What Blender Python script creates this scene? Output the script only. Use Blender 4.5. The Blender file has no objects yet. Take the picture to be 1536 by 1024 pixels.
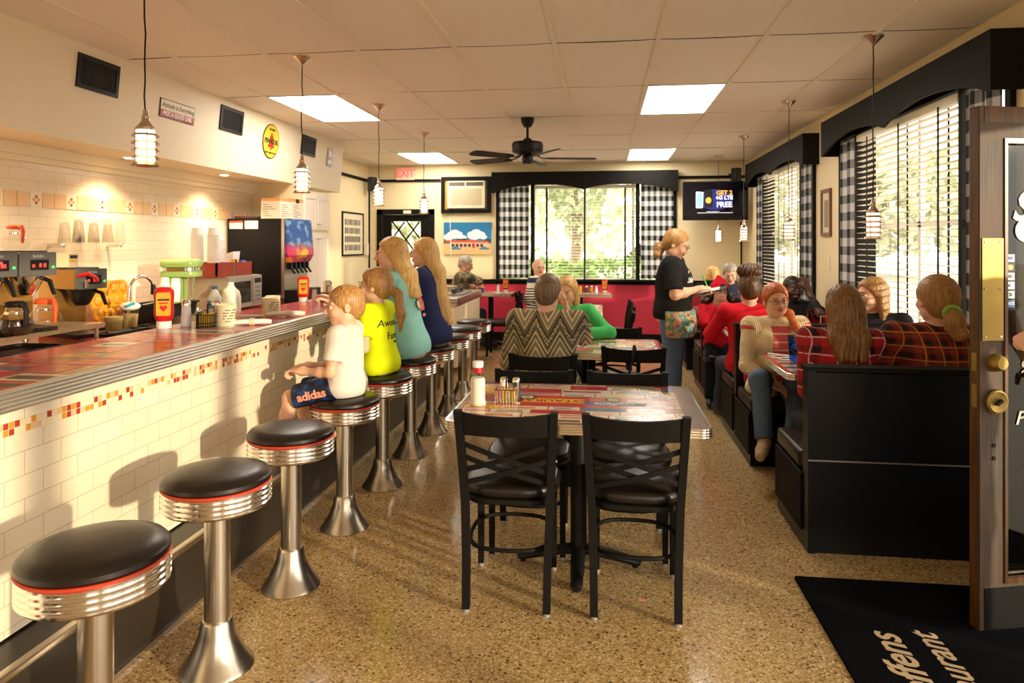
import bpy, math, random
import numpy as np
from mathutils import Vector, Matrix, Euler
random.seed(7)
S = bpy.context.scene
COL = S.collection
PI = math.pi
# ---------------------------------------------------------------- camera
FPX = 1050.0; CAMH = 1.5
YAW = math.atan(137.0/FPX)
cam = bpy.data.objects.new('camera', bpy.data.cameras.new('camera'))
COL.objects.link(cam); S.camera = cam
cam.location = (0, 0, CAMH); cam.rotation_euler = (PI/2, 0, YAW)
cam.data.sensor_width = 36.0; cam.data.lens = FPX/1536*36
cam.data.shift_y = -(512-366)/1536.0
cam.data.clip_start = 0.02; cam.data.clip_end = 300
cam.data.dof.use_dof = True; cam.data.dof.focus_distance = 3.0; cam.data.dof.aperture_fstop = 5.6
# ---------------------------------------------------------------- view
S.view_settings.view_transform = 'Standard'; S.view_settings.look = 'None'
S.view_settings.gamma = 1.0; S.view_settings.use_curve_mapping = False
S.view_settings.exposure = -0.17
# ---------------------------------------------------------------- world / sun
W = bpy.data.worlds.new('sky'); S.world = W; W.use_nodes = True
bg = W.node_tree.nodes['Background']; bg.inputs[0].default_value = (1.0, .93, .80, 1); bg.inputs[1].default_value = 5.0
sl = bpy.data.lights.new('sun', 'SUN'); sl.energy = 4.8; sl.angle = math.radians(1.6); sl.color = (1.0, .84, .58)
so = bpy.data.objects.new('sun', sl); COL.objects.link(so)
SUND = Vector((-.84, .50, -.135)).normalized()
so.rotation_euler = SUND.to_track_quat('-Z', 'Y').to_euler(); so.location = (8, -5, 3)
# room measures
XL, XR, YB, YF, ZC = -3.7, 2.12, 10.75, -1.6, 2.74
# ---------------------------------------------------------------- materials
MATS = {}
class N:
    def __init__(s, name):
        s.m = bpy.data.materials.new(name); s.m.use_nodes = True
        s.t = s.m.node_tree; s.b = s.t.nodes['Principled BSDF']
    def n(s, typ, **kw):
        d = s.t.nodes.new(typ)
        for k, v in kw.items():
            if k.startswith('i_'):
                key = k[2:]; key = int(key) if key.isdigit() else key.replace('_', ' ')
                s.set(d.inputs[key], v)
            else: setattr(d, k, v)
        return d
    def set(s, inp, v):
        if hasattr(v, 'is_output') or hasattr(v, 'links'): s.t.links.new(v, inp)
        else:
            if isinstance(v, (tuple, list)) and len(v) == 3 and inp.type == 'RGBA': v = (*v, 1)
            inp.default_value = v
    def math(s, op, a, b=None, c=None):
        d = s.t.nodes.new('ShaderNodeMath'); d.operation = op
        s.set(d.inputs[0], a)
        if b is not None: s.set(d.inputs[1], b)
        if c is not None: s.set(d.inputs[2], c)
        return d.outputs[0]
    def mix(s, f, a, b):
        d = s.t.nodes.new('ShaderNodeMix'); d.data_type = 'RGBA'
        s.set(d.inputs[0], f); s.set(d.inputs[6], a); s.set(d.inputs[7], b); return d.outputs[2]
    def ramp(s, f, stops, const=False):
        d = s.t.nodes.new('ShaderNodeValToRGB'); s.set(d.inputs[0], f); r = d.color_ramp
        if const: r.interpolation = 'CONSTANT'
        while len(r.elements) < len(stops): r.elements.new(.5)
        for e, (p, c) in zip(r.elements, stops): e.position = p; e.color = (*c, 1)
        return d.outputs[0]
    def obj(s):
        d = s.t.nodes.new('ShaderNodeTexCoord'); return d.outputs['Object']
    def sep(s, v):
        d = s.t.nodes.new('ShaderNodeSeparateXYZ'); s.set(d.inputs[0], v); return d.outputs
    def comb(s, x, y, z=0.0):
        d = s.t.nodes.new('ShaderNodeCombineXYZ'); s.set(d.inputs[0], x); s.set(d.inputs[1], y); s.set(d.inputs[2], z); return d.outputs[0]
    def noise(s, v, scale, detail=3.0, rough=.5):
        d = s.t.nodes.new('ShaderNodeTexNoise'); s.set(d.inputs['Vector'], v); d.inputs['Scale'].default_value = scale
        d.inputs['Detail'].default_value = detail; d.inputs['Roughness'].default_value = rough; return d.outputs[0]
    def bump(s, h, strength=.3, dist=.01):
        d = s.t.nodes.new('ShaderNodeBump'); s.set(d.inputs['Height'], h); d.inputs['Strength'].default_value = strength
        d.inputs['Distance'].default_value = dist; s.t.links.new(d.outputs[0], s.b.inputs['Normal'])
    def fin(s, color=None, rough=None, metal=None, **kw):
        if color is not None: s.set(s.b.inputs['Base Color'], color)
        if rough is not None: s.set(s.b.inputs['Roughness'], rough)
        if metal is not None: s.set(s.b.inputs['Metallic'], metal)
        for k, v in kw.items(): s.set(s.b.inputs[k.replace('_', ' ')], v)
        MATS[s.m.name] = s.m; return s.m
def srgb(r, g, b):
    f = lambda c: (c/255/12.92) if c/255 <= .04045 else ((c/255+.055)/1.055)**2.4
    return (f(r), f(g), f(b))
def mat(name, color, rough=.5, metal=0.0, var=.06, nscale=18.0, bump=0.0, **kw):
    """plain material with a little procedural variation"""
    if name in MATS: return MATS[name]
    q = N(name); f = q.noise(q.obj(), nscale, 3)
    c1 = tuple(c*(1-var) for c in color); c2 = tuple(min(1, c*(1+var)) for c in color)
    if bump: q.bump(f, bump, .004)
    return q.fin(q.mix(f, c1, c2), rough, metal, **kw)
def emis(name, color, strength):
    if name in MATS: return MATS[name]
    q = N(name); return q.fin((*color,), .5, 0, Emission_Color=(*color, 1), Emission_Strength=strength)
# basic set
BK = dict(Specular_IOR_Level=.22)
M_black = mat('black_paint', (.008, .007, .007), .42, **BK)
M_blackwood = mat('black_wood', (.008, .007, .006), .62, nscale=30, Specular_IOR_Level=.12)
M_laminate = mat('black_laminate', (.005, .005, .006), .32, **BK)
M_vinyl = mat('black_vinyl', (.010, .007, .005), .32, bump=.12, nscale=40)
M_chrome = mat('chrome', (.86, .82, .76), .13, 1.0, .03)
M_alu = mat('ribbed_aluminium', (.80, .78, .72), .34, 1.0, .04)
M_brushed = mat('brushed_steel', (.56, .50, .42), .26, 1.0, .08)
M_steel = mat('stainless_steel', (.55, .50, .44), .30, 1.0, .05)
M_bronze = mat('nickel_bronze', (.64, .53, .42), .26, 1.0, .05)
M_brass = mat('aged_brass', (.36, .25, .075), .5, 1.0, .22, 12)
M_redpipe = mat('red_piping', srgb(196, 62, 30), .5)
M_white = mat('white_plastic', (.82, .80, .75), .4)
M_cream = mat('cream_paint', srgb(240, 228, 200), .55, var=.02)
M_offwhite = mat('offwhite_paint', srgb(244, 234, 216), .6, var=.02)
M_paper = mat('white_paper', (.85, .83, .78), .7)
M_foam = mat('foam_cup_white', (.86, .84, .79), .6)
M_pinkwall = mat('pink_wall_paint', srgb(214, 58, 84), .5, var=.04, nscale=3)
M_pinkvinyl = mat('coral_vinyl', srgb(206, 40, 60), .38, var=.05, bump=.08)
M_redplastic = mat('red_plastic', srgb(190, 24, 22), .3)
M_orange = mat('orange_plastic', srgb(232, 84, 36), .35)
M_yellow = mat('yellow_plastic', srgb(236, 190, 40), .4)
M_mustard = mat('mustard_tray', srgb(206, 140, 26), .4)
M_green = mat('mint_green_enamel', srgb(150, 184, 100), .3)
M_blue = mat('blue_plastic', srgb(40, 90, 190), .3)
M_darkgrey = mat('dark_grey_plastic', (.045, .045, .045), .4)
M_grey = mat('grey_plastic', (.22, .21, .20), .4)
M_silver = mat('silver_plastic', (.45, .43, .40), .35, .6)
M_cardboard = mat('printed_cardboard', srgb(228, 206, 170), .7)
M_redcrate = mat('red_painted_wood', srgb(150, 52, 34), .55, var=.25, nscale=25)
M_skin = {}
def skin(name, c): 
    if name not in M_skin:
        q = N(name); f = q.noise(q.obj(), 14, 3)
        M_skin[name] = q.fin(q.mix(f, tuple(x*.92 for x in c), tuple(min(1, x*1.05) for x in c)), .5, 0, Subsurface_Weight=.06)
    return M_skin[name]
# glass for panes: mostly clear with a soft reflection
def panemat(name, tint=(1, 1, 1), refl=.08, rough=.02, ior=1.35):
    q = N(name); t = q.t
    tr = t.nodes.new('ShaderNodeBsdfTransparent'); tr.inputs[0].default_value = (*tint, 1)
    gl = t.nodes.new('ShaderNodeBsdfGlossy'); gl.inputs['Roughness'].default_value = rough
    lw = t.nodes.new('ShaderNodeFresnel'); lw.inputs[0].default_value = ior
    gm = t.nodes.new('ShaderNodeNewGeometry'); f = q.math('MULTIPLY', q.math('ADD', lw.outputs[0], refl*.3), q.math('SUBTRACT', 1.0, gm.outputs['Backfacing']))
    mx = t.nodes.new('ShaderNodeMixShader'); t.links.new(f, mx.inputs[0]); t.links.new(tr.outputs[0], mx.inputs[1]); t.links.new(gl.outputs[0], mx.inputs[2])
    t.links.new(mx.outputs[0], t.nodes['Material Output'].inputs[0]); MATS[name] = q.m; return q.m
M_pane = panemat('window_glass')
M_clear = panemat('clear_glass', (.94, .935, .92), .10, .05, 1.32)
M_clearplastic = panemat('clear_plastic', (.80, .79, .74), .3, .15)
M_blueplastic = panemat('translucent_blue_plastic', (.38, .66, 1.0), .2, .1)
# terrazzo
q = N('terrazzo'); o = q.obj()
v1 = q.n('ShaderNodeTexVoronoi', i_Vector=o, i_Scale=150.0); v2 = q.n('ShaderNodeTexVoronoi', i_Vector=o, i_Scale=52.0)
s1 = q.sep(v1.outputs['Color'])[0]
base = q.ramp(s1, [(0, srgb(100, 72, 40)), (.10, srgb(160, 128, 78)), (.45, srgb(188, 157, 103)), (.8, srgb(208, 180, 130)), (.96, srgb(234, 214, 174))])
s2 = q.sep(v2.outputs['Color'])[1]; d2 = v2.outputs['Distance']
chip = q.math('MULTIPLY', q.math('GREATER_THAN', s2, .86), q.math('LESS_THAN', d2, .34))
base = q.mix(q.math('MULTIPLY', chip, .85), base, srgb(58, 38, 20))
big = q.noise(o, 1.1, 4)
base = q.mix(q.math('MULTIPLY', big, .35), base, srgb(150, 112, 60))
M_floor = q.fin(base, q.math('ADD', .07, q.math('MULTIPLY', q.noise(o, 5.0, 4), .16)), 0)
# painted ceiling tile
q = N('ceiling_tile'); o = q.obj(); f = q.noise(o, 260, 2); q.bump(f, .25, .002)
M_ceil = q.fin(q.mix(q.noise(o, .7, 3), srgb(242, 234, 222), srgb(250, 243, 232)), .85, 0)
# subway tile (Y,Z plane)
def subway(name, c1, c2, grout, bw, bh, rough=.22):
    q = N(name); x, y, z = q.sep(q.obj())
    b = q.n('ShaderNodeTexBrick', i_Vector=q.comb(y, z), i_Color1=c1, i_Color2=c2, i_Mortar=grout, i_Scale=1.0, i_Mortar_Size=.0016, i_Mortar_Smooth=.2, i_Bias=0.0)
    b.inputs['Brick Width'].default_value = bw; b.inputs['Row Height'].default_value = bh; b.offset = .5
    q.bump(q.math('SUBTRACT', 1.0, b.outputs['Fac']), .35, .002)
    return q.fin(b.outputs['Color'], rough, 0)
M_countertile = subway('counter_subway_tile', srgb(238, 226, 200), srgb(232, 218, 190), srgb(196, 180, 148), .152, .0765, .3)
M_walltile = subway('wall_subway_tile', srgb(246, 232, 206), srgb(240, 224, 196), srgb(222, 200, 166), .152, .0765, .16)
# mosaic strip 2 cm
q = N('mosaic_strip'); x, y, z = q.sep(q.obj())
fy = q.math('FLOOR', q.math('DIVIDE', y, .0215)); fz = q.math('FLOOR', q.math('DIVIDE', z, .0215))
wn = q.n('ShaderNodeTexWhiteNoise', noise_dimensions='2D', i_Vector=q.comb(fy, fz))
col = q.ramp(wn.outputs[0], [(0, srgb(240, 222, 190)), (.38, srgb(228, 186, 140)), (.55, srgb(214, 150, 46)), (.74, srgb(176, 62, 40)), (.92, srgb(240, 214, 170))], True)
gy = q.math('FRACT', q.math('DIVIDE', y, .0215)); gz = q.math('FRACT', q.math('DIVIDE', z, .0215))
gr = q.math('MAXIMUM', q.math('LESS_THAN', gy, .1), q.math('LESS_THAN', gz, .1))
M_mosaic = q.fin(q.mix(gr, col, srgb(226, 210, 180)), .3, 0)
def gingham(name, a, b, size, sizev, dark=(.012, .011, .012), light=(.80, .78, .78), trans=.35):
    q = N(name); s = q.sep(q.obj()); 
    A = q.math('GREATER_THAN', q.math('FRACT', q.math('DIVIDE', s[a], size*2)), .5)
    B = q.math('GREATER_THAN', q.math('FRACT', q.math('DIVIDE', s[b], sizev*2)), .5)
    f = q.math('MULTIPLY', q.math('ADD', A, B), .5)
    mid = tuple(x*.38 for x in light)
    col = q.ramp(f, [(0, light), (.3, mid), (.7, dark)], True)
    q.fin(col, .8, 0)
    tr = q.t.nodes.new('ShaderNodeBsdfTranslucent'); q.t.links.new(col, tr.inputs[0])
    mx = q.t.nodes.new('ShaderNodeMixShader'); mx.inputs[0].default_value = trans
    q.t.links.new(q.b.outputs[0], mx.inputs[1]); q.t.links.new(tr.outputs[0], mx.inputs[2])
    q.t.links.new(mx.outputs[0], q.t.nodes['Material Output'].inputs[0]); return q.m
# weathered wood of the entrance door
q = N('weathered_wood'); o = q.obj(); mp = q.n('ShaderNodeMapping', i_Vector=o, i_Scale=(22.0, 22.0, 1.4))
g = q.noise(mp.outputs[0], 3.0, 6, .6); big = q.noise(o, 2.2, 3)
c = q.ramp(g, [(.25, srgb(30, 20, 12)), (.5, srgb(66, 50, 38)), (.75, srgb(96, 76, 58))])
q.bump(g, .4, .003)
M_weather = q.fin(q.mix(q.ramp(big, [(.45, (0, 0, 0)), (.62, (1, 1, 1))]), c, srgb(80, 52, 22)), .6, 0)
q = N('varnished_wood'); o = q.obj(); mp = q.n('ShaderNodeMapping', i_Vector=o, i_Scale=(16.0, 16.0, 1.2)); g = q.noise(mp.outputs[0], 3.0, 5)
M_varnish = q.fin(q.ramp(g, [(.3, srgb(56, 34, 12)), (.7, srgb(104, 66, 24))]), .35, 0)
# ---------------------------------------------------------------- mesh helper
class MB:
    def __init__(s): s.v = []; s.f = []; s.mi = []; s.ms = []
    def m(s, material):
        if material not in s.ms: s.ms.append(material)
        s.cur = s.ms.index(material); return s
    def add(s, vs, fs):
        if not s.ms: s.cur = 0
        b = len(s.v); s.v += [tuple(v) for v in vs]
        for f in fs: s.f.append(tuple(b+i for i in f)); s.mi.append(s.cur)
        return s
    def box(s, x0, x1, y0, y1, z0, z1, M=None):
        vs = [(x, y, z) for x in (x0, x1) for y in (y0, y1) for z in (z0, z1)]
        if M is not None: vs = [M @ Vector(v) for v in vs]
        return s.add(vs, [(0, 1, 3, 2), (4, 6, 7, 5), (0, 4, 5, 1), (2, 3, 7, 6), (0, 2, 6, 4), (1, 5, 7, 3)])
    def loft(s, rings, cap=True, closed=True):
        n = len(rings[0]); vs = [p for r in rings for p in r]; fs = []
        for i in range(len(rings)-1):
            for j in range(n if closed else n-1):
                a = i*n+j; b = i*n+(j+1) % n; fs.append((a, b, b+n, a+n))
        if cap and closed: fs.append(tuple(range(n))[::-1]); fs.append(tuple((len(rings)-1)*n+j for j in range(n)))
        return s.add(vs, fs)
    def cyl(s, a, b, ra, rb=None, n=16):
        rb = ra if rb is None else rb; a = Vector(a); b = Vector(b); d = (b-a).normalized()
        u = d.orthogonal().normalized(); w = d.cross(u)
        R = lambda c, r: [c+u*r*math.cos(2*PI*i/n)+w*r*math.sin(2*PI*i/n) for i in range(n)]
        return s.loft([R(a, ra), R(b, rb)])
    def tube(s, pts, r, n=10, sy=1.0, up=(0, 0, 1)):
        """tube along pts; r number or list; sy flattens across"""
        pts = [Vector(p) for p in pts]; rings = []; rr = r if isinstance(r, (list, tuple)) else [r]*len(pts)
        prev = None
        for i, p in enumerate(pts):
            d = (pts[min(i+1, len(pts)-1)]-pts[max(i-1, 0)]).normalized()
            if prev is None:
                u = Vector(up).cross(d)
                if u.length < 1e-4: u = Vector((1, 0, 0)).cross(d)
                if u.length < 1e-4: u = Vector((0, 1, 0)).cross(d)
                u.normalize()
            else: u = (prev - d*prev.dot(d)).normalized()
            prev = u; w = d.cross(u)
            rings.append([p+u*rr[i]*math.cos(2*PI*k/n)+w*rr[i]*sy*math.sin(2*PI*k/n) for k in range(n)])
        return s.loft(rings)
    def lathe(s, prof, c=(0, 0, 0), n=32, cap=True):
        rings = [[(c[0]+r*math.cos(2*PI*i/n), c[1]+r*math.sin(2*PI*i/n), c[2]+z) for i in range(n)] for r, z in prof]
        return s.loft(rings, cap)
    def ell(s, c, r, n=16, m=10, M=None):
        rings = []
        for i in range(1, m):
            a = PI*i/m; rings.append([Vector((r[0]*math.sin(a)*math.cos(2*PI*j/n), r[1]*math.sin(a)*math.sin(2*PI*j/n), -r[2]*math.cos(a))) for j in range(n)])
        if M is not None: rings = [[M @ p for p in q] for q in rings]
        return s.loft([[p+Vector(c) for p in q] for q in rings])
    def prism(s, pts, axis, a, b):
        """2D outline pts extruded along axis 'x','y','z' from a to b"""
        def P(p, t): return {'x': (t, p[0], p[1]), 'y': (p[0], t, p[1]), 'z': (p[0], p[1], t)}[axis]
        return s.loft([[P(p, a) for p in pts], [P(p, b) for p in pts]])
    def rbox(s, x0, x1, y0, y1, z0, z1, r, n=5, axis='z', tb=0.0):
        """box with rounded vertical corners; tb rounds top and bottom edges"""
        def ring(ins, z):
            pts = []
            X0, X1, Y0, Y1 = {'z': (x0, x1, y0, y1), 'x': (y0, y1, z0, z1), 'y': (x0, x1, z0, z1)}[axis]
            rr = max(r-ins, .0005)
            for cx, cy, a0 in ((X1-r, Y1-r, 0), (X0+r, Y1-r, 90), (X0+r, Y0+r, 180), (X1-r, Y0+r, 270)):
                for i in range(n+1):
                    a = math.radians(a0+90*i/n); pts.append((cx+rr*math.cos(a), cy+rr*math.sin(a)))
            return [{'z': (p[0], p[1], z), 'x': (z, p[0], p[1]), 'y': (p[0], z, p[1])}[axis] for p in pts]
        A, B = {'z': (z0, z1), 'x': (x0, x1), 'y': (y0, y1)}[axis]
        if tb: 
            lv = [(tb*(1-math.cos(a)), tb*(1-math.sin(a))) for a in (PI/2, PI/3, PI/6, 0)]
            rs = [ring(i if i < r else r*.99, A+z) for (z, i) in [(0, tb), (tb*.13, tb*.5), (tb*.5, tb*.13), (tb, 0)]]
            rs += [ring(i if i < r else r*.99, B-z) for (z, i) in [(tb, 0), (tb*.5, tb*.13), (tb*.13, tb*.5), (0, tb)]]
            return s.loft(rs)
        return s.loft([ring(0, A), ring(0, B)])
    def build(s, name, material=None, parent=None, smooth=True, loc=None, rot=None, ang=35):
        me = bpy.data.meshes.new(name); me.from_pydata(s.v, [], s.f)
        ms = s.ms if s.ms else [material or M_white]
        for mm in ms: me.materials.append(mm)
        if s.ms: me.polygons.foreach_set('material_index', s.mi)
        import bmesh
        bm = bmesh.new(); bm.from_mesh(me); bmesh.ops.recalc_face_normals(bm, faces=bm.faces); bm.to_mesh(me); bm.free()
        if smooth:
            me.polygons.foreach_set('use_smooth', [True]*len(me.polygons))
            me.set_sharp_from_angle(angle=math.radians(ang))
        ob = bpy.data.objects.new(name, me); COL.objects.link(ob)
        if parent is not None: ob.parent = parent
        if loc is not None: ob.location = loc
        if rot is not None: ob.rotation_euler = rot
        return ob
def tag(o, label=None, cat=None, group=None, kind=None):
    if label: o['label'] = label
    if cat: o['category'] = cat
    if group: o['group'] = group
    if kind: o['kind'] = kind
    return o
def thing(name, label, cat, loc=(0, 0, 0), rz=0.0, group=None):
    o = bpy.data.objects.new(name, None); COL.objects.link(o); o.location = loc; o.rotation_euler = (0, 0, rz)
    o.empty_display_size = .1
    return tag(o, label, cat, group)
def copy_tree(o, parent=None):
    c = o.copy(); COL.objects.link(c)
    if parent is not None: c.parent = parent
    for ch in list(KIDS.get(o.name, [])) or [x for x in o.children]: copy_tree(ch, c)
    return c
KIDS = {}
def dup(o, loc, rz, label, group=None):
    c = copy_tree(o); c.location = loc; c.rotation_euler = (0, 0, rz); c['label'] = label
    if group: c['group'] = group
    return c
def struct(mb, name, m=None, **kw):
    o = mb.build(name, m, **kw); o['kind'] = 'structure'; return o
def text(body, size, material, parent, loc, rot=(0, 0, 0), name='lettering', shear=0.0, ext=.0006, bold=0.0, sx=1.0, align='CENTER', flip=False):
    cu = bpy.data.curves.new('txt', 'FONT'); cu.body = body; cu.size = size; cu.extrude = ext; cu.shear = shear
    cu.align_x = align; cu.align_y = 'CENTER'; cu.offset = bold; cu.resolution_u = 3; cu.space_line = .8
    t = bpy.data.objects.new('txt', cu); COL.objects.link(t)
    dg = bpy.context.evaluated_depsgraph_get(); dg.update()
    me = bpy.data.meshes.new_from_object(t.evaluated_get(dg)); bpy.data.objects.remove(t)
    me.materials.clear(); me.materials.append(material)
    if sx != 1.0: me.transform(Matrix.Diagonal((sx, 1, 1, 1)))
    ob = bpy.data.objects.new(name, me); COL.objects.link(ob); ob.location = loc; ob.rotation_euler = rot
    if parent is not None: ob.parent = parent
    return ob
ROT_S = (PI/2, 0, 0)         # text reads facing -Y (towards the camera)
ROT_E = (PI/2, 0, PI/2)      # text reads facing +X
ROT_W = (PI/2, 0, -PI/2)     # text reads facing -X
# ================================================================ SHELL
def holes(mb, u0, u1, z0, z1, hs, put):
    """rectangles of a wall around its holes; put(ua,ub,za,zb) adds a box"""
    us = sorted({u0, u1, *[h[0] for h in hs], *[h[1] for h in hs]}); zs = sorted({z0, z1, *[h[2] for h in hs], *[h[3] for h in hs]})
    for i in range(len(us)-1):
        run = None
        for j in range(len(zs)-1):
            uc = (us[i]+us[i+1])/2; zc = (zs[j]+zs[j+1])/2
            solid = not any(h[0] < uc < h[1] and h[2] < zc < h[3] for h in hs) and u0 < uc < u1 and z0 < zc < z1
            if solid: run = [zs[j], zs[j+1]] if run is None else [run[0], zs[j+1]]
            if (not solid or j == len(zs)-2) and run: put(us[i], us[i+1], *run); run = None
W1 = (-1.60, 1.04, .96, 2.42)          # back window
W2 = (7.42, 9.95, .90, 2.42)           # right wall, far window
W3 = (3.98, 6.55, .90, 2.42)           # right wall, near window
struct(MB().box(XL-.2, XR+.2, YF-.2, YB+.2, -.1, 0), 'floor', M_floor, smooth=False)
# ceiling: sagging tiles between T-bars
TX = [-3.45+.63*i for i in range(10)]; TX = [XL]+[x for x in [-3.45, -2.82, -2.19, -1.56, -.93, -.30, .33, .96, 1.59]]+[XR]
TY = [4.33+1.235*k for k in range(-5, 6)]; TY = [YF]+[y for y in TY if y > YF+.05]+[YB]
LCELL = [(-2.82, 5.565), (.33, 5.565), (-2.82, 9.27), (.33, 9.27)]
cb = MB()
rt = random.Random(3)
for i in range(len(TX)-1):
    for j in range(len(TY)-1):
        x0, x1, y0, y1 = TX[i], TX[i+1], TY[j], TY[j+1]
        if any(abs(x0-a) < .02 and abs(y0-b) < .02 for a, b in LCELL): continue
        n = 5; g = .006; sag = rt.uniform(.004, .011); vs = []; fs = []
        for a in range(n+1):
            for b in range(n+1):
                u = a/n; v = b/n
                vs.append((x0+g*.2+(x1-x0-g*.4)*u, y0+g+(y1-y0-2*g)*v, ZC+.004-sag*(1-(2*u-1)**2)*(.55+.45*(1-(2*v-1)**2))))
        for a in range(n):
            for b in range(n):
                k = a*(n+1)+b; fs.append((k, k+1, k+n+2, k+n+1))
        cb.m(M_ceil).add(vs, fs)
cb.m(mat('plenum_shade', (.01, .008, .006), .9)).box(XL-.2, XR+.2, YF-.2, YB+.2, ZC+.03, ZC+.2)  # slab coloured near-black so the gaps between tiles read as shade
ce = struct(cb, 'ceiling')
tb = MB()
for x in TX[1:-1]: tb.box(x-.012, x+.012, YF, YB, ZC-.006, ZC+.004)
struct(tb, 'trim_1', M_offwhite, smooth=False)
# back wall, two colours
wb = MB(); hs = [W1, (-3.50, -2.70, -.01, 2.0)]
holes(wb, XL-.15, XR+.15, .0, .93, hs, lambda a, b, c, d: wb.m(M_pinkwall).box(a, b, YB, YB+.15, c, d))
holes(wb, XL-.15, XR+.15, .93, ZC+.05, hs, lambda a, b, c, d: wb.m(mat('warm_cream_wall', srgb(238, 220, 176), .6, var=.02)).box(a, b, YB, YB+.15, c, d))
struct(wb, 'wall_back', smooth=False)
M_wcream = MATS['warm_cream_wall']
# left wall
wl = MB(); wl.m(M_walltile).box(XL-.15, XL, YF, 7.03, 0, ZC+.05); wl.m(M_wcream).box(XL-.15, XL, 7.03, YB, 0, ZC+.05)
struct(wl, 'wall_left', smooth=False)
# decor band on the tiles: two orange tiles, one white tile with four little diamonds
bd = MB(); y = 1.15; M_ortile = mat('orange_wall_tile', srgb(240, 200, 150), .2, var=.1, nscale=60); M_whtile = mat('white_wall_tile', srgb(244, 230, 204), .2)
M_dred = mat('red_glaze', srgb(196, 60, 40), .3); M_dyel = mat('amber_glaze', srgb(226, 160, 50), .3)
while y < 6.95:
    for k in range(2): bd.m(M_ortile).box(XL, XL+.004, y+.002+k*.102, y+.1+k*.102, 1.742, 1.842)
    yc = y+.204+.05; bd.m(M_whtile).box(XL, XL+.004, yc-.048, yc+.048, 1.742, 1.842)
    for (dy, dz, mm) in ((0, .02, M_dred), (0, -.02, M_dred), (.02, 0, M_dyel), (-.02, 0, M_dyel)):
        c = (yc+dy, 1.792+dz); r = .0125
        bd.m(mm).prism([(c[0]-r, c[1]), (c[0], c[1]-r), (c[0]+r, c[1]), (c[0], c[1]+r)], 'x', XL+.004, XL+.006)
    y += .306
struct(bd, 'trim_2', smooth=False)
# soffit over the work aisle, with moulding, and the end wall of the alcove
sf = MB(); sf.m(M_cream)
sf.add([(XL, YF, 2.14), (-3.25, YF, 2.14), (-3.19, YF, ZC+.02), (XL, YF, ZC+.02), (XL, 8.35, 2.14), (-3.25, 8.35, 2.14), (-3.19, 8.35, ZC+.02), (XL, 8.35, ZC+.02)],
       [(0, 1, 2, 3), (7, 6, 5, 4), (0, 4, 5, 1), (1, 5, 6, 2), (2, 6, 7, 3), (3, 7, 4, 0)])
struct(sf, 'wall_soffit', smooth=False)
struct(MB().box(XL, XL+.05, YF, 7.03, 2.07, 2.14).box(XL, XL+.025, YF, 7.03, 2.03, 2.07), 'trim_3', M_cream, smooth=False)
struct(MB().box(XL, -3.16, 7.03, 7.07, 0, 2.14), 'wall_alcove', M_wcream, smooth=False)
# right wall: two windows beyond the door, entrance and shop glazing near the camera
D2 = (2.16, 3.12, -.01, 2.06)
G = [(-1.45, -.35, .22, 2.3), (-.27, .80, .22, 2.3), (.88, 2.06, .22, 2.3)]
wr = MB(); hr = [W2, W3, D2]+G
holes(wr, YF, YB, 0, .86, hr, lambda a, b, c, d: wr.m(M_pinkwall).box(XR, XR+.16, a, b, c, d))
holes(wr, YF, YB, .86, ZC+.05, hr, lambda a, b, c, d: wr.m(M_wcream).box(XR, XR+.16, a, b, c, d))
struct(wr, 'wall_right', smooth=False)
GF = [(-2.9, -2.0, .9, 2.1), (.3, 1.7, .3, 2.1)]
wf = MB(); holes(wf, XL-.15, XR+.16, 0, ZC+.05, GF, lambda a, b, c, d: wf.box(a, b, YF-.15, YF, c, d)); struct(wf, 'wall_front', M_cream, smooth=False)
# rails and skirtings
RZ = 2.50
struct(MB().box(XL, -2.53, YB-.03, YB, RZ-.02, RZ+.02).box(1.09, XR, YB-.03, YB, RZ-.02, RZ+.02).box(XL, XL+.03, 8.36, YB, RZ-.02, RZ+.02), 'trim_4', M_blackwood, smooth=False)
struct(MB().box(-2.62, XR, YB-.03, YB, .885, .955).box(-1.72, 1.12, YB-.09, YB, .93, .96), 'trim_5', M_blackwood, smooth=False)
struct(MB().box(-2.62, XR, YB-.02, YB, 0, .14), 'baseboard_back', M_blackwood, smooth=False)
struct(MB().box(XR-.02, XR, 3.2, YB-.03, 0, .14), 'baseboard_right', M_blackwood, smooth=False)
struct(MB().box(XL, XL+.02, 8.36, YB-.03, 0, .14), 'baseboard_left', M_blackwood, smooth=False)
struct(MB().box(XL, XL+.022, YB-.022, YB, .14, RZ-.02).box(2.02, 2.04, YB-.02, YB, .96, 1.83), 'trim_6', M_black, smooth=False)
# ---------------------------------------------------------------- windows
def frame_xz(mb, x0, x1, z0, z1, y0, y1, w):
    mb.box(x0-w, x0, y0, y1, z0-w, z1+w).box(x1, x1+w, y0, y1, z0-w, z1+w).box(x0, x1, y0, y1, z1, z1+w).box(x0, x1, y0, y1, z0-w, z0)
def frame_yz(mb, a0, a1, z0, z1, x0, x1, w):
    mb.box(x0, x1, a0-w, a0, z0-w, z1+w).box(x0, x1, a1, a1+w, z0-w, z1+w).box(x0, x1, a0, a1, z1, z1+w).box(x0, x1, a0, a1, z0-w, z0)
def valance_pts(a, b):
    """outline (u,z) of a valance board with two arches"""
    n = 14; pts = [(a, 2.60), (a, 2.29), (a+.04, 2.29)]; m = (a+b)/2
    for (s, e, ze) in ((a+.04, m, 2.325), (m, b-.04, 2.29)):
        zs = pts[-1][1]
        for i in range(1, n+1):
            t = i/n; base = zs+(ze-zs)*t; pts.append((s+(e-s)*t, base+.10*math.sin(PI*t)**.8))
    return pts+[(b, 2.29), (b, 2.60)]
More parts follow.
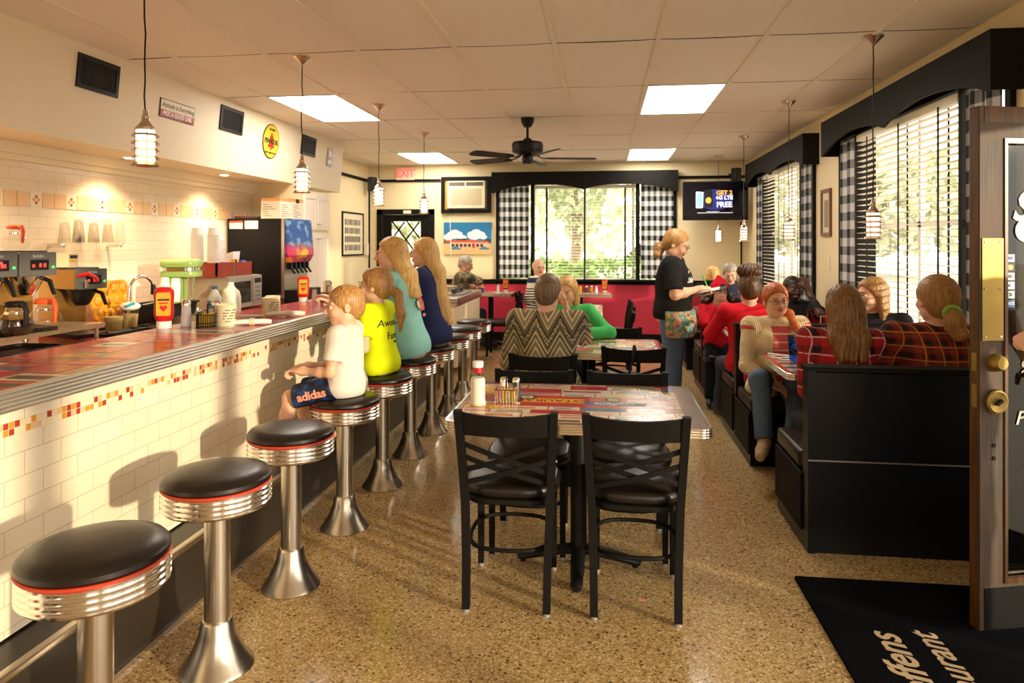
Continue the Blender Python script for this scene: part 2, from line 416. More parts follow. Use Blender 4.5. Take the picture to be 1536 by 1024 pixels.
q = N('blind_slat'); q.fin((.92, .88, .78, 1), .5, 0); tr = q.t.nodes.new('ShaderNodeBsdfTranslucent'); tr.inputs[0].default_value = (.95, .90, .78, 1)
mx = q.t.nodes.new('ShaderNodeMixShader'); mx.inputs[0].default_value = .28; q.t.links.new(q.b.outputs[0], mx.inputs[1]); q.t.links.new(tr.outputs[0], mx.inputs[2]); q.t.links.new(mx.outputs[0], q.t.nodes['Material Output'].inputs[0]); M_blind = q.m
M_tape = mat('blind_tape', (.012, .012, .014), .8)
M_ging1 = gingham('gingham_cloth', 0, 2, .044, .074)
M_ging2 = gingham('gingham_cloth_side', 1, 2, .044, .074, light=(.5, .48, .46), trans=.12)  # same gingham; the shade at the side windows is put into darker whites
def curtain(u0, u1, z0, z1, axis, at, m, name='curtain'):
    n = 48; nz = 6; vs = []; fs = []
    for j in range(nz+1):
        z = z0+(z1-z0)*j/nz
        for i in range(n+1):
            u = u0+(u1-u0)*i/n; w = .016*math.sin((u-u0)/.085*2*PI*.5)*(1.1-.3*j/nz)
            vs.append((u, at+w, z) if axis == 'x' else (at+w, u, z))
    for j in range(nz):
        for i in range(n): k = j*(n+1)+i; fs.append((k, k+1, k+n+2, k+n+1))
    mb = MB(); mb.m(m).add(vs, fs)
    if axis == 'x': mb.m(M_black).cyl((u0, at, z1-.01), (u1, at, z1-.01), .006)
    else: mb.m(M_black).cyl((at, u0, z1-.01), (at, u1, z1-.01), .006)
    return mb.build(name)
def blind(u0, u1, z0, z1, axis, at, tapes, tilt, name, label):
    """venetian blind: slats in one part, head rail, bottom rail and tapes"""
    sign = 1
    t = thing(name, label, 'blind', ((u0+u1)/2, at, z0) if axis == 'x' else (at, (u0+u1)/2, z0), 0 if axis == 'x' else PI/2, 'window blinds')
    w = (u1-u0)/2; mb = MB(); z = .05
    c, s_ = math.cos(tilt)*.024, math.sin(tilt)*.024
    while z < z1-z0-.06:
        mb.add([(-w, -c, z-s_), (w, -c, z-s_), (w, 0, z+.003), (-w, 0, z+.003), (w, c, z+s_), (-w, c, z+s_), (-w, -c, z-s_-.003), (w, -c, z-s_-.003), (w, c, z+s_-.003), (-w, c, z+s_-.003)],
               [(0, 1, 2, 3), (3, 2, 4, 5), (6, 9, 8, 7), (0, 6, 7, 1), (5, 4, 8, 9), (0, 3, 5, 9, 6), (1, 7, 8, 4, 2)]); z += .0455
    mb.build('slats', M_blind, t, smooth=False)
    MB().rbox(-w, w, -.028, .028, 0, .022, .006).build('bottom_rail', M_blind, t); MB().box(-w, w, -.03, .03, z1-z0-.05, z1-z0).build('head_rail', M_blind, t, smooth=False)
    for x in tapes:
        mb = MB()
        for d in (-.031, .031): mb.box(x-.013, x+.013, d-.0008, d+.0008, 0, z1-z0-.04)
        mb.build('ladder_tape', M_tape, t, smooth=False)
    cord = MB().cyl((-w+.09, -.036, z1-z0-.05), (-w+.09, -.036, .25), .0022, n=6); cord.build('cord', M_black if axis == 'y' else M_white, t)
    return t
def window_xz(n, w, yin):
    x0, x1, z0, z1 = w; t = thing('window_%d' % n, None, None); t['kind'] = 'structure'
    mb = MB(); frame_xz(mb, x0, x1, z0, z1, yin-.03, yin+.12, .05)
    for x in (-1.07-.03, .50): mb.box(x-.01, x+.045, yin-.03, yin+.12, z0, z1)
    mb.build('window_frame', M_blackwood, t, smooth=False)
    sb = MB(); 
    for x in (x0+.5, -.28, .45): sb.box(x-.018, x+.018, yin+.09, yin+.12, z0, z1)
    sb.build('window_mullion', M_white, t, smooth=False)
    MB().box(x0, x1, yin+.10, yin+.106, z0, z1).build('window_pane', M_pane, t, smooth=False)
window_xz(1, W1, YB)
def window_yz(n, w, b0, b1):
    a0, a1, z0, z1 = w; t = thing('window_%d' % n, None, None); t['kind'] = 'structure'
    mb = MB(); frame_yz(mb, a0, a1, z0, z1, XR-.03, XR+.12, .05)
    for a in (b0, b1): mb.box(XR-.03, XR+.12, a-.02, a+.025, z0, z1)
    mb.build('window_frame', M_blackwood, t, smooth=False)
    m = (a0+a1)/2
    MB().box(XR+.09, XR+.12, m-.02, m+.02, z0, z1).box(XR+.09, XR+.12, b0-.4, b1+.4, 1.62, 1.66).build('window_mullion', M_white, t, smooth=False)
    MB().box(XR+.10, XR+.106, a0, a1, z0, z1).build('window_pane', M_pane, t, smooth=False)
window_yz(2, W2, 7.84, 9.62); window_yz(3, W3, 4.44, 6.16)
for i, (a, b, z0, z1) in enumerate(G):
    mb = MB(); frame_yz(mb, a+.03, b-.03, z0+.03, z1-.03, XR+.04, XR+.12, .03); t = thing('window_%d' % (4+i), None, None); t['kind'] = 'structure'
    mb.build('window_frame', M_blackwood, t, smooth=False)
for i, (a, b, z0, z1) in enumerate(GF):
    mb = MB(); frame_xz(mb, a+.03, b-.03, z0+.03, z1-.03, YF-.11, YF-.03, .03); t = thing('window_%d' % (7+i), None, None); t['kind'] = 'structure'
    mb.build('window_frame', M_blackwood, t, smooth=False)
blind(-1.05, .485, .965, 2.40, 'x', YB-.005, (-.58, .0, .61), .05, 'venetian_blind', 'cream venetian blind with three black tapes in the middle of the back window')
blind(7.87, 9.60, .905, 2.40, 'y', XR-.005, (-.6, 0, .6), .04, 'venetian_blind', 'cream venetian blind on the right wall window nearer the television')
blind(4.47, 6.14, .905, 2.40, 'y', XR-.005, (-.6, 0, .6), .04, 'venetian_blind', 'large cream venetian blind with black tapes beside the open brown door')
cg = 'checked curtains at the windows'
tag(curtain(-1.60, -1.13, .98, 2.41, 'x', YB-.03, M_ging1), 'black and white checked curtain left of the back window blind', 'curtain', cg)
tag(curtain(.56, 1.04, .98, 2.41, 'x', YB-.03, M_ging1), 'black and white checked curtain right of the back window blind, behind the waitress', 'curtain', cg)
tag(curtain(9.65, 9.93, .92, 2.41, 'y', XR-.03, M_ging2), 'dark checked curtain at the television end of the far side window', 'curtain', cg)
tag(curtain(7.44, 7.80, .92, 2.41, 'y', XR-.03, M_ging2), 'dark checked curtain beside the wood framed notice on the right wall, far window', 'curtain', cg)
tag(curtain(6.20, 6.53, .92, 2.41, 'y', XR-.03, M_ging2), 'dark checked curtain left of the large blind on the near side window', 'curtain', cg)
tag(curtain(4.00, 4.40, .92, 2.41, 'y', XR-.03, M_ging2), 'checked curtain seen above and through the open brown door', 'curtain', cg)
vg = 'black arched window valances'
def valance(a, b, axis, label):
    mb = MB(); pts = valance_pts(a, b)
    # front board, two ends and a top
    n = len(pts); inner = []
    if axis == 'x':
        top = YB-.16; mb.loft([[(p[0], top, p[1]) for p in pts], [(p[0], top+.02, p[1]) for p in pts]])
        mb.box(a, a+.02, top+.02, YB-.001, 2.29, 2.60).box(b-.02, b, top+.02, YB-.001, 2.29, 2.60).box(a+.02, b-.02, top+.02, YB-.001, 2.58, 2.60)
    else:
        x = XR-.16; mb.loft([[(x, p[0], p[1]) for p in pts], [(x+.02, p[0], p[1]) for p in pts]])
        mb.box(x+.02, XR-.001, a, a+.02, 2.29, 2.60).box(x+.02, XR-.001, b-.02, b, 2.29, 2.60).box(x+.02, XR-.001, a+.02, b-.02, 2.58, 2.60)
    return tag(mb.build('valance', M_blackwood, smooth=False), label, 'valance', vg)
valance(-1.70, 1.10, 'x', 'black wooden valance with two arches over the back window')
valance(7.26, 10.1, 'y', 'black wooden valance over the side window near the television')
valance(3.86, 6.67, 'y', 'large black wooden valance over the side window by the open door')
# ---------------------------------------------------------------- door_1 (back left, diamond lattice)
t = thing('door_1', None, None); t['kind'] = 'structure'
mb = MB(); mb.box(-3.56, -3.48, YB-.03, YB+.12, 0, 2.05).box(-2.72, -2.63, YB-.03, YB+.12, 0, 2.05).box(-3.56, -2.63, YB-.03, YB+.12, 1.97, 2.05)
mb.build('door_frame', M_blackwood, t, smooth=False)
mb = MB(); holes(mb, -3.47, -2.73, .01, 1.965, [(-3.34, -2.86, .95, 1.86)], lambda a, b, c, d: mb.box(a, b, YB+.02, YB+.06, c, d)); mb.build('door_leaf', M_blackwood, t, smooth=False)
mb = MB()
L0, L1, Z0, Z1 = -3.34, -2.86, .95, 1.86
def seg(mb, p, q, w=.011):
    d = Vector((q[0]-p[0], 0, q[1]-p[1])).normalized(); nrm = Vector((-d.z, 0, d.x))*w
    P = Vector((p[0], YB+.035, p[1])); Q = Vector((q[0], YB+.035, q[1])); o = Vector((0, .012, 0))
    mb.loft([[P-nrm-o, P+nrm-o, P+nrm+o, P-nrm+o], [Q-nrm-o, Q+nrm-o, Q+nrm+o, Q-nrm+o]])
for k in range(-4, 6):
    for sgn in (1, -1):
        # line through (x, Z0+k*.3) with slope 1.3
        x0 = L0; z0 = Z0+k*.31-(0 if sgn > 0 else 0); pts = []
        f = lambda x: z0+sgn*1.3*(x-L0)+(0 if sgn > 0 else .62)
        xs = [L0+(L1-L0)*i/60 for i in range(61)]; ins = [x for x in xs if Z0 <= f(x) <= Z1]
        if len(ins) > 2: seg(mb, (ins[0], f(ins[0])), (ins[-1], f(ins[-1])))
mb.build('lattice', M_blackwood, t, smooth=False)
MB().box(L0, L1, YB+.045, YB+.05, Z0, Z1).build('door_pane', M_pane, t, smooth=False)
MB().lathe([(.0, 0), (.028, .0), (.03, .02), (.018, .03), (.0, .03)]).build('door_knob', M_brass, t, loc=(-2.79, YB+.02, .98), rot=(PI/2, 0, 0))
MB().box(-3.12, -3.0, YB-.055, YB-.03, 1.98, 2.03).build('door_closer', M_cream, t, smooth=False)
# ---------------------------------------------------------------- door_2: open entrance door of weathered wood
DT = math.atan2(.276, .961)
dr = thing('door_2', None, None, (1.437, 2.905, .008), DT); dr['kind'] = 'structure'
# local: x along the leaf from the free edge, y into the leaf (away from the camera)
DW, DH, DTK = .715, 2.022, .05
mb = MB()
mb.box(0, .105, 0, DTK, 0, DH).box(DW-.105, DW, 0, DTK, 0, DH)
mb.box(.105, DW-.105, 0, DTK, DH-.12, DH).box(.105, DW-.105, 0, DTK, 0, .18)
mb.build('door_leaf', M_weather, dr, smooth=False)
MB().box(-.002, 0, .004, DTK-.004, 0, DH-.005).box(-.001, DW, .0, DTK, DH, DH+.003).box(.02, DW, -.002, 0, DH-.06, DH).build('varnished_edge', M_varnish, dr, smooth=False)
mb = MB()
for (a, b, c, d) in ((.105, .118, .18, DH-.12), (DW-.118, DW-.105, .18, DH-.12), (.118, DW-.118, .18, .2), (.118, DW-.118, DH-.14, DH-.12)): mb.box(a, b, -.006, .012, c, d)
mb.build('glass_bead', M_varnish, dr, smooth=False)
MB().box(.105, DW-.105, .02, .026, .18, DH-.12).build('door_pane', panemat('door_glass', (.45, .47, .46), .12, .03, 1.2), dr, smooth=False)
MB().box(.02, DW, -.003, 0, .0, .165).build('kick_plate', M_black, dr, smooth=False)
pp = MB().box(.008, .1, -.004, 0, 1.12, 1.515).build('push_plate', M_brass, dr, smooth=False)
mb = MB()
for x in (.02, .088):
    for z in (1.135, 1.32, 1.50): mb.cyl((x, -.007, z), (x, -.004, z), .004, n=10)
mb.build('screws', M_chrome, pp)
# lock cylinder and round night latch
MB().lathe([(0, 0), (.036, 0), (.034, .012), (.027, .034), (.022, .038), (0, .038)]).build('deadbolt', M_brass, dr, loc=(.066, 0, 1.035), rot=(PI/2, 0, 0))
kb = MB(); R = [(0, 0), (.044, 0), (.046, .006), (.044, .016), (.039, .020), (.034, .017), (0, .015)]
kb.lathe(R, n=40); nl = kb.build('night_latch', M_brass, dr, loc=(.064, 0, .885), rot=(PI/2, 0, 0))
kb = MB()
for i in range(28):
    a = 2*PI*i/28; kb.cyl((.045*math.cos(a), .045*math.sin(a), .003), (.045*math.cos(a), .045*math.sin(a), .015), .0028, n=6)
kb.build('knurled_rim', M_brass, nl)
MB().box(-.014, .014, -.005, .005, .015, .03).build('thumb_turn', M_black, nl, rot=(0, 0, .6))
for z in (.715, .665): MB().cyl((.06, -.004, z), (.06, .001, z), .008, n=14).build('screw_hole', M_black, dr)
MB().box(-.004, 0, .012, .036, .86, .95).box(-.004, 0, .012, .036, 1.0, 1.07).build('latch_plate', M_brass, dr, smooth=False)
# lettering and card stickers on the glass
M_lt = mat('cream_lettering', (.82, .78, .66), .5)
def on_door(body, size, x, z, name='lettering', m=None, **kw): return text(body, size, m or M_lt, dr, (x, .016, z), ROT_S, name, **kw)
on_door('Steffens', .16, .155, 1.635, shear=.35, bold=.004, align='LEFT')
on_door('9', .075, .205, 1.01, shear=.3); on_door('P', .075, .19, .81, shear=.3, bold=.001)
sp = MB().box(.112, .168, .014, .018, 1.235, 1.455).build('card_sticker_strip', M_black, dr, smooth=False)
cards = [('VISA', (.80, .80, .84), srgb(30, 50, 130)), ('', (.03, .03, .05), None), ('DISC', (.85, .82, .8), srgb(60, 60, 60)), ('DC', (.8, .82, .86), srgb(40, 80, 150)), ('JCB', (.85, .85, .82), srgb(30, 110, 60)), ('AMEX', srgb(60, 120, 190), (.9, .9, .9))]
for i, (tx, bgc, fc) in enumerate(cards):
    z = 1.437-i*.0355
    cs = MB().box(.116, .164, .0125, .014, z-.0145, z+.0145).build('card_sticker', mat('card_%d' % i, bgc, .5, var=.01), sp, smooth=False)
    if fc: text(tx, .017, mat('card_ink_%d' % i, fc, .5, var=.01), sp, (.14, .012, z), ROT_S, 'card_lettering', bold=.0006)
    else:
        MB().m(M_redplastic).cyl((.134, .0115, z), (.134, .0125, z), .0105).m(M_yellow).cyl((.146, .0113, z), (.146, .0123, z), .0105).build('card_circles', None, sp)
MB().m(M_lt).cyl((.215, .014, 1.545), (.215, .018, 1.545), .045, n=28).build('round_sticker', None, dr)
# ================================================================ MAT
mt = MB().rbox(0, 1.7, 0, 2.1, 0, .012, .01).build('door_mat', mat('black_carpet', (.004, .004, .005), 1.0, bump=.6, nscale=300, Specular_IOR_Level=.05), None)
tag(mt, 'black entrance mat with tan script lettering on the floor by the brown door', 'mat')
mt.location = (.86, 1.18, 0); mt.rotation_euler = (0, 0, .005)
M_tan = mat('tan_print', srgb(196, 168, 130), .9)
text('Steffens', .165, M_tan, mt, (.205, 1.655, .0125), (0, 0, PI/2), shear=.35, bold=.003, align='RIGHT')
text('Restaurant', .14, M_tan, mt, (.36, 1.675, .0125), (0, 0, PI/2), shear=.35, bold=.002, align='RIGHT')
# ================================================================ LUNCH COUNTER
CX, CT = -1.73, 1.07                      # front edge of the top, height
CY0, CY1 = -1.2, 7.15
lc = thing('lunch_counter', 'long diner counter with red printed top, ribbed metal edge and white tiled front', 'counter', (CX, 3.0, 0))
cx = lambda x: x-CX
cy = lambda y: y-3.0
MB().box(cx(-2.2), cx(-1.83), cy(CY0), cy(CY1-.05), .283, 1.02).build('tiled_front', M_countertile, lc, smooth=False)
MB().box(cx(-1.83), cx(-1.826), cy(CY0), cy(CY1-.05), .903, .946).build('mosaic_strip', M_mosaic, lc, smooth=False)
# top: printed laminate
def ads(mb, x0, x1, y0, y1, z, cell, rnd, edge_mats, red=.0):
    """rows of printed cards on a table top (part of its surface pattern)"""
    y = y0
    while y < y1-.01:
        h = rnd.uniform(.7, 1.15)*cell[1]; h = min(h, y1-y); x = x0
        while x < x1-.01:
            w = min(rnd.uniform(.6, 1.5)*cell[0], x1-x)
            if rnd.random() > red and w > .02 and h > .015:
                c = rnd.choice(edge_mats); mb.m(c).add([(x+.003, y+.003, z), (x+w-.003, y+.003, z), (x+w-.003, y+h-.003, z), (x+.003, y+h-.003, z)], [(0, 1, 2, 3)])
                # lines of print
                k = rnd.randint(1, 3); c2 = rnd.choice(INK)
                for i in range(k):
                    yy = y+.008+(h-.016)*(i+.2)/k; hh = (h-.016)/k*rnd.uniform(.25, .6); xa = x+.008+rnd.random()*w*.15; xb = x+w-.008-rnd.random()*w*.3
                    if xb > xa: mb.m(c2).add([(xa, yy, z+.0002), (xb, yy, z+.0002), (xb, yy+hh, z+.0002), (xa, yy+hh, z+.0002)], [(0, 1, 2, 3)])
            x += w
        y += h
K = dict(rough=.20, var=.05)
M_topred = mat('print_red', srgb(190, 44, 52), **K); M_topred2 = mat('print_coral', srgb(206, 84, 74), **K)
CARD = [mat('print_cream', srgb(236, 222, 196), **K), mat('print_cream', srgb(0, 0, 0)), mat('print_white', srgb(228, 226, 214), **K), mat('print_yellow', srgb(232, 190, 60), **K), mat('print_pink', srgb(232, 160, 140), **K), mat('print_sand', srgb(216, 190, 140), **K), mat('print_blue', srgb(80, 120, 170), **K), mat('print_olive', srgb(140, 150, 80), **K)]
CARD = CARD[:3]*2+CARD[3:]
INK = [mat('ink_red', srgb(178, 40, 40), **K), mat('ink_black', srgb(60, 50, 44), **K), mat('ink_blue', srgb(60, 84, 150), **K), mat('ink_orange', srgb(220, 120, 40), **K)]
tp = MB(); tp.m(M_topred).box(cx(-2.27), cx(-1.735), cy(CY0), cy(CY1), 1.03, CT-.001)
rnd = random.Random(11)
yy = CY0+.1
while yy < CY1-.5:
    L = rnd.uniform(.5, .9)
    if rnd.random() < .72: ads(tp, cx(-2.25), cx(-1.75), cy(yy), cy(min(yy+L, CY1-.05)), CT-.0004, (.13, .16), rnd, CARD+[M_topred2, M_topred, M_topred2, M_topred]*3, .3)
    yy += L
tp.build('countertop', None, lc, smooth=False)
# ribbed metal edge
prof = [(0, 1.005)]
for i in range(5):
    z0 = 1.008+i*.0125; prof += [(.004, z0+.001), (.0075, z0+.006), (.004, z0+.0115), (.001, z0+.012)]
prof += [(0, 1.0715), (-.012, 1.0725), (-.012, 1.005)]
MB().prism(prof, 'y', 0, 1) if False else None
eb = MB(); eb.loft([[(p[0], cy(CY0), p[1]) for p in prof], [(p[0], cy(CY1), p[1]) for p in prof]]); eb.build('ribbed_edge', M_alu, lc, ang=20)
# foot ledge
MB().box(cx(-2.0), cx(-1.675), cy(CY0), cy(CY1-.05), 0, .275).build('foot_ledge', mat('dark_ledge_laminate', srgb(44, 36, 28), .35, var=.1), lc, smooth=False)
MB().rbox(cx(-1.70), cx(-1.668), cy(CY0), cy(CY1-.05), .262, .288, .006, axis='y').build('foot_rail', M_brushed, lc)
MB().box(cx(-1.675), cx(-1.666), cy(CY0), cy(CY1-.05), 0, .018).build('floor_strip', M_brushed, lc, smooth=False)
# ================================================================ STOOLS
st = thing('counter_stool', 'x', 'stool', (0, 0, 0), 0, 'chrome counter stools')
MB().lathe([(.125, 0), (.127, .006), (.120, .018), (.098, .045), (.078, .085), (.062, .125), (.054, .165), (.050, .172)], n=48).build('base', M_brushed, st)
MB().lathe([(.0445, .165), (.0435, .20), (.0435, .60)], n=36).build('column', M_brushed, st)
pr = [(.02, .575), (.165, .575), (.176, .58)]
for i in range(4):
    z0 = .582+i*.0175; pr += [(.180, z0+.002), (.184, z0+.0065), (.184, z0+.0115), (.180, z0+.0155), (.177, z0+.0165)]
pr += [(.178, .654), (.02, .654)]
MB().lathe(pr, n=64).build('ribbed_ring', M_chrome, st, ang=25)
MB().lathe([(.02, .652), (.181, .652), (.185, .656), (.181, .660), (.02, .660)], n=64).build('piping', M_redpipe, st)
MB().lathe([(.02, .659), (.176, .659), (.184, .668), (.183, .680), (.172, .692), (.13, .702), (.07, .706), (.0, .707)], n=64).build('cushion', M_vinyl, st)
SY = [1.72, 2.33, 2.925, 3.566, 4.21, 4.84, 5.46, 6.08, 6.70, 7.30]
SLAB = ['empty chrome stool with black cushion nearest the camera, cut by the left foreground', 'second empty black and chrome stool from the camera, along the tiled counter',
        'third black and chrome stool from the camera, empty, just before the boy', 'chrome stool under the small boy in the white shirt', 'chrome stool under the girl in the yellow shirt',
        'chrome stool under the blonde woman in the aqua shirt', 'chrome stool under the long haired girl in the navy shirt', 'empty stool just beyond the girl in the navy shirt',
        'empty stool, second from the far end of the counter row', 'empty stool at the far end of the row, beside the cream cabinet']
for i, y in enumerate(SY):
    o = st if i == 0 else copy_tree(st)
    o.location = (-1.36 if i else -1.352, y, 0); o.rotation_euler = (0, 0, .37*i); o['label'] = SLAB[i]
# ================================================================ CROSS BACK CHAIRS  (front is +Y)
ch = thing('dining_chair', 'x', 'chair', (0, 0, 0), 0, 'black cross back dining chairs')
def post(sx):
    pts = [(sx*.165, -.245, .012), (sx*.168, -.222, .22), (sx*.176, -.205, .44), (sx*.186, -.222, .62), (sx*.197, -.262, .825)]
    mb = MB(); rings = []
    for k, (x, y, z) in enumerate(pts):
        w = .0155; d = .019 if k else .015; rings.append([(x-w, y-d, z), (x+w, y-d, z), (x+w, y+d, z), (x-w, y+d, z)])
    return mb.loft(rings)
def P_on(sx, z):
    t = [(.012, .165, -.245), (.22, .168, -.222), (.44, .176, -.205), (.62, .186, -.222), (.825, .197, -.262)]
    for a, b in zip(t, t[1:]):
        if a[0] <= z <= b[0]:
            f = (z-a[0])/(b[0]-a[0]); return Vector((sx*(a[1]+(b[1]-a[1])*f), a[2]+(b[2]-a[2])*f, z))
for s_ in (-1, 1):
    lg = post(s_).build('rear_leg', M_blackwood, ch, ang=25); MB().cyl((s_*.165, -.245, 0), (s_*.165, -.245, .014), .015, n=14).build('glide', M_silver, lg)
    mb = MB(); mb.loft([[(s_*.17-w, .165-w, z), (s_*.17+w, .165-w, z), (s_*.17+w, .165+w, z), (s_*.17-w, .165+w, z)] for z, w in ((.012, .0125), (.43, .0155))])
    lg = mb.build('front_leg', M_blackwood, ch, smooth=False); MB().cyl((s_*.17, .165, 0), (s_*.17, .165, .014), .014, n=14).build('glide', M_silver, lg)
mb = MB(); rings = []
for i in range(13):
    u = -1+2*i/12; a = P_on(1, .735); b = P_on(1, .815); sag = -.028*(1-u*u); hump = .004*(1-u*u)
    y0 = a.y; y1 = b.y; rings.append([(u*(a.x-.008), y0+sag-.009, .722), (u*(a.x-.008), y0+sag+.009, .722), (u*(b.x-.008), y1+sag+.009, .818-hump*3), (u*(b.x-.008), y1+sag-.009, .818-hump*3)])
mb.loft(rings).build('top_rail', M_blackwood, ch)
def bar(za, zb, dy):
    mb = MB(); rings = []; A = P_on(-1, za); B = P_on(1, zb)
    for i in range(11):
        t = i/10; p = A.lerp(B, t); p.y -= .022*(1-(2*t-1)**2)-dy; rings.append([(p.x, p.y-.004, p.z-.0105), (p.x, p.y+.004, p.z-.0105), (p.x, p.y+.004, p.z+.0105), (p.x, p.y-.004, p.z+.0105)])
    return mb.loft(rings)
for (za, zb, dy) in ((.685, .565, .0), (.565, .685, .005), (.625, .515, .009), (.515, .625, -.005)): bar(za, zb, dy).build('cross_bar', M_blackwood, ch)
mb = MB(); mb.rbox(-.185, .185, -.19, .185, .415, .438, .10, n=8, tb=.004); mb.build('seat_frame', M_blackwood, ch)
mb = MB(); mb.rbox(-.208, .208, -.188, .215, .438, .492, .15, n=10, tb=.024); mb.build('seat_cushion', M_vinyl, ch, ang=60)
mb = MB(); pts = []
for i in range(33):
    a = 2*PI*i/32; c, s_ = math.cos(a), math.sin(a); q = (abs(c)**3+abs(s_)**3)**(-1/3); pts.append((.176*c*q, -.03+.195*s_*q, .245))
mb.tube(pts, .0095, 8); mb.build('foot_ring', M_blackwood, ch)
CG = 'black cross back dining chairs'
CH = [  # x, y, rz, label   (rz 0 faces +Y)
 (-.395, 3.065, .01, 'black cross back chair at the left of the nearest table, back to the camera'),
 (.135, 3.065, -.03, 'black cross back chair at the right of the nearest table, back to the camera'),
 (-.365, 3.50, PI+.02, 'chair tucked under the far left side of the nearest table, top rail behind the condiments'),
 (.120, 3.50, PI-.02, 'chair tucked under the far right side of the nearest table'),
 (-.37, 4.56, 0, 'black chair the man in the zigzag sweater sits on'),
 (.21, 4.93, -.05, 'black chair with a bag strap over its back, at the second table'),
 (.10, 5.52, PI, 'black chair on the far side of the second table, beside the woman in green'),
 (-.36, 5.78, PI, 'black chair the woman in the green top sits on'),
 (.03, 7.15, PI/2, 'nearest of the black chairs lined up right of the long table'),
 (.06, 7.80, PI/2, 'middle black chair lined up right of the long table'),
 (.06, 8.45, PI/2, 'farthest black chair lined up right of the long table'),
 (-.95, 9.85, -PI/2, 'black chair the man in the striped sweater sits on'),
 (-1.36, 9.3, PI/2, 'empty black chair in front of the pink wall, by the cream cabinet'),
 (-2.15, 10.05, -PI/2, 'black chair under the man in the camouflage jacket')]
for i, (x, y, rz, lb) in enumerate(CH):
    o = ch if i == 0 else copy_tree(ch); o.location = (x, y, 0); o.rotation_euler = (0, 0, rz); o['label'] = lb
# ================================================================ TABLES
def edge_ring(mb, w, d, r, z0, z1, ribs=4):
    """ribbed rim round a table top"""
    def ring(off, z):
        pts = []
        for cx_, cy_, a0 in ((w/2-r, d/2-r, 0), (-w/2+r, d/2-r, 90), (-w/2+r, -d/2+r, 180), (w/2-r, -d/2+r, 270)):
            for i in range(9):
                a = math.radians(a0+90*i/8); pts.append((cx_+(r+off)*math.cos(a), cy_+(r+off)*math.sin(a), z))
        return pts
    lv = [(-.01, z0), (0, z0)]; h = (z1-z0)/ribs
    for i in range(ribs): lv += [(.003, z0+h*(i+.15)), (.0045, z0+h*(i+.5)), (.003, z0+h*(i+.85)), (.0, z0+h*(i+1))]
    lv += [(-.010, z1)]
    return mb.loft([ring(o, z) for o, z in lv], cap=False)
def table(x, y, w, d, label, seed, feet=(0,), rz=0, banner=False, H=.76, wallm=False):
    t = thing('dining_table', label, 'table', (x, y, 0), rz, 'diner tables with printed tops')
    rn = random.Random(seed); mb = MB(); mb.m(mat('print_border', srgb(120, 100, 86), .2) if banner else M_topred2).rbox(-w/2+.002, w/2-.002, -d/2+.002, d/2-.002, H-.028, H-.001, .055)
    z = H-.0004; m = .035
    if banner:
        mb.m(M_topred).add([(-w/2+.03, -d/2+.03, z-.0002), (w/2-.09, -d/2+.03, z-.0002), (w/2-.09, d/2-.03, z-.0002), (-w/2+.03, d/2-.03, z-.0002)], [(0, 1, 2, 3)])
        for (a, b) in ((-d/2+m, -.10), (.11, d/2-m)): ads(mb, -w/2+m, w/2-m-.05, a, b, z, (.19, .085), rn, CARD, .06)
        for s_ in (-1, 1): ads(mb, s_*w/2-(m+.29 if s_ > 0 else -m), s_*w/2+(-m-.05 if s_ > 0 else m+.25), -.09, .10, z, (.2, .05), rn, CARD, .1)
        mb.m(mat('banner_blue', srgb(40, 104, 176), **K)).add([(.02, -.055, z), (.30, -.065, z), (.32, .0, z), (.04, .015, z)], [(0, 1, 2, 3)])
        mb.m(mat('banner_yellow', srgb(240, 190, 50), **K)).add([(-.30, -.03, z), (.03, -.03, z), (.03, .055, z), (-.30, .055, z)], [(0, 1, 2, 3)])
        for (a, b, r) in ((-.25, .075, .05), (.16, .06, .04)): mb.m(INK[1]).cyl((a, b, z), (a, b, z+.0003), r, n=24).m(CARD[0]).cyl((a, b, z+.0003), (a, b, z+.0005), r*.6, n=24).m(CARD[-1]).cyl((a, b, z+.0005), (a, b, z+.0007), r*.3, n=24)
    else: ads(mb, -w/2+m, w/2-m, -d/2+m, d/2-m, z, (.17, .085), rn, CARD, .12)
    top = mb.build('tabletop', None, t, smooth=False)
    if banner:
        text('RESTAURANT', .07, INK[0], top, (-.135, .012, z+.0006), (0, 0, PI), bold=.0015, sx=1.0, ext=.0001)
        text('Steffens', .06, CARD[2], top, (.17, -.027, z+.0006), (0, 0, PI+.03), shear=.25, bold=.001, ext=.0001)
    edge_ring(MB(), w, d, .055, H-.042, H).build('ribbed_edge', M_chrome, t, ang=25)
    for f in feet:
        fx, fy = (f, 0) if not isinstance(f, tuple) else f
        MB().lathe([(.038, .07), (.038, H-.06)], (fx, fy, 0), 24).box(fx-.14, fx+.14, fy-.14, fy+.14, H-.06, H-.042).build('pedestal', M_black, t)
        mb = MB()
        for a in (0, PI/2, PI, 3*PI/2):
            dv = Vector((math.cos(a), math.sin(a), 0)); o = Vector((fx, fy, 0))
            mb.tube([o+dv*.02+Vector((0, 0, .075)), o+dv*.14+Vector((0, 0, .055)), o+dv*.27+Vector((0, 0, .026)), o+dv*.285+Vector((0, 0, .02))], [.034, .032, .026, .018], 12, .7)
            p = o+dv*.262; mb.cyl(p, p+Vector((0, 0, .02)), .014, n=12)
        mb.build('cross_base', M_black, t)
    return t
table(-.115, 3.30, 1.10, .86, 'nearest diner table, its printed top facing the camera, chrome ribbed edge', 21, banner=True)
table(-.12, 5.14, 1.08, .78, 'second diner table, where the man in the zigzag sweater sits', 22)
table(-.34, 7.72, .66, 1.86, 'long diner table before the pink wall with chairs on its right', 23, feet=((0, -.55), (0, .55)))
table(-.33, 10.08, .92, .62, 'small table against the pink wall under the back window', 24, H=.80)
table(-1.62, 10.05, .72, .62, 'small table against the pink wall under the picture of the restaurant', 25, H=.80)
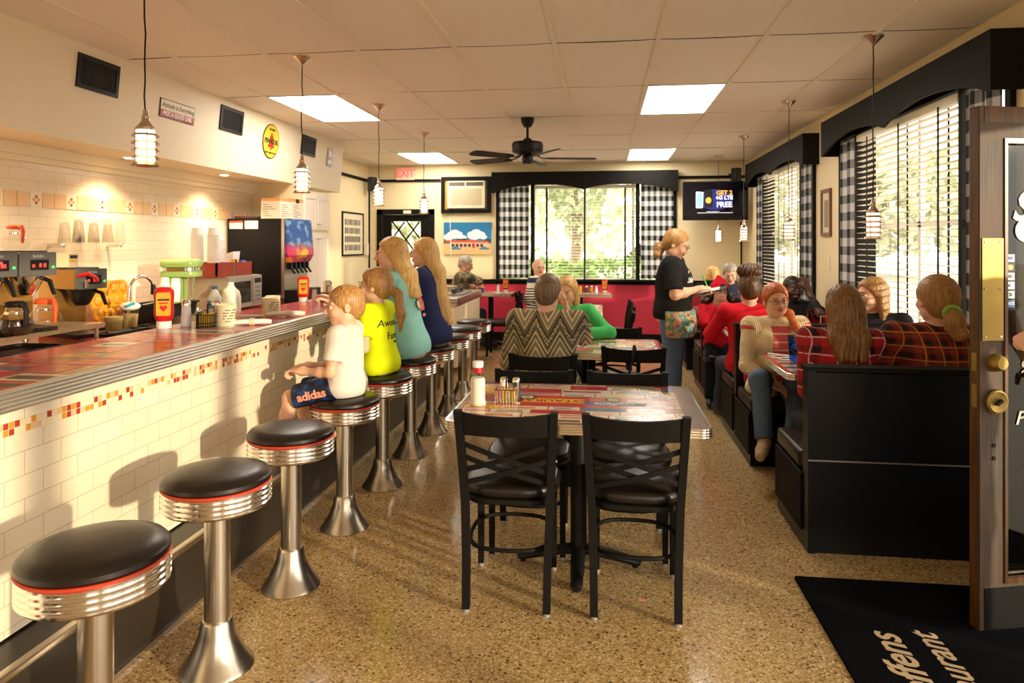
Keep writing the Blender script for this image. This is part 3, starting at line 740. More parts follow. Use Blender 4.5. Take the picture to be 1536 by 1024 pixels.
# ================================================================ BOOTHS
BX0, BX1 = .985, XR-.004
def bench(y, dirs, label, hide=False):
    """booth bench; y of the back board; dirs: +1 seat beyond it, -1 seat on the camera side"""
    t = thing('booth_bench', label, 'booth', (BX0, y, 0), 0, 'black booths with coral backs')
    L = BX1-BX0
    e = .035
    # back board framed in black with an end panel
    MB().box(0, e, -.045, .045, 0, .90).box(e, L, -.035, .035, 0, .875).build('back_board', M_laminate, t, smooth=False)
    MB().box(-.006, L, -.052, .052, .885, .905).build('top_cap', M_blackwood, t, smooth=False)
    if dirs == (1,): MB().box(.0, L, -.048, -.043, .448, .455).build('metal_strip', M_steel, t, smooth=False)
    for d in dirs:
        y0, y1 = sorted((d*.046, d*.56))
        MB().box(.0, L, y0, y1, 0.0, .36).build('seat_base', M_laminate, t, smooth=False)
        MB().box(-.012, .0, y0, y1, .08, .36).build('end_panel', M_blackwood, t, smooth=False)
        y0, y1 = sorted((d*.10, d*.585))
        MB().rbox(0.0, L, y0, y1, .362, .455, .03, tb=.02).build('seat_cushion', M_vinyl, t, ang=60)
        y0, y1 = sorted((d*.045, d*.115))
        MB().rbox(.05, L, y0, y1, .47, .865, .02, axis='y', tb=.018).build('back_cushion', M_pinkvinyl, t, ang=60)
    return t
BY = [3.60, 5.46, 7.30, 9.12]
bench(BY[0], (1,), 'booth bench nearest the camera, plain black back towards the camera by the open door')
bench(BY[1], (-1, 1), 'double booth bench where the red haired woman in the cream cardigan sits')
bench(BY[2], (-1, 1), 'double booth bench behind the child in the red hat')
bench(BY[3], (-1, 1), 'double booth bench farthest back, in the corner under the television')
def booth_table(y, label, seed):
    t = thing('booth_table', label, 'table', (1.58, y, 0), 0, 'booth tables')
    mb = MB(); mb.m(M_topred2).rbox(-.53, .53, -.36, .36, .735, .759, .05); ads(mb, -.50, .50, -.33, .33, .7596, (.17, .085), random.Random(seed), CARD, .1)
    mb.build('tabletop', None, t, smooth=False); edge_ring(MB(), 1.07, .73, .05, .72, .76).build('ribbed_edge', M_chrome, t, ang=25)
    MB().lathe([(.24, .0), (.24, .01), (.06, .04), (.038, .06), (.038, .72)], n=28).build('pedestal', M_black, t)
booth_table(4.53, 'booth table with the blue cup, between the red haired woman and the plaid shirts', 31)
booth_table(6.38, 'booth table in front of the child in the red hat', 32)
booth_table(8.22, 'booth table beside the waitress, before the grey haired man', 33)
# ================================================================ CREAM CABINET beyond the stools
cbt = thing('serving_cabinet', 'cream panelled cabinet with steel edged top beyond the last stool', 'cabinet', (-2.1, 8.5, 0))
MB().box(-.50, .45, -.72, .78, .10, .80).build('body', mat('cream_panelling', srgb(232, 214, 178), .5, var=.03), cbt, smooth=False)
mb = MB()
for i in range(12): mb.box(-.45+i*.08, -.445+i*.08, -.722, -.72, .1, .8)
mb.build('panel_grooves', mat('groove_shade', srgb(190, 168, 128), .6), cbt, smooth=False)
MB().box(-.52, .46, -.74, .80, .86, .89).build('top', M_steel, cbt, smooth=False)
MB().rbox(.445, .47, -.75, .81, .795, .893, .01, axis='y').rbox(-.5, .47, -.755, -.735, .83, .89, .008, axis='x').build('steel_edge', M_steel, cbt)
for a in (-.4, .36):
    for b in (-.62, .68): MB().cyl((a, b, 0), (a, b, .1), .025, n=12).build('foot', M_black, cbt)
MB().box(-.52, .45, -.735, .79, .80, .86).build('apron', MATS['cream_panelling'], cbt, smooth=False)
# ================================================================ LIGHT FITTINGS
M_tube = emis('lit_diffuser', (1.0, .94, .84), 19.0)
LL = ['fluorescent ceiling panel over the counter, the nearest on the left', 'nearest fluorescent ceiling panel on the right, just right of the fan', 'farthest fluorescent ceiling panel on the left, near the exit sign', 'farthest fluorescent ceiling panel on the right, before the back window']
for (x, y), lb in zip(LCELL, LL):
    t = thing('ceiling_light', lb, 'ceiling light', (x+.315, y+.6175, ZC), 0, 'fluorescent ceiling panels')
    a, b = .303, .606
    mb = MB(); mb.box(-a-.01, -a+.012, -b, b, -.004, .012).box(a-.012, a+.01, -b, b, -.004, .012).box(-a, a, -b-.01, -b+.012, -.004, .012).box(-a, a, b-.012, b+.01, -.004, .012)
    mb.build('frame', M_white, t, smooth=False)
    MB().box(-a+.012, a-.012, -b+.012, b-.012, .004, .01).build('diffuser', M_tube, t, smooth=False)
M_lampglass = emis('lit_frosted_glass', (1.0, .86, .62), 7.0)
M_lampglass2 = emis('lit_frosted_glass_dimmer', (1.0, .88, .68), 2.0)
def pendant(x, y, zb, label, glass=M_lampglass):
    t = thing('pendant_lamp', label, 'lamp', (x, y, zb), 0, 'nickel pendant lamps')
    H = ZC-zb
    MB().lathe([(.0, H-.055), (.010, H-.055), (.012, H-.048), (.056, H-.008), (.060, H-.004), (.060, H), (0, H)], n=28).build('canopy', M_bronze, t)
    rn = random.Random(int(y*10)); n = 9
    pts = [(rn.uniform(-.004, .004) if 0 < i < n else 0, rn.uniform(-.004, .004) if 0 < i < n else 0, .235+(H-.05-.235)*i/n) for i in range(n+1)]
    MB().tube(pts, .0035, 8).build('cord', M_black, t)
    MB().lathe([(.0, .245), (.010, .245), (.011, .222), (.017, .214), (.016, .200), (.022, .186), (.034, .172), (.0385, .168), (.0385, .156), (0, .158)], n=28).build('cap', M_bronze, t)
    MB().lathe([(.0, .012), (.036, .012), (.036, .16), (0, .16)], n=28).build('glass_tube', glass, t)
    for z in (.138, .106, .074, .042):
        MB().lathe([(.0375, z+.003), (.045, z+.003), (.057, z-.007), (.056, z-.009), (.044, z), (.0375, z)], n=32, cap=False).build('shade_ring', M_bronze, t)
    MB().lathe([(.0375, .018), (.042, .018), (.058, .002), (.056, 0), (.0375, .010)], n=32, cap=False).build('bottom_ring', M_bronze, t)
    mb = MB()
    for i in range(4): a = PI/4+i*PI/2; mb.cyl((.039*math.cos(a), .039*math.sin(a), .01), (.039*math.cos(a), .039*math.sin(a), .165), .0025, n=8)
    mb.build('cage_rods', M_bronze, t)
    return t
PL = ['nearest pendant lamp over the lunch counter', 'pendant lamp over the counter, second from the camera on the left', 'pendant lamp over the counter, third from the camera on the left', 'farthest pendant lamp on the counter side, under the exit sign end']
for y, lb in zip((2.82, 4.42, 6.02, 7.60), PL): pendant(-1.98, y, 1.84, lb)
PR = ['pendant lamp nearest the camera on the booth side, before the large blind', 'pendant lamp over the booth where the red haired woman sits', 'pendant lamp on the booth side just right of the television', 'farthest pendant lamp on the booth side, hanging before the television']
for i, (y, lb) in enumerate(zip((4.43, 6.35, 8.32, 10.1), PR)): pendant(1.60, y, 1.53, lb, M_lampglass if i == 3 else M_lampglass2)
# recessed spots under the soffit
for y, lb in ((3.45, 'recessed ceiling spot over the coffee brewers, nearest'), (4.75, 'recessed spot in the soffit over the tap'), (6.05, 'recessed spot in the soffit over the microwave oven')):
    t = thing('downlight', lb, 'spotlight', (-3.46, y, 2.14), 0, 'recessed spots under the soffit')
    MB().lathe([(.045, -.006), (.065, -.006), (.07, 0), (.045, 0)], n=28, cap=False).build('trim_ring', M_white, t)
    MB().lathe([(0, -.012), (.03, -.010), (.043, -.002), (.043, .0), (0, 0)], n=24).build('bulb', emis('warm_bulb', (1.0, .62, .28), 26.0), t)
    l = bpy.data.lights.new('spot', 'SPOT'); l.energy = 60; l.color = (1.0, .72, .44); l.spot_size = 2.3; l.spot_blend = .8; l.shadow_soft_size = .04
    lo = bpy.data.objects.new('spot', l); COL.objects.link(lo); lo.parent = t; lo.location = (0, 0, -.03); lo.rotation_euler = (0, -.05, 0)
# ================================================================ CEILING FAN
t = thing('ceiling_fan', 'black five blade ceiling fan in the middle of the room', 'fan', (-.74, 6.85, 0))
MB().lathe([(0, 2.65), (.035, 2.65), (.06, 2.69), (.068, 2.74), (0, 2.74)], n=28).lathe([(.013, 2.53), (.013, 2.66)], n=14).build('canopy', M_black, t)
MB().lathe([(0, 2.385), (.10, 2.385), (.148, 2.40), (.155, 2.42), (.155, 2.475), (.145, 2.50), (.05, 2.515), (.03, 2.54), (0, 2.54)], n=40).build('motor_housing', M_black, t)
MB().lathe([(0, 2.29), (.045, 2.29), (.055, 2.31), (.055, 2.35), (.04, 2.385), (0, 2.385)], n=24).build('switch_housing', M_black, t)
for k in range(5):
    a = .18+k*2*PI/5; M = Matrix.Rotation(a, 4, 'Z') @ Matrix.Rotation(math.radians(13), 4, 'X')
    mb = MB(); pts = []
    for (x, w) in ((.20, .045), (.24, .056), (.60, .066), (.655, .06), (.68, .035)): pts.append((x, w))
    out = [(x, -w) for x, w in pts]+[(x, w) for x, w in pts[::-1]]
    mb.loft([[M @ Vector((x, y, -.004)) for x, y in out], [M @ Vector((x, y, .004)) for x, y in out]])
    b = mb.build('blade', M_black, t, loc=(0, 0, 2.345)); 
    M2 = Matrix.Rotation(a, 4, 'Z')
    MB().tube([M2 @ Vector(p) for p in ((.05, 0, .045), (.10, 0, .02), (.15, .0, .0), (.26, .0, -.004))], [.014, .012, .014, .022], 8, .4).build('blade_iron', M_black, b)
# ================================================================ ON THE SOFFIT FACE (leans slightly: x = -3.25 at 2.14, -3.19 at 2.76)
def sfx(z): return -3.25+.06*(z-2.14)/.62
SL = math.atan2(.06, .62)
def on_soffit(name, label, cat, y, z, group=None):
    t = thing(name, label, cat, (sfx(z), y, z), 0, group); t.rotation_euler = (0, SL, 0); return t     # local x out of the wall, y along, z up
for y, lb in ((4.10, 'large black vent grille on the soffit, nearest the camera'), (5.72, 'black vent grille on the soffit left of the round yellow sign'), (7.32, 'black vent grille on the soffit right of the round yellow sign')):
    t = on_soffit('vent_grille', lb, 'vent', y, 2.575, 'black vent grilles on the soffit')
    w, h = .185, .105
    mb = MB(); mb.box(.001, .012, -w, -w+.03, -h, h).box(.001, .012, w-.03, w, -h, h).box(.001, .012, -w+.03, w-.03, h-.03, h).box(.001, .012, -w+.03, w-.03, -h, -h+.025)
    mb.build('frame', M_black, t, smooth=False); MB().box(.001, .003, -w+.02, w-.02, -h+.02, h-.02).build('backing', mat('vent_shadow', (.004, .004, .004), .9), t, smooth=False)
    mb = MB(); y0 = -w+.045
    while y0 < w-.035: mb.box(.004, .009, y0, y0+.003, -h+.03, h-.035); y0 += .0175
    mb.build('louvres', M_darkgrey, t, smooth=False)
t = on_soffit('wall_sign', 'red and cream sign about attitude on the soffit', 'sign', 4.95, 2.505)
MB().m(M_black).box(.001, .006, -.215, .215, -.068, .068).m(M_offwhite).box(.006, .008, -.208, .208, -.012, .062).m(mat('sign_red', srgb(176, 36, 36), .4)).box(.006, .008, -.208, .208, -.062, -.012).build('panel', None, t, smooth=False)
M_inkk = mat('black_ink', (.02, .018, .016), .5); M_whink = mat('white_ink', (.85, .82, .76), .5)
text('Attitude is Everything', .052, M_inkk, t, (.0088, 0, .024), ROT_E, shear=.4, sx=.88)
text('PICK A GOOD ONE', .042, M_whink, t, (.0088, 0, -.036), ROT_E, bold=.0015, sx=.95)
t = on_soffit('round_sign', 'round yellow oil sign with a red bell on the soffit', 'sign', 6.46, 2.50)
mb = MB(); mb.m(M_inkk).cyl((.001, 0, 0), (.006, 0, 0), .168, n=48).m(mat('sign_yellow', srgb(232, 200, 40), .35)).cyl((.006, 0, 0), (.008, 0, 0), .158, n=48)
bell = [(-.062, -.062), (.062, -.062), (.062, -.045), (.048, -.03), (.042, .02), (.03, .052), (.014, .062), (.014, .08), (-.014, .08), (-.014, .062), (-.03, .052), (-.042, .02), (-.048, -.03), (-.062, -.045)]
mb.m(M_redplastic).prism(bell, 'x', .008, .0092).cyl((.008, 0, -.072), (.0092, 0, -.072), .014, n=16).build('disc', None, t)
text('PENNZOIL', .062, M_inkk, t, (.0098, 0, -.002), ROT_E, bold=.0025, sx=.92)
text('SUPREME', .03, M_inkk, t, (.0088, 0, .112), ROT_E, bold=.001)
text('SAFE LUBRICATION', .024, M_inkk, t, (.0088, 0, -.112), ROT_E, bold=.001)
t = on_soffit('small_plaque', 'small grey plaque with a red badge near the end of the soffit', 'sign', 7.93, 2.52)
MB().m(M_grey).rbox(.001, .008, -.075, .075, -.105, .105, .012, axis='x').m(M_redplastic).cyl((.008, 0, .035), (.0095, 0, .035), .048, n=28).m(M_whink).cyl((.0095, 0, .035), (.0102, 0, .035), .026, n=20).m(M_silver).box(.008, .0095, -.05, .05, -.075, -.03).build('plate', None, t)
# ================================================================ BACK WALL THINGS
t = thing('exit_sign', 'red exit sign high on the back wall above the lattice door', 'sign', (-3.09, YB, 2.61))
MB().rbox(-.145, .145, -.045, -.001, -.10, .10, .008, axis='y').build('housing', mat('sign_housing', srgb(240, 214, 190), .5), t)
text('EXIT', .17, emis('exit_red', (1.0, .10, .09), 1.4), t, (.0, -.047, 0), ROT_S, bold=.005, sx=.82)
t = thing('picture_canvas', 'unframed colour picture of a roadside restaurant under blue sky, back wall', 'picture', (-2.10, YB, 1.34))
mb = MB(); w, h, y_ = .375, .50, -.03
mb.m(mat('canvas_sky', srgb(30, 120, 170), .6)).box(-w, w, -.03, -.001, .0, h)
PC = [0]
def patch(mb, c, pts, d=.0006): PC[0] += 1; mb.m(c).prism(pts, 'y', -.0302-PC[0]*.00012, -.03)
rc = random.Random(5); M_cloud = mat('canvas_cloud', srgb(240, 240, 236), .6)
for (cx0, cz, r) in ((-.26, .32, .05), (-.2, .345, .06), (-.14, .32, .055), (-.2, .30, .08), (.08, .31, .07), (.14, .35, .06), (.20, .31, .07), (.11, .29, .09), (.25, .27, .05), (-.30, .27, .07), (-.08, .26, .06)):
    patch(mb, M_cloud, [(max(-w, min(w, cx0+r*1.2*math.cos(a*PI/8))), cz+r*.7*math.sin(a*PI/8)) for a in range(16)], .0004)
M_ctree = mat('canvas_tree', srgb(34, 66, 50), .6)
for (cx0, cz, r) in ((-.33, .215, .06), (-.12, .24, .07), (-.05, .25, .06), (-.2, .22, .05), (.06, .215, .05), (.33, .24, .06), (.25, .21, .05), (.16, .205, .05)):
    patch(mb, M_ctree, [(max(-w, min(w, cx0+r*.9*math.cos(a*PI/8))), cz-.03+r*.5*math.sin(a*PI/8)) for a in range(16)], .0008)
patch(mb, mat('canvas_ground', srgb(214, 178, 120), .6), [(-w, 0), (w, 0), (w, .17), (-w, .17)], .001)
patch(mb, mat('canvas_wall', srgb(224, 180, 150), .6), [(-.30, .10), (.30, .10), (.33, .19), (-.27, .19)], .0013)
patch(mb, mat('canvas_roof', srgb(204, 84, 50), .6), [(-.36, .19), (.35, .18), (.33, .208), (.12, .212), (.12, .228), (.0, .228), (0, .216), (-.33, .225)], .0016)
for i in range(8): patch(mb, mat('canvas_window', srgb(70, 56, 60), .6), [(-.25+i*.065, .115), (-.205+i*.065, .115), (-.205+i*.065, .165), (-.25+i*.065, .165)], .0018)
patch(mb, mat('canvas_door', srgb(180, 40, 34), .6), [(.085, .10), (.12, .10), (.12, .175), (.085, .175)], .002)
for cx0 in (-.18, .27): patch(mb, mat('canvas_car', srgb(60, 130, 150), .6), [(cx0-.08, .075), (cx0+.08, .075), (cx0+.075, .10), (cx0+.035, .105), (cx0+.02, .122), (cx0-.03, .122), (cx0-.045, .105), (cx0-.08, .10)], .002)
mb.m(mat('canvas_ground', (0, 0, 0))).box(-w, w, -.03, -.001, -.0, .002)
mb.build('canvas', None, t, smooth=False)
# air conditioner in a black frame
t = thing('air_conditioner', 'cream window air conditioner set in a black frame high on the back wall', 'air conditioner', (-2.12, YB, 2.265))
mb = MB(); frame_xz(mb, -.335, .335, -.225, .225, -.06, -.001, .058); mb.build('frame', M_blackwood, t, smooth=False)
MB().box(-.335, -.295, -.04, -.001, -.225, .225).build('filler_board', mat('yellow_board', srgb(196, 140, 40), .6), t, smooth=False)
MB().rbox(-.285, .305, -.09, -.001, -.205, .215, .015, axis='y').build('casing', mat('aged_cream_plastic', srgb(226, 214, 180), .45), t)
mb = MB()
for i in range(14): mb.box(-.24, .26, -.093, -.09, -.16+i*.0185, -.15+i*.0185)
mb.build('intake_louvres', mat('louvre_shade', srgb(176, 160, 124), .6), t, smooth=False)
MB().box(-.26, -.01, -.092, -.09, .135, .195).box(.01, .28, -.092, -.09, .135, .195).build('outlet_grille', mat('grille_shade', srgb(96, 86, 66), .6), t, smooth=False)
MB().tube([(-.25, -.03, -.2), (-.255, -.03, -.33), (-.24, -.035, -.95)], .006, 8).build('power_cord', M_white, t)
# television
t = thing('television', 'wall mounted television showing a phone advertisement, back right corner', 'television', (1.60, 10.40, 2.12), -.06)
MB().rbox(-.455, .455, -.03, .03, -.275, .285, .015, axis='y').build('casing', M_black, t)
MB().box(-.43, .43, -.032, -.03, -.215, .262).build('screen', mat('screen_glass', (.004, .004, .012), .08), t, smooth=False)
scr = MB(); E_bl = emis('screen_blue', (.02, .03, .22), .7); E_cy = emis('screen_cyan', (.25, .7, .85), 1.0); E_wh = emis('screen_white', (.85, .85, 1.0), 1.2); E_or = emis('screen_orange', (1, .45, .05), 1.2)
scr.m(E_bl).prism([(.24*math.cos(a*PI/12), .02+.15*math.sin(a*PI/12)) for a in range(24)], 'y', -.0328, -.032)
scr.m(E_wh).prism([(-.27, -.10), (-.175, -.10), (-.165, .13), (-.27, .14)], 'y', -.0336, -.0328).m(E_cy).prism([(-.26, -.08), (-.185, -.08), (-.18, .115), (-.26, .12)], 'y', -.034, -.0336)
scr.m(M_inkk).prism([(-.15, -.09), (-.04, -.09), (-.04, .155), (-.15, .165)], 'y', -.0340, -.0328).m(E_or).prism([(-.095+.04*math.cos(a*PI/8), .01+.045*math.sin(a*PI/8)) for a in range(16)], 'y', -.0344, -.034)
scr.m(E_wh).box(-.25, .24, -.0335, -.0328, -.172, -.166).box(-.12, .06, -.0335, -.0328, -.155, -.150)
scr.build('screen_picture', None, t, smooth=False)
for s_, z, sz, m_ in (('GET 2', .115, .085, E_or), ('4G LTE', .045, .075, E_wh), ('FREE', -.055, .105, E_wh)): text(s_, sz, m_, t, (.125, -.0345, z), ROT_S, 'screen_lettering', bold=.003)
MB().box(-.10, .10, .03, .30, -.10, .12).build('wall_bracket', M_black, t, smooth=False)
def speaker(x, y, z, rz, label):
    t = thing('wall_speaker', label, 'speaker', (x, y, z), rz, 'small black speakers')
    MB().rbox(-.055, .055, -.06, .05, -.11, .11, .012, tb=.01).build('cabinet', M_black, t)
    MB().box(-.045, .045, -.0625, -.06, -.095, .095).build('grille_cloth', M_darkgrey, t, smooth=False); MB().cyl((0, .04, 0), (0, .14, .03), .014, n=10).build('bracket', M_black, t)
speaker(-3.56, 10.52, 2.43, -.6, 'small black speaker in the back left corner near the exit sign'); speaker(1.92, 10.55, 2.50, .6, 'small black speaker in the corner above the television')
MB_ = MB().box(-.03, .03, -.012, -.001, -.05, .05); o = MB_.build('wall_switch', M_cream, None, smooth=False, loc=(1.965, YB, 1.73)); tag(o, 'small cream box on the wall under the television', 'switch')
# framed collage on the left wall
t = thing('framed_photographs', 'black framed sheet of small photographs on the left wall before the lattice door', 'picture', (XL, 10.02, 1.65))
mb = MB(); frame_yz(mb, -.42, .42, -.30, .30, .001, .02, .022); mb.build('frame', M_blackwood, t, smooth=False)
mb = MB(); mb.m(mat('collage_mount', srgb(236, 222, 186), .6)).box(.001, .008, -.42, .42, -.30, .30)
for j in range(4):
    for i in range(9):
        mb.m(mat('photo_grey_%d' % ((i*j+i) % 3), [(.10, .08, .07), (.30, .26, .22), (.18, .14, .11)][(i*j+i) % 3], .4)).box(.008, .0088, -.33+i*.073, -.275+i*.073, .13-j*.125, .215-j*.125)
mb.build('photograph_sheet', None, t, smooth=False)
o = MB().box(-.012, -.001, -.04, .04, -.06, .06).build('wall_plate', M_cream, None, smooth=False, loc=(XL+.013, 8.62, 1.36)); tag(o, 'cream switch plate on the left wall beside the tall cupboard', 'switch')
o = MB().box(0, .04, -.05, .05, -.09, .09).build('wall_box', M_cream, None, smooth=False, loc=(XL+.001, 10.58, 1.42)); tag(o, 'small cream box on the left wall between the framed photographs and the door', 'switch')
# wood framed notice on the right wall between the windows
t = thing('framed_notice', 'narrow wood framed notice on the right wall between the two windows', 'picture', (XR, 7.02, 1.80))
mb = MB(); frame_yz(mb, -.11, .11, -.19, .19, -.02, -.001, .035); mb.build('frame', mat('reddish_wood', srgb(120, 66, 30), .4, var=.2), t, smooth=False)
MB().m(mat('aged_paper', srgb(216, 204, 176), .5)).box(-.008, -.001, -.11, .11, -.19, .19).m(mat('notice_print', srgb(150, 138, 116), .6)).box(-.009, -.008, -.06, .06, -.14, .12).build('notice_sheet', None, t, smooth=False)
o = MB().box(-.012, -.001, -.035, .035, -.06, .06).build('wall_switch', M_cream, None, smooth=False, loc=(XR, 6.95, 1.32)); tag(o, 'cream light switch on the right wall below the wood framed notice', 'switch')
# tall white cupboard beyond the soffit end
t = thing('tall_cupboard', 'tall cream cupboard with panelled doors beyond the drink machine', 'cupboard', (-3.43, 7.42, 0))
MB().box(-.265, .27, -.345, .34, 0, 2.08).build('body', M_cream, t, smooth=False)
for (z0, z1) in ((.95, 1.62), (1.66, 2.04), (.1, .91)):
    for (a, b) in ((-.335, -.01), (.01, .33)):
        d = MB().box(.27, .286, a, b, z0, z1).box(.286, .292, a, a+.05, z0, z1).box(.286, .292, b-.05, b, z0, z1).box(.286, .292, a+.05, b-.05, z1-.05, z1).box(.286, .292, a+.05, b-.05, z0, z0+.05).build('door', M_offwhite, t, smooth=False)
        MB().ell((.305, b-.025 if a < 0 else a+.025, z0+.06 if z0 > 1 else z1-.06), (.012, .012, .012), 10, 6).build('knob', M_bronze, d)
# ================================================================ BACK COUNTER AND EQUIPMENT
BC = .92
t = thing('back_counter', 'low back counter with red top under the tiled wall', 'counter', (-3.38, 3.5, 0))
MB().box(-.319, .30, -4.5, 3.52, 0, BC-.04).build('body', M_cream, t, smooth=False)
mb = MB(); mb.m(mat('back_counter_red', srgb(150, 46, 38), .2)).box(-.319, .33, -4.5, 3.52, BC-.04, BC); mb.build('countertop', None, t, smooth=False)
# --- coffee brewers on a steel rack
M_gold = mat('brewer_panel_steel', srgb(170, 130, 66), .3, .7)
rk = thing('steel_rack', 'low stainless steel rack shelf under the coffee brewers', 'rack', (-3.22, 3.45, BC))
MB().rbox(-.30, .24, -.75, .42, .085, .11, .008, axis='x').build('shelf', M_steel, rk)
for a in (-.26, .215):
    for b in (-.7, .38): MB().cyl((a, b, 0), (a, b, .086), .012, n=10).lathe([(.02, 0), (.02, .01), (.012, .014)], (a, b, 0), 12).build('leg', M_steel, rk)
M_led = emis('red_led', (1, .04, .02), 1.6); M_ledg = emis('green_led', (.05, 1, .15), 1.5)
def brewer(y, z, units, label, x=-3.30):
    """front faces +X; local: x out, y along"""
    w = .20*units; t = thing('coffee_brewer', label, 'coffee machine', (x, y, z), -.30, 'coffee brewers')
    MB().box(-.22, .13, -w/2, w/2, .30, .42).build('upper_body', M_gold, t, smooth=False)
    MB().box(-.22, -.06, -w/2, w/2, .02, .30).build('back_column', M_gold, t, smooth=False)
    MB().box(-.22, .16, -w/2, w/2, 0, .022).build('base', M_black, t, smooth=False)
    MB().box(-.20, .10, -w/2+.02, w/2-.02, .42, .432).build('warmer_top', M_darkgrey, t, smooth=False)
    for u in range(units):
        yc = -w/2+.10+.2*u
        p = MB().rbox(.13, .152, yc-.096, yc+.096, .30, .425, .008, axis='x').build('control_panel', mat('panel_grey', (.10, .095, .09), .35), t)
        MB().box(.152, .154, yc-.04, yc+.055, .33, .385).build('display', M_black, p, smooth=False)
        MB().box(.154, .155, yc-.03, yc-.018, .345, .36).box(.154, .155, yc+.005, yc+.017, .345, .365).box(.154, .155, yc+.028, yc+.04, .345, .365).build('display_digits', M_led, p, smooth=False)
        MB().cyl((.152, yc+.078, .345), (.156, yc+.078, .345), .007, n=12).build('ready_light', M_ledg, p)
        text('BUNN', .02, M_silver, p, (.1535, yc, .403), ROT_E, 'lettering', bold=.0008)
        f = MB().lathe([(.0, .195), (.035, .195), (.05, .215), (.082, .285), (.085, .298), (0, .298)], (.05, yc, 0), 28).build('brew_funnel', M_chrome if units == 2 else M_black, t)
        MB().tube([(.12, yc+.04, .285), (.17, yc+.05, .27), (.20, yc+.055, .20)], [.011, .013, .010], 8).build('funnel_handle', M_black, f)
    sp_ = MB().cyl((.13, -w/2+.04, .35), (.19, -w/2+.04, .35), .010, n=10).cyl((.185, -w/2+.04, .36), (.185, -w/2+.04, .31), .009, n=10).build('hot_water_tap', M_chrome, t)
    MB().tube([(.165, -w/2+.0, .385), (.20, -w/2+.04, .395), (.225, -w/2+.075, .37), (.228, -w/2+.08, .345)], [.011, .012, .012, .010], 8).build('tap_lever', M_redplastic, sp_)
    return t
brewer(3.32, BC+.112, 2, 'double coffee brewer with red lit displays and steel funnels, at the left edge', x=-3.16)
brewer(4.03, BC+.002, 1, 'single coffee brewer with a black funnel, left of the tap', x=-3.30)
def carafe(x, y, z, label, lid, coffee):
    t = thing('coffee_carafe', label, 'coffee pot', (x, y, z), -.4, 'glass coffee carafes')
    pr = [(.0, .0), (.055, .0), (.078, .02), (.085, .05), (.075, .09), (.045, .125), (.042, .15)]
    MB().lathe(pr, n=28, cap=False).build('glass_bowl', M_clear, t)
    if coffee: MB().lathe([(0, .003), (.052, .003), (.075, .022), (.081, .05), (.072, .088), (0, .088)], n=28).build('coffee', mat('dark_coffee', (.02, .008, .003), .1), t)
    l = MB().lathe([(.0, .148), (.05, .148), (.054, .155), (.05, .168), (.035, .176), (0, .176)], n=28).build('lid', lid, t)
    MB().tube([(.045, 0, .16), (.09, 0, .16), (.108, 0, .13), (.10, 0, .05)], [.013, .014, .012, .009], 8, 1.3).build('handle', lid, t)
    MB().lathe([(.046, .112), (.049, .112), (.049, .124), (.046, .124)], n=28, cap=False).build('band', M_chrome, t); return t
carafe(-2.98, 3.22, BC+.112, 'full coffee carafe with a black handle under the double brewer', M_black, True)
carafe(-2.99, 3.42, BC+.112, 'empty glass carafe with an orange handle under the double brewer', M_orange, False)
carafe(-3.26, 3.52, BC+.112+.434, 'glass carafe with an orange lid on top of the double brewer', M_orange, False).scale = (.8,)*3
o = MB().m(M_cardboard).box(-.05, .05, -.04, .04, 0, .085).m(M_yellow).box(.05, .051, -.03, .02, .03, .05).m(M_inkk).box(.05, .0515, -.03, .03, .055, .075).build('till_box', None, None, smooth=False); o.location = (-3.33, 3.98, BC+.436); tag(o, 'small box on top of the single coffee brewer', 'box')
# trays
def tray(x, y, z, a, b, label, m=M_black, rz=0):
    mb = MB(); mb.rbox(-a, a, -b, b, 0, .006, .04); 
    o = edge_ring(mb, 2*a+.01, 2*b+.01, .045, .004, .022, 1).build('serving_tray', m, None); o.location = (x, y, z); o.rotation_euler = (0, 0, rz); tag(o, label, 'tray', 'black serving trays'); return o
tray(-3.12, 3.28, BC+.001, .14, .27, 'black serving tray under the steel rack, at the left edge')
tray(-3.18, 4.22, BC+.001, .13, .22, 'black tray under the tubs beside the single coffee brewer')
# plastic tubs with cream
def tub(x, y, r, h, label):
    t = thing('plastic_tub', label, 'tub', (x, y, BC+.024), 0, 'clear tubs by the coffee brewer')
    MB().lathe([(0, 0), (r*.75, 0), (r, h), (r*1.05, h), (r*1.05, h+.006)], n=26, cap=False).build('tub_wall', M_clearplastic, t)
    MB().lathe([(0, .004), (r*.74, .004), (r*.93, h*.75), (0, h*.75)], n=26).build('contents', mat('creamy_contents', srgb(206, 176, 120), .6), t)
tub(-3.12, 4.13, .062, .12, 'clear tub below the black funnel, nearer one'); tub(-3.13, 4.30, .055, .12, 'clear tub with a pale liner, next to the tap')
mb = MB(); mb.ell((0, 0, .02), (.065, .065, .03), 16, 8); o = mb.build('coffee_filters', M_paper, None); o.location = (-3.13, 4.30, BC+.145); tag(o, 'white paper filters heaped on the tub next to the tap', 'filters')
o = MB().tube([(0, 0, 0), (.02, .05, .02)], [.008, .012], 8).build('scoop_handle', mat('teal_plastic', srgb(30, 160, 170), .4), None); o.location = (-3.10, 4.22, BC+.17); tag(o, 'teal scoop sticking out between the clear tubs', 'scoop')
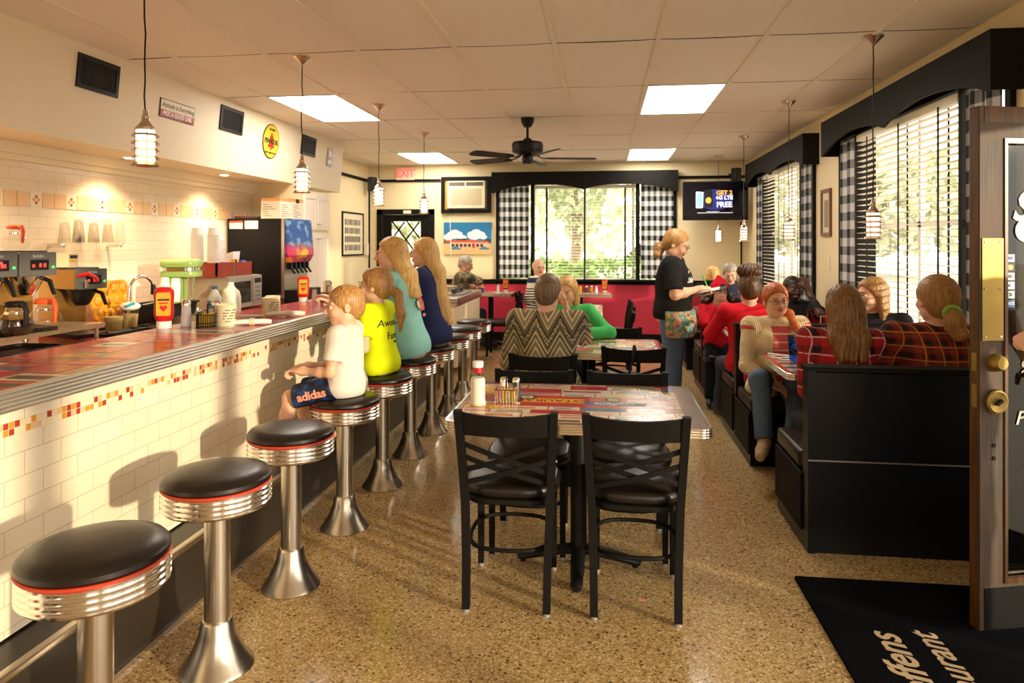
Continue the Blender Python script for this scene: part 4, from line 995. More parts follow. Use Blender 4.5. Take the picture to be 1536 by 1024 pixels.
# tap
t = thing('kitchen_tap', 'curved chrome tap with a black spray head before the yellow tray', 'tap', (-3.30, 4.52, BC))
MB().lathe([(.0, 0), (.026, 0), (.024, .03), (.013, .04), (0, .04)], n=20).build('base', M_chrome, t)
pts = [(0, 0, .03), (0, 0, .24)]+[(.0+.02*(1-math.cos(a)), .11*(1-math.cos(a)), .24+.11*math.sin(a)) for a in [PI*.86*i/10 for i in range(1, 11)]]
sp0 = MB().tube(pts, .0115, 12); sp0.build('spout', M_chrome, t)
e = Vector(pts[-1]); MB().tube([e, e+Vector((.0, .015, -.07))], [.014, .024], 14).build('spray_head', M_black, t)
MB().tube([(.0, 0, .05), (.05, -.04, .09)], [.009, .006], 8).build('lever', M_chrome, t)
# mustard tray leaning on the wall
t = thing('moulded_tray', 'yellow moulded tray leaning on the tiles behind the tap', 'tray', (-3.56, 4.74, BC+.02))
M = Matrix.Rotation(.30, 4, 'Y')
mb = MB(); mb.rbox(-.008, .008, -.21, .21, 0, .30, .04, axis='x'); mb.build('plate', M_mustard, t, rot=(0, -.28, 0))
mb = MB()
for i in range(4):
    for j in range(3): mb.ell((.012, -.145+i*.097, .06+j*.09), (.014, .034, .034), 14, 8)
mb.build('bumps', M_mustard, t, rot=(0, -.28, 0))
# black bin
t = thing('black_bin', 'black plastic bus bin behind the red sauce bottle', 'bin', (-3.28, 4.86, BC+.001))
mb = MB(); w, d = .15, .22
R = lambda a, b, z: [(-a, -b, z), (a, -b, z), (a, b, z), (-a, b, z)]
mb.loft([R(w*.88, d*.9, 0), R(w, d, .13), R(w+.012, d+.012, .13), R(w+.012, d+.012, .142), R(w-.006, d-.006, .142), R(w*.86, d*.88, .01)]); mb.build('bin', M_black, t, smooth=False)
MB().tube([(.0, -d, .142), (.0, -d*.4, .15), (.0, d*.3, .146)], .006, 8).build('utensil', M_chrome, t)
tray(-3.07, 4.55, BC+.001, .10, .20, 'brown black tray in front of the black bin', mat('brown_tray', srgb(70, 44, 30), .4))
o = MB().box(-.10, .10, -.25, .25, 0, .045).build('cutting_board', M_steel, None, smooth=False); o.location = (-3.10, 4.98, BC+.001); tag(o, 'grey steel pan in front of the black bin', 'pan')
# glass shelf with glasses
t = thing('glass_shelf', 'glass shelf on chrome brackets on the tiled wall', 'shelf', (-3.57, 4.55, 1.50))
MB().box(-.128, .05, -.33, .33, 0, .010).build('shelf', M_clear, t, smooth=False)
for y in (-.28, .28): MB().cyl((-.129, y, -.012), (-.02, y, -.012), .012, n=12).lathe([(.0, 0), (.022, 0), (.022, .012), (0, .012)], (-.03, y, -.008), 14).build('bracket', M_chrome, t)
gl = None
GXY = [(-.05, -.24), (.0, -.17), (-.06, -.10), (.0, -.03), (-.055, .04), (-.0, .11), (-.05, .18), (.0, .24)]
for i, (a, b) in enumerate(GXY):
    lb = 'upturned clear glass on the glass shelf, %s' % ['nearest the camera, at the wall', 'nearest the camera, front', 'second pair, at the wall', 'second pair, front', 'third pair, at the wall', 'third pair, front', 'farthest, at the wall', 'farthest, front'][i]
    if gl is None:
        gl = MB().lathe([(.040, 0), (.038, .03), (.028, .13), (.03, .145), (.0, .146), (.0, .140), (.025, .135), (.036, .03), (.038, 0)], n=24, cap=False).build('drinking_glass', M_clear, None)
        o = gl; tag(o, lb, 'glass', 'glasses on the glass shelf')
    else: o = gl.copy(); COL.objects.link(o); o['label'] = lb
    o.location = (-3.57+a, 4.55+b, 1.511); s_ = .95+.2*((i*7) % 3)/2; o.scale = (1, 1, s_)
# paper towel rolls / cup stacks
def cupstack(x, y, z, r, h, label, n, group, m=M_foam, tilt=0):
    mb = MB(); pr = [(0, 0), (r*.92, 0)]
    for i in range(n): z0 = h*i/n; pr += [(r*.985, z0+h/n*.15), (r, z0+h/n*.8), (r*.96, z0+h/n*.95)]
    pr += [(r*.8, h+.05), (r*.78, h+.055), (0, h+.055)]
    o = mb.lathe(pr, n=26).build('cup_stack', m, None); o.location = (x, y, z); o.rotation_euler = (tilt, 0, 0); tag(o, label, 'cups', group); return o
cupstack(-3.20, 4.78, BC+.15, .032, .13, 'slim stack of white paper cups left of the green mixer', 9, 'white cup stacks')
cupstack(-3.18, 4.87, BC+.15, .034, .12, 'slim leaning stack of paper cups against the green mixer', 9, 'white cup stacks', tilt=-.06)
# milkshake mixer
t = thing('milkshake_mixer', 'mint green milkshake mixer with chrome band on the back counter', 'mixer', (-3.28, 5.10, BC), .25); t.scale = (1.08,)*3
MB().rbox(-.11, .13, -.10, .10, 0, .03, .04, tb=.01).build('base', M_green, t)
MB().loft([[(-.10, -.095, .03), (.03, -.10, .03), (.03, .10, .03), (-.10, .095, .03)], [(-.09, -.075, .30), (.02, -.075, .30), (.02, .075, .30), (-.09, .075, .30)]]).build('column', M_green, t, smooth=False)
MB().rbox(-.12, .13, -.115, .115, .30, .345, .06, n=8, tb=.01).rbox(-.125, .135, -.12, .12, .37, .43, .07, n=8, tb=.025).build('motor_head', M_green, t)
MB().rbox(-.127, .137, -.122, .122, .345, .37, .07, n=8).build('chrome_band', M_chrome, t)
for y in (-.06, .06): MB().cyl((.07, y, .30), (.07, y, .13), .006, n=10).lathe([(.016, .125), (.016, .135)], (.07, y, 0), 14).build('spindle', M_chrome, t)
# microwave with crate on top
t = thing('microwave_oven', 'silver microwave oven on the back counter beside the drink machine', 'microwave', (-3.36, 5.90, BC), -.0)
MB().rbox(-.20, .18, -.30, .28, .015, .30, .01, axis='x').build('casing', mat('white_steel', srgb(190, 184, 160), .4, .3), t)
MB().box(.18, .196, -.30, .13, .02, .295).build('door', M_silver, t, smooth=False); MB().box(.196, .199, -.26, .07, .06, .25).build('door_window', mat('dark_glass', (.01, .012, .01), .06), t, smooth=False)
p = MB().box(.18, .196, .135, .28, .02, .295).build('control_panel', M_silver, t, smooth=False); MB().box(.196, .198, .15, .265, .225, .27).build('display', M_black, p, smooth=False)
mb = MB()
for i in range(4):
    for j in range(3): mb.box(.196, .199, .155+j*.037, .183+j*.037, .06+i*.038, .085+i*.038)
mb.build('buttons', M_grey, p, smooth=False); MB().cyl((.21, .10, .05), (.21, .10, .27), .008, n=10).build('door_handle', M_steel, t)
t = thing('wooden_crate', 'red painted wooden crate on top of the microwave', 'crate', (-3.36, 5.76, BC+.302))
mb = MB(); a, b, h = .17, .30, .12
mb.box(-a, a, -b, b, 0, .01).box(a-.015, a, -b, b, .01, h).box(-a, -a+.015, -b, b, .01, h).box(-a, a, -b, -b+.015, .01, h).box(-a, a, b-.015, b, .01, h).box(-a, a, -.02, -.005, .01, h)
mb.build('box_body', M_redcrate, t, smooth=False); MB().box(a, a+.003, -.035, -.02, .0, h).build('corner_strap', M_grey, t, smooth=False)
o2 = MB().rbox(-.055, .055, -b-.003, -b-.0, .055, .085, .014, axis='y').build('hand_hole', mat('pale_wood', srgb(220, 180, 140), .6), t)
for i, (x, y, h, lb) in enumerate(((-3.44, 5.58, .40, 'tall white foam cup stack in the crate, left one'), (-3.33, 5.65, .40, 'tall white foam cup stack in the crate, middle one in front'), (-3.40, 5.83, .36, 'tall white foam cup stack in the crate, right one'))):
    cupstack(x, y, BC+.314, .052, h-.05, lb, 20, 'foam cup stacks in the crate')
o = MB().loft([[(-.045, -.05, 0), (.045, -.05, 0), (.045, .05, 0), (-.045, .05, 0)], [(-.05, -.03, .17), (.05, -.03, .20), (.05, .09, .20), (-.05, .09, .17)]]).build('paper_packet', M_paper, None, smooth=False); o.location = (-3.34, 5.93, BC+.314); tag(o, 'white paper packet standing at the right end of the crate', 'packet')
o = MB().m(M_blue).box(-.02, .02, -.035, .035, 0, .12).m(M_whink).box(.02, .021, -.03, .03, .07, .11).m(M_yellow).box(.02, .021, -.02, .02, .03, .06).build('sweetener_packets', None, None, smooth=False); o.location = (-3.26, 6.0, BC+.314); tag(o, 'blue and white packet box at the right corner of the crate', 'box')
o = MB().m(M_yellow).box(-.02, .02, -.03, .03, 0, .135).m(M_inkk).box(.02, .021, -.03, .0, .09, .13).build('tea_box', None, None, smooth=False); o.location = (-3.22, 5.80, BC+.314); tag(o, 'small yellow and black carton in the middle of the crate', 'box')
# jugs and bottles by the microwave
def lathe_thing(name, label, cat, loc, parts, group=None, rz=0):
    t = thing(name, label, cat, loc, rz, group)
    for nm, pr, m_ in parts: MB().lathe(pr, n=26).build(nm, m_, t)
    return t
lathe_thing('milk_jug', 'milky white plastic jug in front of the microwave', 'jug', (-3.06, 5.45, BC+.001), [('body', [(0, 0), (.075, 0), (.08, .02), (.08, .14), (.065, .19), (.03, .225), (.022, .25), (0, .25)], mat('milky_plastic', srgb(222, 216, 196), .35)), ('cap', [(0, .25), (.024, .25), (.024, .262), (0, .262)], M_white)])
lathe_thing('water_bottle', 'clear water bottle with blue cap and label behind the counter', 'bottle', (-3.04, 5.17, BC+.001), [('body', [(0, 0), (.05, 0), (.054, .02), (.052, .12), (.054, .15), (.03, .20), (.018, .225), (0, .225)], mat('cloudy_bottle', srgb(206, 210, 206), .15)), ('cap', [(0, .225), (.02, .225), (.02, .245), (0, .245)], M_blue), ('label_band', [(.0545, .075), (.055, .075), (.055, .135), (.0545, .135)], mat('label_blue', srgb(80, 130, 180), .4))])
lathe_thing('glass_tumbler', 'small empty clear tumbler right of the microwave', 'glass', (-3.02, 6.28, BC+.001), [('body', [(0, 0), (.03, 0), (.036, .12), (.033, .12), (.027, .008), (0, .008)], M_clear)])
# drink machine
t = thing('drink_machine', 'tall black drink dispenser with a bright fruit and fireworks front', 'drink machine', (-3.38, 6.76, BC))
MB().box(-.30, .26, -.27, .27, .05, .83).build('cabinet', M_laminate, t, smooth=False)
MB().box(-.30, .30, -.27, .27, 0, .05).box(.30, .44, -.26, .26, 0, .13).build('drip_base', M_black, t, smooth=False)
MB().box(.26, .29, -.27, .27, .05, .83).build('steel_front', M_steel, t, smooth=False)
fr = MB(); q = N('drink_graphic'); oo = q.obj(); nz_ = q.n('ShaderNodeTexNoise', i_Vector=oo, i_Scale=9.0); nz2 = q.n('ShaderNodeTexVoronoi', i_Vector=oo, i_Scale=13.0)
zz = q.sep(oo)[2]
c1 = q.ramp(q.sep(nz2.outputs['Color'])[0], [(0, srgb(210, 60, 110)), (.3, srgb(240, 200, 50)), (.55, srgb(120, 50, 130)), (.8, srgb(240, 140, 60))], True)
c2 = q.mix(q.ramp(nz_.outputs[0], [(.52, (0, 0, 0)), (.60, (1, 1, 1))]), srgb(34, 84, 160), srgb(120, 170, 210))
M_drink = q.fin(q.mix(q.ramp(zz, [(.52, (1, 1, 1)), (.60, (0, 0, 0))]), c2, c1), .3, 0)
fr.loft([[(.29, -.22, .40), (.33, -.22, .40), (.33, .24, .40), (.29, .24, .40)], [(.29, -.24, .47), (.37, -.24, .47), (.37, .25, .47), (.29, .25, .47)], [(.29, -.25, .83), (.34, -.25, .83), (.34, .25, .83), (.29, .25, .83)]]); fr.build('picture_front', M_drink, t, smooth=False)
for i in range(5): 
    vb = MB().box(.29, .33, -.20+i*.095, -.16+i*.095, .33, .40).build('dispensing_valve', M_black, t, smooth=False); MB().tube([(.32, -.18+i*.095, .35), (.36, -.18+i*.095, .29)], [.012, .012], 6).build('valve_lever', M_black, vb)
mb = MB().m(M_orange).box(-.28, -.14, -.2715, -.27, .79, .81).m(M_paper).box(-.28, -.14, -.2715, -.27, .73, .79).box(-.12, .02, -.2715, -.27, .73, .81); mb.build('side_stickers', None, t, smooth=False)
t = thing('carton_box', 'white and orange printed carton, left of the two on the drink machine', 'box', (-3.24, 6.64, BC+.832), 0, 'cartons on the drink machine')
M_wcard = mat('white_carton', srgb(232, 218, 190), .6); M_ocard = mat('orange_carton', srgb(222, 150, 80), .6)
def carton(t, a, b, h):
    MB().m(M_wcard).box(-a, a, -b, b, 0, h*.86).m(M_ocard).box(-a, a, -b, b, h*.86, h).build('carton', None, t, smooth=False)
    mb = MB(); rr = random.Random(9)
    for i in range(6): mb.box(-a*.8, -a*.8+a*rr.uniform(.5, 1.4), -b-.001, -b, h*(.12+.11*i), h*(.15+.11*i)); mb.box(a, a+.001, -b*.8, -b*.8+b*rr.uniform(.5, 1.4), h*(.12+.11*i), h*(.15+.11*i))
    mb.build('print', mat('carton_print', srgb(150, 110, 100), .6), t, smooth=False)
carton(t, .10, .13, .20)
t = thing('carton_box', 'white and orange printed carton, right of the two on the drink machine', 'box', (-3.24, 6.91, BC+.832), 0, 'cartons on the drink machine'); carton(t, .10, .13, .21)
MB().box(-.04, .101, -.05, .03, .17, .212).build('black_flap', M_black, t, smooth=False)
tray(-3.50, 6.70, BC+.832, .12, .20, 'thin tray lying on the drink machine left of the cartons', mat('brown_tray', (0, 0, 0)))
# ================================================================ THINGS ON THE LUNCH COUNTER
M_ketlab = mat('ketchup_label', srgb(216, 160, 30), .4)
def ketchup(x, y, z, label, rz=0.0, sc=1.0):
    t = thing('ketchup_bottle', label, 'sauce bottle', (x, y, z), rz, 'upside down ketchup bottles'); t.scale = (sc,)*3
    rings = []
    for zz, w, d in ((.035, .030, .024), (.045, .040, .028), (.075, .046, .030), (.12, .043, .028), (.16, .046, .030), (.185, .044, .028), (.198, .030, .020), (.20, .01, .008)):
        rings.append([(w*math.copysign(abs(math.cos(a))**.7, math.cos(a)), d*math.copysign(abs(math.sin(a))**.8, math.sin(a)), zz) for a in [2*PI*i/28 for i in range(28)]])
    MB().loft(rings).build('bottle', M_redplastic, t); MB().lathe([(0, 0), (.034, 0), (.035, .034), (0, .036)], n=28).build('cap', M_white, t)
    lb = MB(); P = [(-.028, .062), (.028, .062), (.032, .07), (.032, .165), (.026, .175), (-.026, .175), (-.032, .165), (-.032, .07)]
    for s_ in (-1, 1): lb.m(M_ketlab).prism(P, 'y', s_*.0295, s_*.0315)
    l = lb.build('label_patch', None, t, smooth=False)
    MB().box(-.026, .026, -.0325, -.0315, .135, .144).build('label_print', M_inkk, l, smooth=False)
    MB().m(M_redplastic).prism([(-.018, .10), (0, .082), (.018, .10), (.012, .115), (0, .108), (-.012, .115)], 'y', -.0325, -.0315).box(-.02, .02, -.0325, -.0315, .12, .127).build('label_emblem', None, l, smooth=False)
    return t
ketchup(-2.235, 3.33, CT, 'red ketchup bottle on the counter before the green mixer', .5, 1.05)
ketchup(-2.23, 5.0, CT, 'red ketchup bottle on the counter before the drink machine', .4, .95)
def shaker(x, y, z, label, cat='shaker', h=.09, r=.021, cont=M_white, lidm=M_chrome, group='glass shakers', name='salt_shaker'):
    t = thing(name, label, cat, (x, y, z), 0, group)
    MB().lathe([(0, 0), (r, 0), (r*1.05, h*.1), (r*.9, h*.7), (r*.8, h*.78), (0, h*.78)], n=20).build('glass_body', cont, t)
    MB().lathe([(0, h*.78), (r*.92, h*.78), (r*.92, h*.9), (r*.6, h), (0, h)], n=20).build('lid', lidm, t); return t
def caddy(x, y, z, label, rz=0, glass=False):
    t = thing('condiment_caddy', label, 'caddy', (x, y, z), rz, 'packet caddies')
    mb = MB(); a, b, h = .035, .048, .065
    for i in range(7): 
        xx = -a+2*a*i/6; mb.cyl((xx, -b, 0), (xx, -b, h), .0018, n=6).cyl((xx, b, 0), (xx, b, h), .0018, n=6)
    for i in range(8): yy = -b+2*b*i/7; mb.cyl((-a, yy, 0), (-a, yy, h), .0018, n=6).cyl((a, yy, 0), (a, yy, h), .0018, n=6)
    mb.box(-a, a, -b, b, 0, .003)
    for zz in (.02, h): mb.box(-a-.002, a+.002, -b-.002, -b+.002, zz-.002, zz+.002).box(-a-.002, a+.002, b-.002, b+.002, zz-.002, zz+.002).box(-a-.002, -a+.002, -b, b, zz-.002, zz+.002).box(a-.002, a+.002, -b, b, zz-.002, zz+.002)
    mb.build('wire_basket', M_chrome if glass else M_black, t)
    MB().tube([(0, 0, h*.9), (0, 0, h+.05), (.02, 0, h+.05)], .004, 8).build('handle', M_black, t)
    pk = MB(); rr = random.Random(4)
    for i in range(12): 
        yy = -b+.008+i*.0072; pk.m([M_yellow, M_paper, M_yellow, MATS['print_pink'], MATS['print_pink']][i*5//12]).box(-a+.006, a-.006, yy, yy+.003, .005, h-.004+rr.uniform(0, .012))
    pk.build('sugar_packets', None, t, smooth=False); return t
shaker(-2.17, 3.42, CT, 'tall white salt shaker beside the nearer ketchup bottle on the counter', h=.14, r=.025)
shaker(-2.14, 3.50, CT, 'dark pepper shaker left of the packet caddy on the counter', h=.09, cont=M_darkgrey)
caddy(-2.05, 3.42, CT, 'black packet caddy on the counter before the bottles', .1)
shaker(-2.12, 3.62, CT, 'metal topped sugar shaker behind the packet caddy on the counter', h=.12, r=.030, cont=M_clear)
shaker(-2.15, 5.02, CT, 'pepper shaker right of the farther ketchup bottle', h=.09)
shaker(-2.12, 5.20, CT, 'glass sugar jar with steel lid by the boy, on the counter', h=.15, r=.034, cont=mat('sugar_white', srgb(230, 222, 200), .4))
caddy(-2.07, 5.06, CT, 'black packet caddy beside the farther ketchup bottle', .1)
M_crock = mat('stoneware', srgb(232, 216, 180), .4)
def crock(x, y, label, n=2, s=1.0):
    t = thing('stoneware_mug', label, 'mug', (x, y, CT), 1.9, 'cream printed mugs'); t.scale = (s,)*3
    MB().lathe([(0, 0), (.042, 0), (.046, .01), (.045, .085), (.048, .095), (.044, .10), (.041, .095), (.041, .02), (0, .02)], n=28).build('body', M_crock, t)
    MB().tube([(.044, 0, .08), (.068, 0, .075), (.072, 0, .05), (.046, 0, .03)], .006, 8).build('handle', M_crock, t)
    mb = MB()
    for j in range(5):
        for i in range(30):
            a = -3.1+i*.19; 
            if (i*3+j*5) % 4: 
                p = Vector((.0462*math.cos(a), .0462*math.sin(a), .022+j*.013)); u = Vector((-math.sin(a), math.cos(a), 0))*.0036; v = Vector((0, 0, .0022)); mb.add([p-u-v, p+u-v, p+u+v, p-u+v], [(0, 1, 2, 3)])
    mb.build('printed_words', M_inkk, t, smooth=False); return t
crock(-1.985, 3.48, 'cream printed mug on the counter, nearer of the two', s=1.12); crock(-1.985, 3.99, 'cream printed mug on the counter between the rolled napkins', s=1.1)
crock(-2.10, 4.25, 'plain cream mug behind the farther printed mug on the counter')
def roll(x, y, rz, label):
    t = thing('rolled_napkin', label, 'napkin', (x, y, CT), rz, 'napkin rolls on the counter')
    MB().tube([(-.11, 0, .016), (-.03, 0, .019), (.08, 0, .019), (.11, 0, .016)], [.012, .017, .018, .015], 14, .8).build('paper_roll', M_paper, t); MB().cyl((.0, 0, .0185), (.025, 0, .0185), .0188, n=18).build('paper_band', M_cardboard, t)
roll(-1.86, 3.50, .35, 'white napkin roll at the edge of the counter beside the nearer mug'); roll(-1.87, 3.95, .35, 'white napkin roll at the edge of the counter beside the farther mug')
lathe_thing('syrup_bottle', 'small brown syrup bottle with yellow cap behind the nearer mug', 'bottle', (-2.16, 3.72, CT), [('body', [(0, 0), (.03, 0), (.032, .06), (.018, .08), (0, .08)], mat('amber_syrup', srgb(120, 60, 20), .2)), ('cap', [(0, .08), (.02, .08), (.018, .10), (0, .10)], M_yellow)])
lathe_thing('condiment_cup', 'small blue packet cup on the back of the counter by the mixer', 'cup', (-2.2, 3.6, CT), [('body', [(0, 0), (.022, 0), (.026, .05), (0, .05)], M_blue)])
# ================================================================ THINGS ON THE NEAREST TABLE
TZ = .76
t = thing('sugar_dispenser', 'white sugar dispenser with a red and white top on the nearest table', 'sugar dispenser', (-.575, 3.19, TZ))
MB().lathe([(0, 0), (.036, 0), (.038, .008), (.033, .02), (.033, .115), (.028, .125), (0, .125)], n=28).build('glass_body', mat('sugar_white', (0, 0, 0)), t)
MB().lathe([(0, .123), (.030, .123), (.030, .138), (.024, .146), (.022, .150), (0, .150)], n=28).build('collar', M_clear, t)
MB().lathe([(.024, .147), (.023, .172), (.0, .173)], n=28).lathe([(0, .146), (.024, .146)], n=24).build('red_neck', M_redplastic, t); MB().lathe([(0, .172), (.025, .172), (.026, .195), (.022, .200), (0, .200)], n=28).build('cap', M_white, t)
caddy(-.45, 3.24, TZ, 'glass sided packet caddy with yellow and pink packets on the nearest table', PI/2, True)
shaker(-.475, 3.34, TZ, 'steel topped salt shaker behind the packet caddy on the nearest table', h=.10); shaker(-.415, 3.34, TZ, 'steel topped pepper shaker behind the packet caddy on the nearest table', h=.10, cont=M_darkgrey)
o = MB().box(-.028, .028, -.002, .002, 0, .115).build('table_card', M_clear, None, smooth=False); o.location = (-.365, 3.27, TZ); tag(o, 'small clear upright card holder right of the packet caddy', 'card holder')
# far tables
def hot(x, y, z, label, m_=None):
    lathe_thing('hot_sauce_bottle', label, 'sauce bottle', (x, y, z), [('body', [(0, 0), (.022, 0), (.023, .09), (.009, .12), (.009, .15), (0, .15)], m_ or mat('orange_sauce', srgb(204, 80, 30), .2)), ('cap', [(0, .148), (.012, .148), (.011, .175), (0, .175)], M_redplastic), ('label_band', [(.0235, .02), (.0238, .02), (.0238, .07), (.0235, .07)], M_paper)], 'sauce bottles on the long table')
hot(-.26, 7.05, TZ, 'slim hot sauce bottle on the long table, right one behind the woman in green'); hot(-.37, 7.1, TZ, 'slim hot sauce bottle on the long table, left one behind the woman in green')
caddy(-.46, 7.15, TZ, 'packet caddy on the long table by the hot sauce', PI/2)
ketchup(.02, 10.18, .80, 'red ketchup bottle on the small table under the back window', 0, .95); shaker(-.1, 10.2, .80, 'pale shaker beside the ketchup under the back window'); shaker(-.17, 10.25, .80, 'second pale shaker under the back window', cont=M_yellow)
shaker(-.24, 10.2, .80, 'dark shaker on the small table under the back window', cont=M_darkgrey); shaker(-.33, 10.22, .80, 'yellow capped shaker on the small table under the back window', cont=M_yellow, lidm=M_yellow)
ketchup(-1.42, 10.17, .80, 'red and yellow ketchup bottle on the small table left of the window', 0, .95); shaker(-1.53, 10.16, .80, 'pale shaker beside the ketchup on the left small table', h=.11)
lathe_thing('packet_cup', 'blue cup with yellow packets on the left small table', 'cup', (-1.78, 10.14, .80), [('body', [(0, 0), (.04, 0), (.045, .085), (0, .085)], M_blue), ('packets', [(0, .085), (.035, .085), (.02, .125), (0, .125)], M_yellow)])
lathe_thing('cream_cup', 'cream cup on the left small table near the man in camouflage', 'cup', (-1.92, 10.16, .80), [('body', [(0, 0), (.04, 0), (.045, .10), (0, .10)], M_crock)])
# on the serving cabinet
lathe_thing('stacked_bowls', 'stack of cream bowls on the serving cabinet', 'bowls', (-1.95, 8.05, .895), [('bowls', [(0, 0), (.06, 0), (.09, .05), (.088, .06), (.06, .015), (0, .02)], M_crock)])
o = MB().rbox(-.2, .2, -.14, .14, 0, .075, .02).build('grey_box', M_steel, None); o.location = (-2.05, 8.72, .895); tag(o, 'grey lidded box on the serving cabinet before the man in camouflage', 'box')
o = MB().box(-.12, .12, -.3, .3, 0, .012).build('steel_tray', M_steel, None, smooth=False); o.location = (-1.78, 8.45, .895); tag(o, 'flat steel tray of cutlery on the serving cabinet', 'tray')
for i, y in enumerate((8.25, 8.45, 8.65)):
    lathe_thing('cutlery_cup', 'steel cutlery cup on the serving cabinet, %s' % ['nearest', 'middle', 'farthest'][i], 'cup', (-1.78, y, .908), [('body', [(0, 0), (.03, 0), (.035, .05), (0, .05)], M_darkgrey)], 'cutlery cups on the serving cabinet')
# menus standing on the long table, left
mb = MB()
for i in range(5): mb.box(-.07, .07, -.09+i*.04, -.075+i*.04, .0, .14)
o = mb.build('menu_rack', M_grey, None, smooth=False); o.location = (-.6, 7.0, TZ); tag(o, 'grey rack of menus at the left end of the long table', 'menu rack')
# booth tables
t = thing('blue_cup', 'translucent blue cup with a lemon slice on the nearest booth table', 'cup', (1.19, 4.56, TZ+.001), 0, 'blue plastic cups')
MB().lathe([(0, 0), (.036, 0), (.037, .01), (.048, .17), (.046, .17), (.036, .015), (0, .012)], n=28).build('cup', M_blueplastic, t)
MB().lathe([(0, .012), (.035, .012), (.044, .14), (0, .14)], n=28).build('iced_water', panemat('blue_water', (.72, .86, 1.0), .1, .2), t)
M_lemon = mat('lemon_slice', srgb(240, 190, 50), .5)
MB().cyl((.03, -.01, .17), (.036, .0, .172), .028, n=20).build('lemon', M_lemon, t)
t = thing('blue_cup', 'blue cup with a lemon slice between the two plaid shirts', 'cup', (1.62, 4.62, TZ+.001), 0, 'blue plastic cups')
MB().lathe([(0, 0), (.036, 0), (.037, .01), (.048, .17), (.046, .17), (.036, .015), (0, .012)], n=28).build('cup', M_blueplastic, t)
MB().cyl((.03, -.01, .18), (.036, .0, .182), .030, n=20).build('lemon', M_lemon, t)
o = MB().m(M_paper).box(-.11, .11, -.08, .08, 0, .004).m(INK[0]).box(-.1, .1, .02, .06, .004, .0045).m(INK[2]).box(-.1, 0, -.06, -.02, .004, .0045).build('menu', None, None, smooth=False); o.location = (1.22, 4.74, TZ+.001); o.rotation_euler = (0, 0, .2); tag(o, 'printed menu before the red haired woman', 'menu')
o = MB().tube([(-.08, 0, .012), (.08, 0, .012)], .011, 10, .6).build('folded_napkin', M_paper, None); o.location = (1.14, 4.75, TZ+.006); o.rotation_euler = (0, 0, -.7); tag(o, 'folded paper napkin beside the menu on the nearest booth table', 'napkin')
lathe_thing('amber_glass', 'amber drinking glass before the man in the black cap', 'glass', (1.80, 6.45, TZ+.001), [('body', [(0, 0), (.032, 0), (.038, .16), (0, .16)], panemat('amber_glass', (.6, .36, .10), .3))])
lathe_thing('white_mug', 'white coffee mug before the man in the black cap', 'mug', (1.60, 6.42, TZ+.001), [('body', [(0, 0), (.034, 0), (.042, .09), (0, .09)], M_crock)])
ketchup(1.97, 6.42, TZ+.001, 'red sauce bottle at the wall end of the middle booth table', 0, 1.0)
t = thing('wire_caddy', 'green and steel wire caddy at the wall end of the middle booth table', 'caddy', (1.90, 6.30, TZ+.001)); MB().tube([(-.05, 0, 0), (-.05, 0, .12), (.05, 0, .12), (.05, 0, 0)], .006, 8).build('wire', M_green, t)
shaker(1.92, 6.28, TZ+.005, 'steel topped shaker in the wire caddy on the middle booth table', h=.10, cont=M_orange)
lathe_thing('white_cup', 'small white cup on the farthest booth table', 'cup', (1.12, 8.1, TZ+.001), [('body', [(0, 0), (.035, 0), (.04, .08), (0, .08)], M_white)])
# little pink scrap on the floor
o = MB().box(-.013, .013, -.006, .006, 0, .002).build('pink_scrap', mat('pink_paper', srgb(230, 130, 150), .6), None, smooth=False); o.location = (.16, 3.0, .0); tag(o, 'tiny pink paper scrap on the floor by the nearest table', 'scrap')
# strap of the bag over the chair
t = thing('shoulder_bag', 'black bag hanging by its strap from the right chair of the second table', 'bag', (.21, 4.66, 0))
MB().tube([(-.0, .02, .80), (-.01, -.035, .84), (-.02, -.045, .78), (-.05, -.05, .62), (-.10, -.05, .50)], .009, 8, .4).build('strap', M_black, t)
MB().rbox(-.17, .05, -.09, -.02, .26, .50, .03, axis='y').build('pouch', M_vinyl, t)
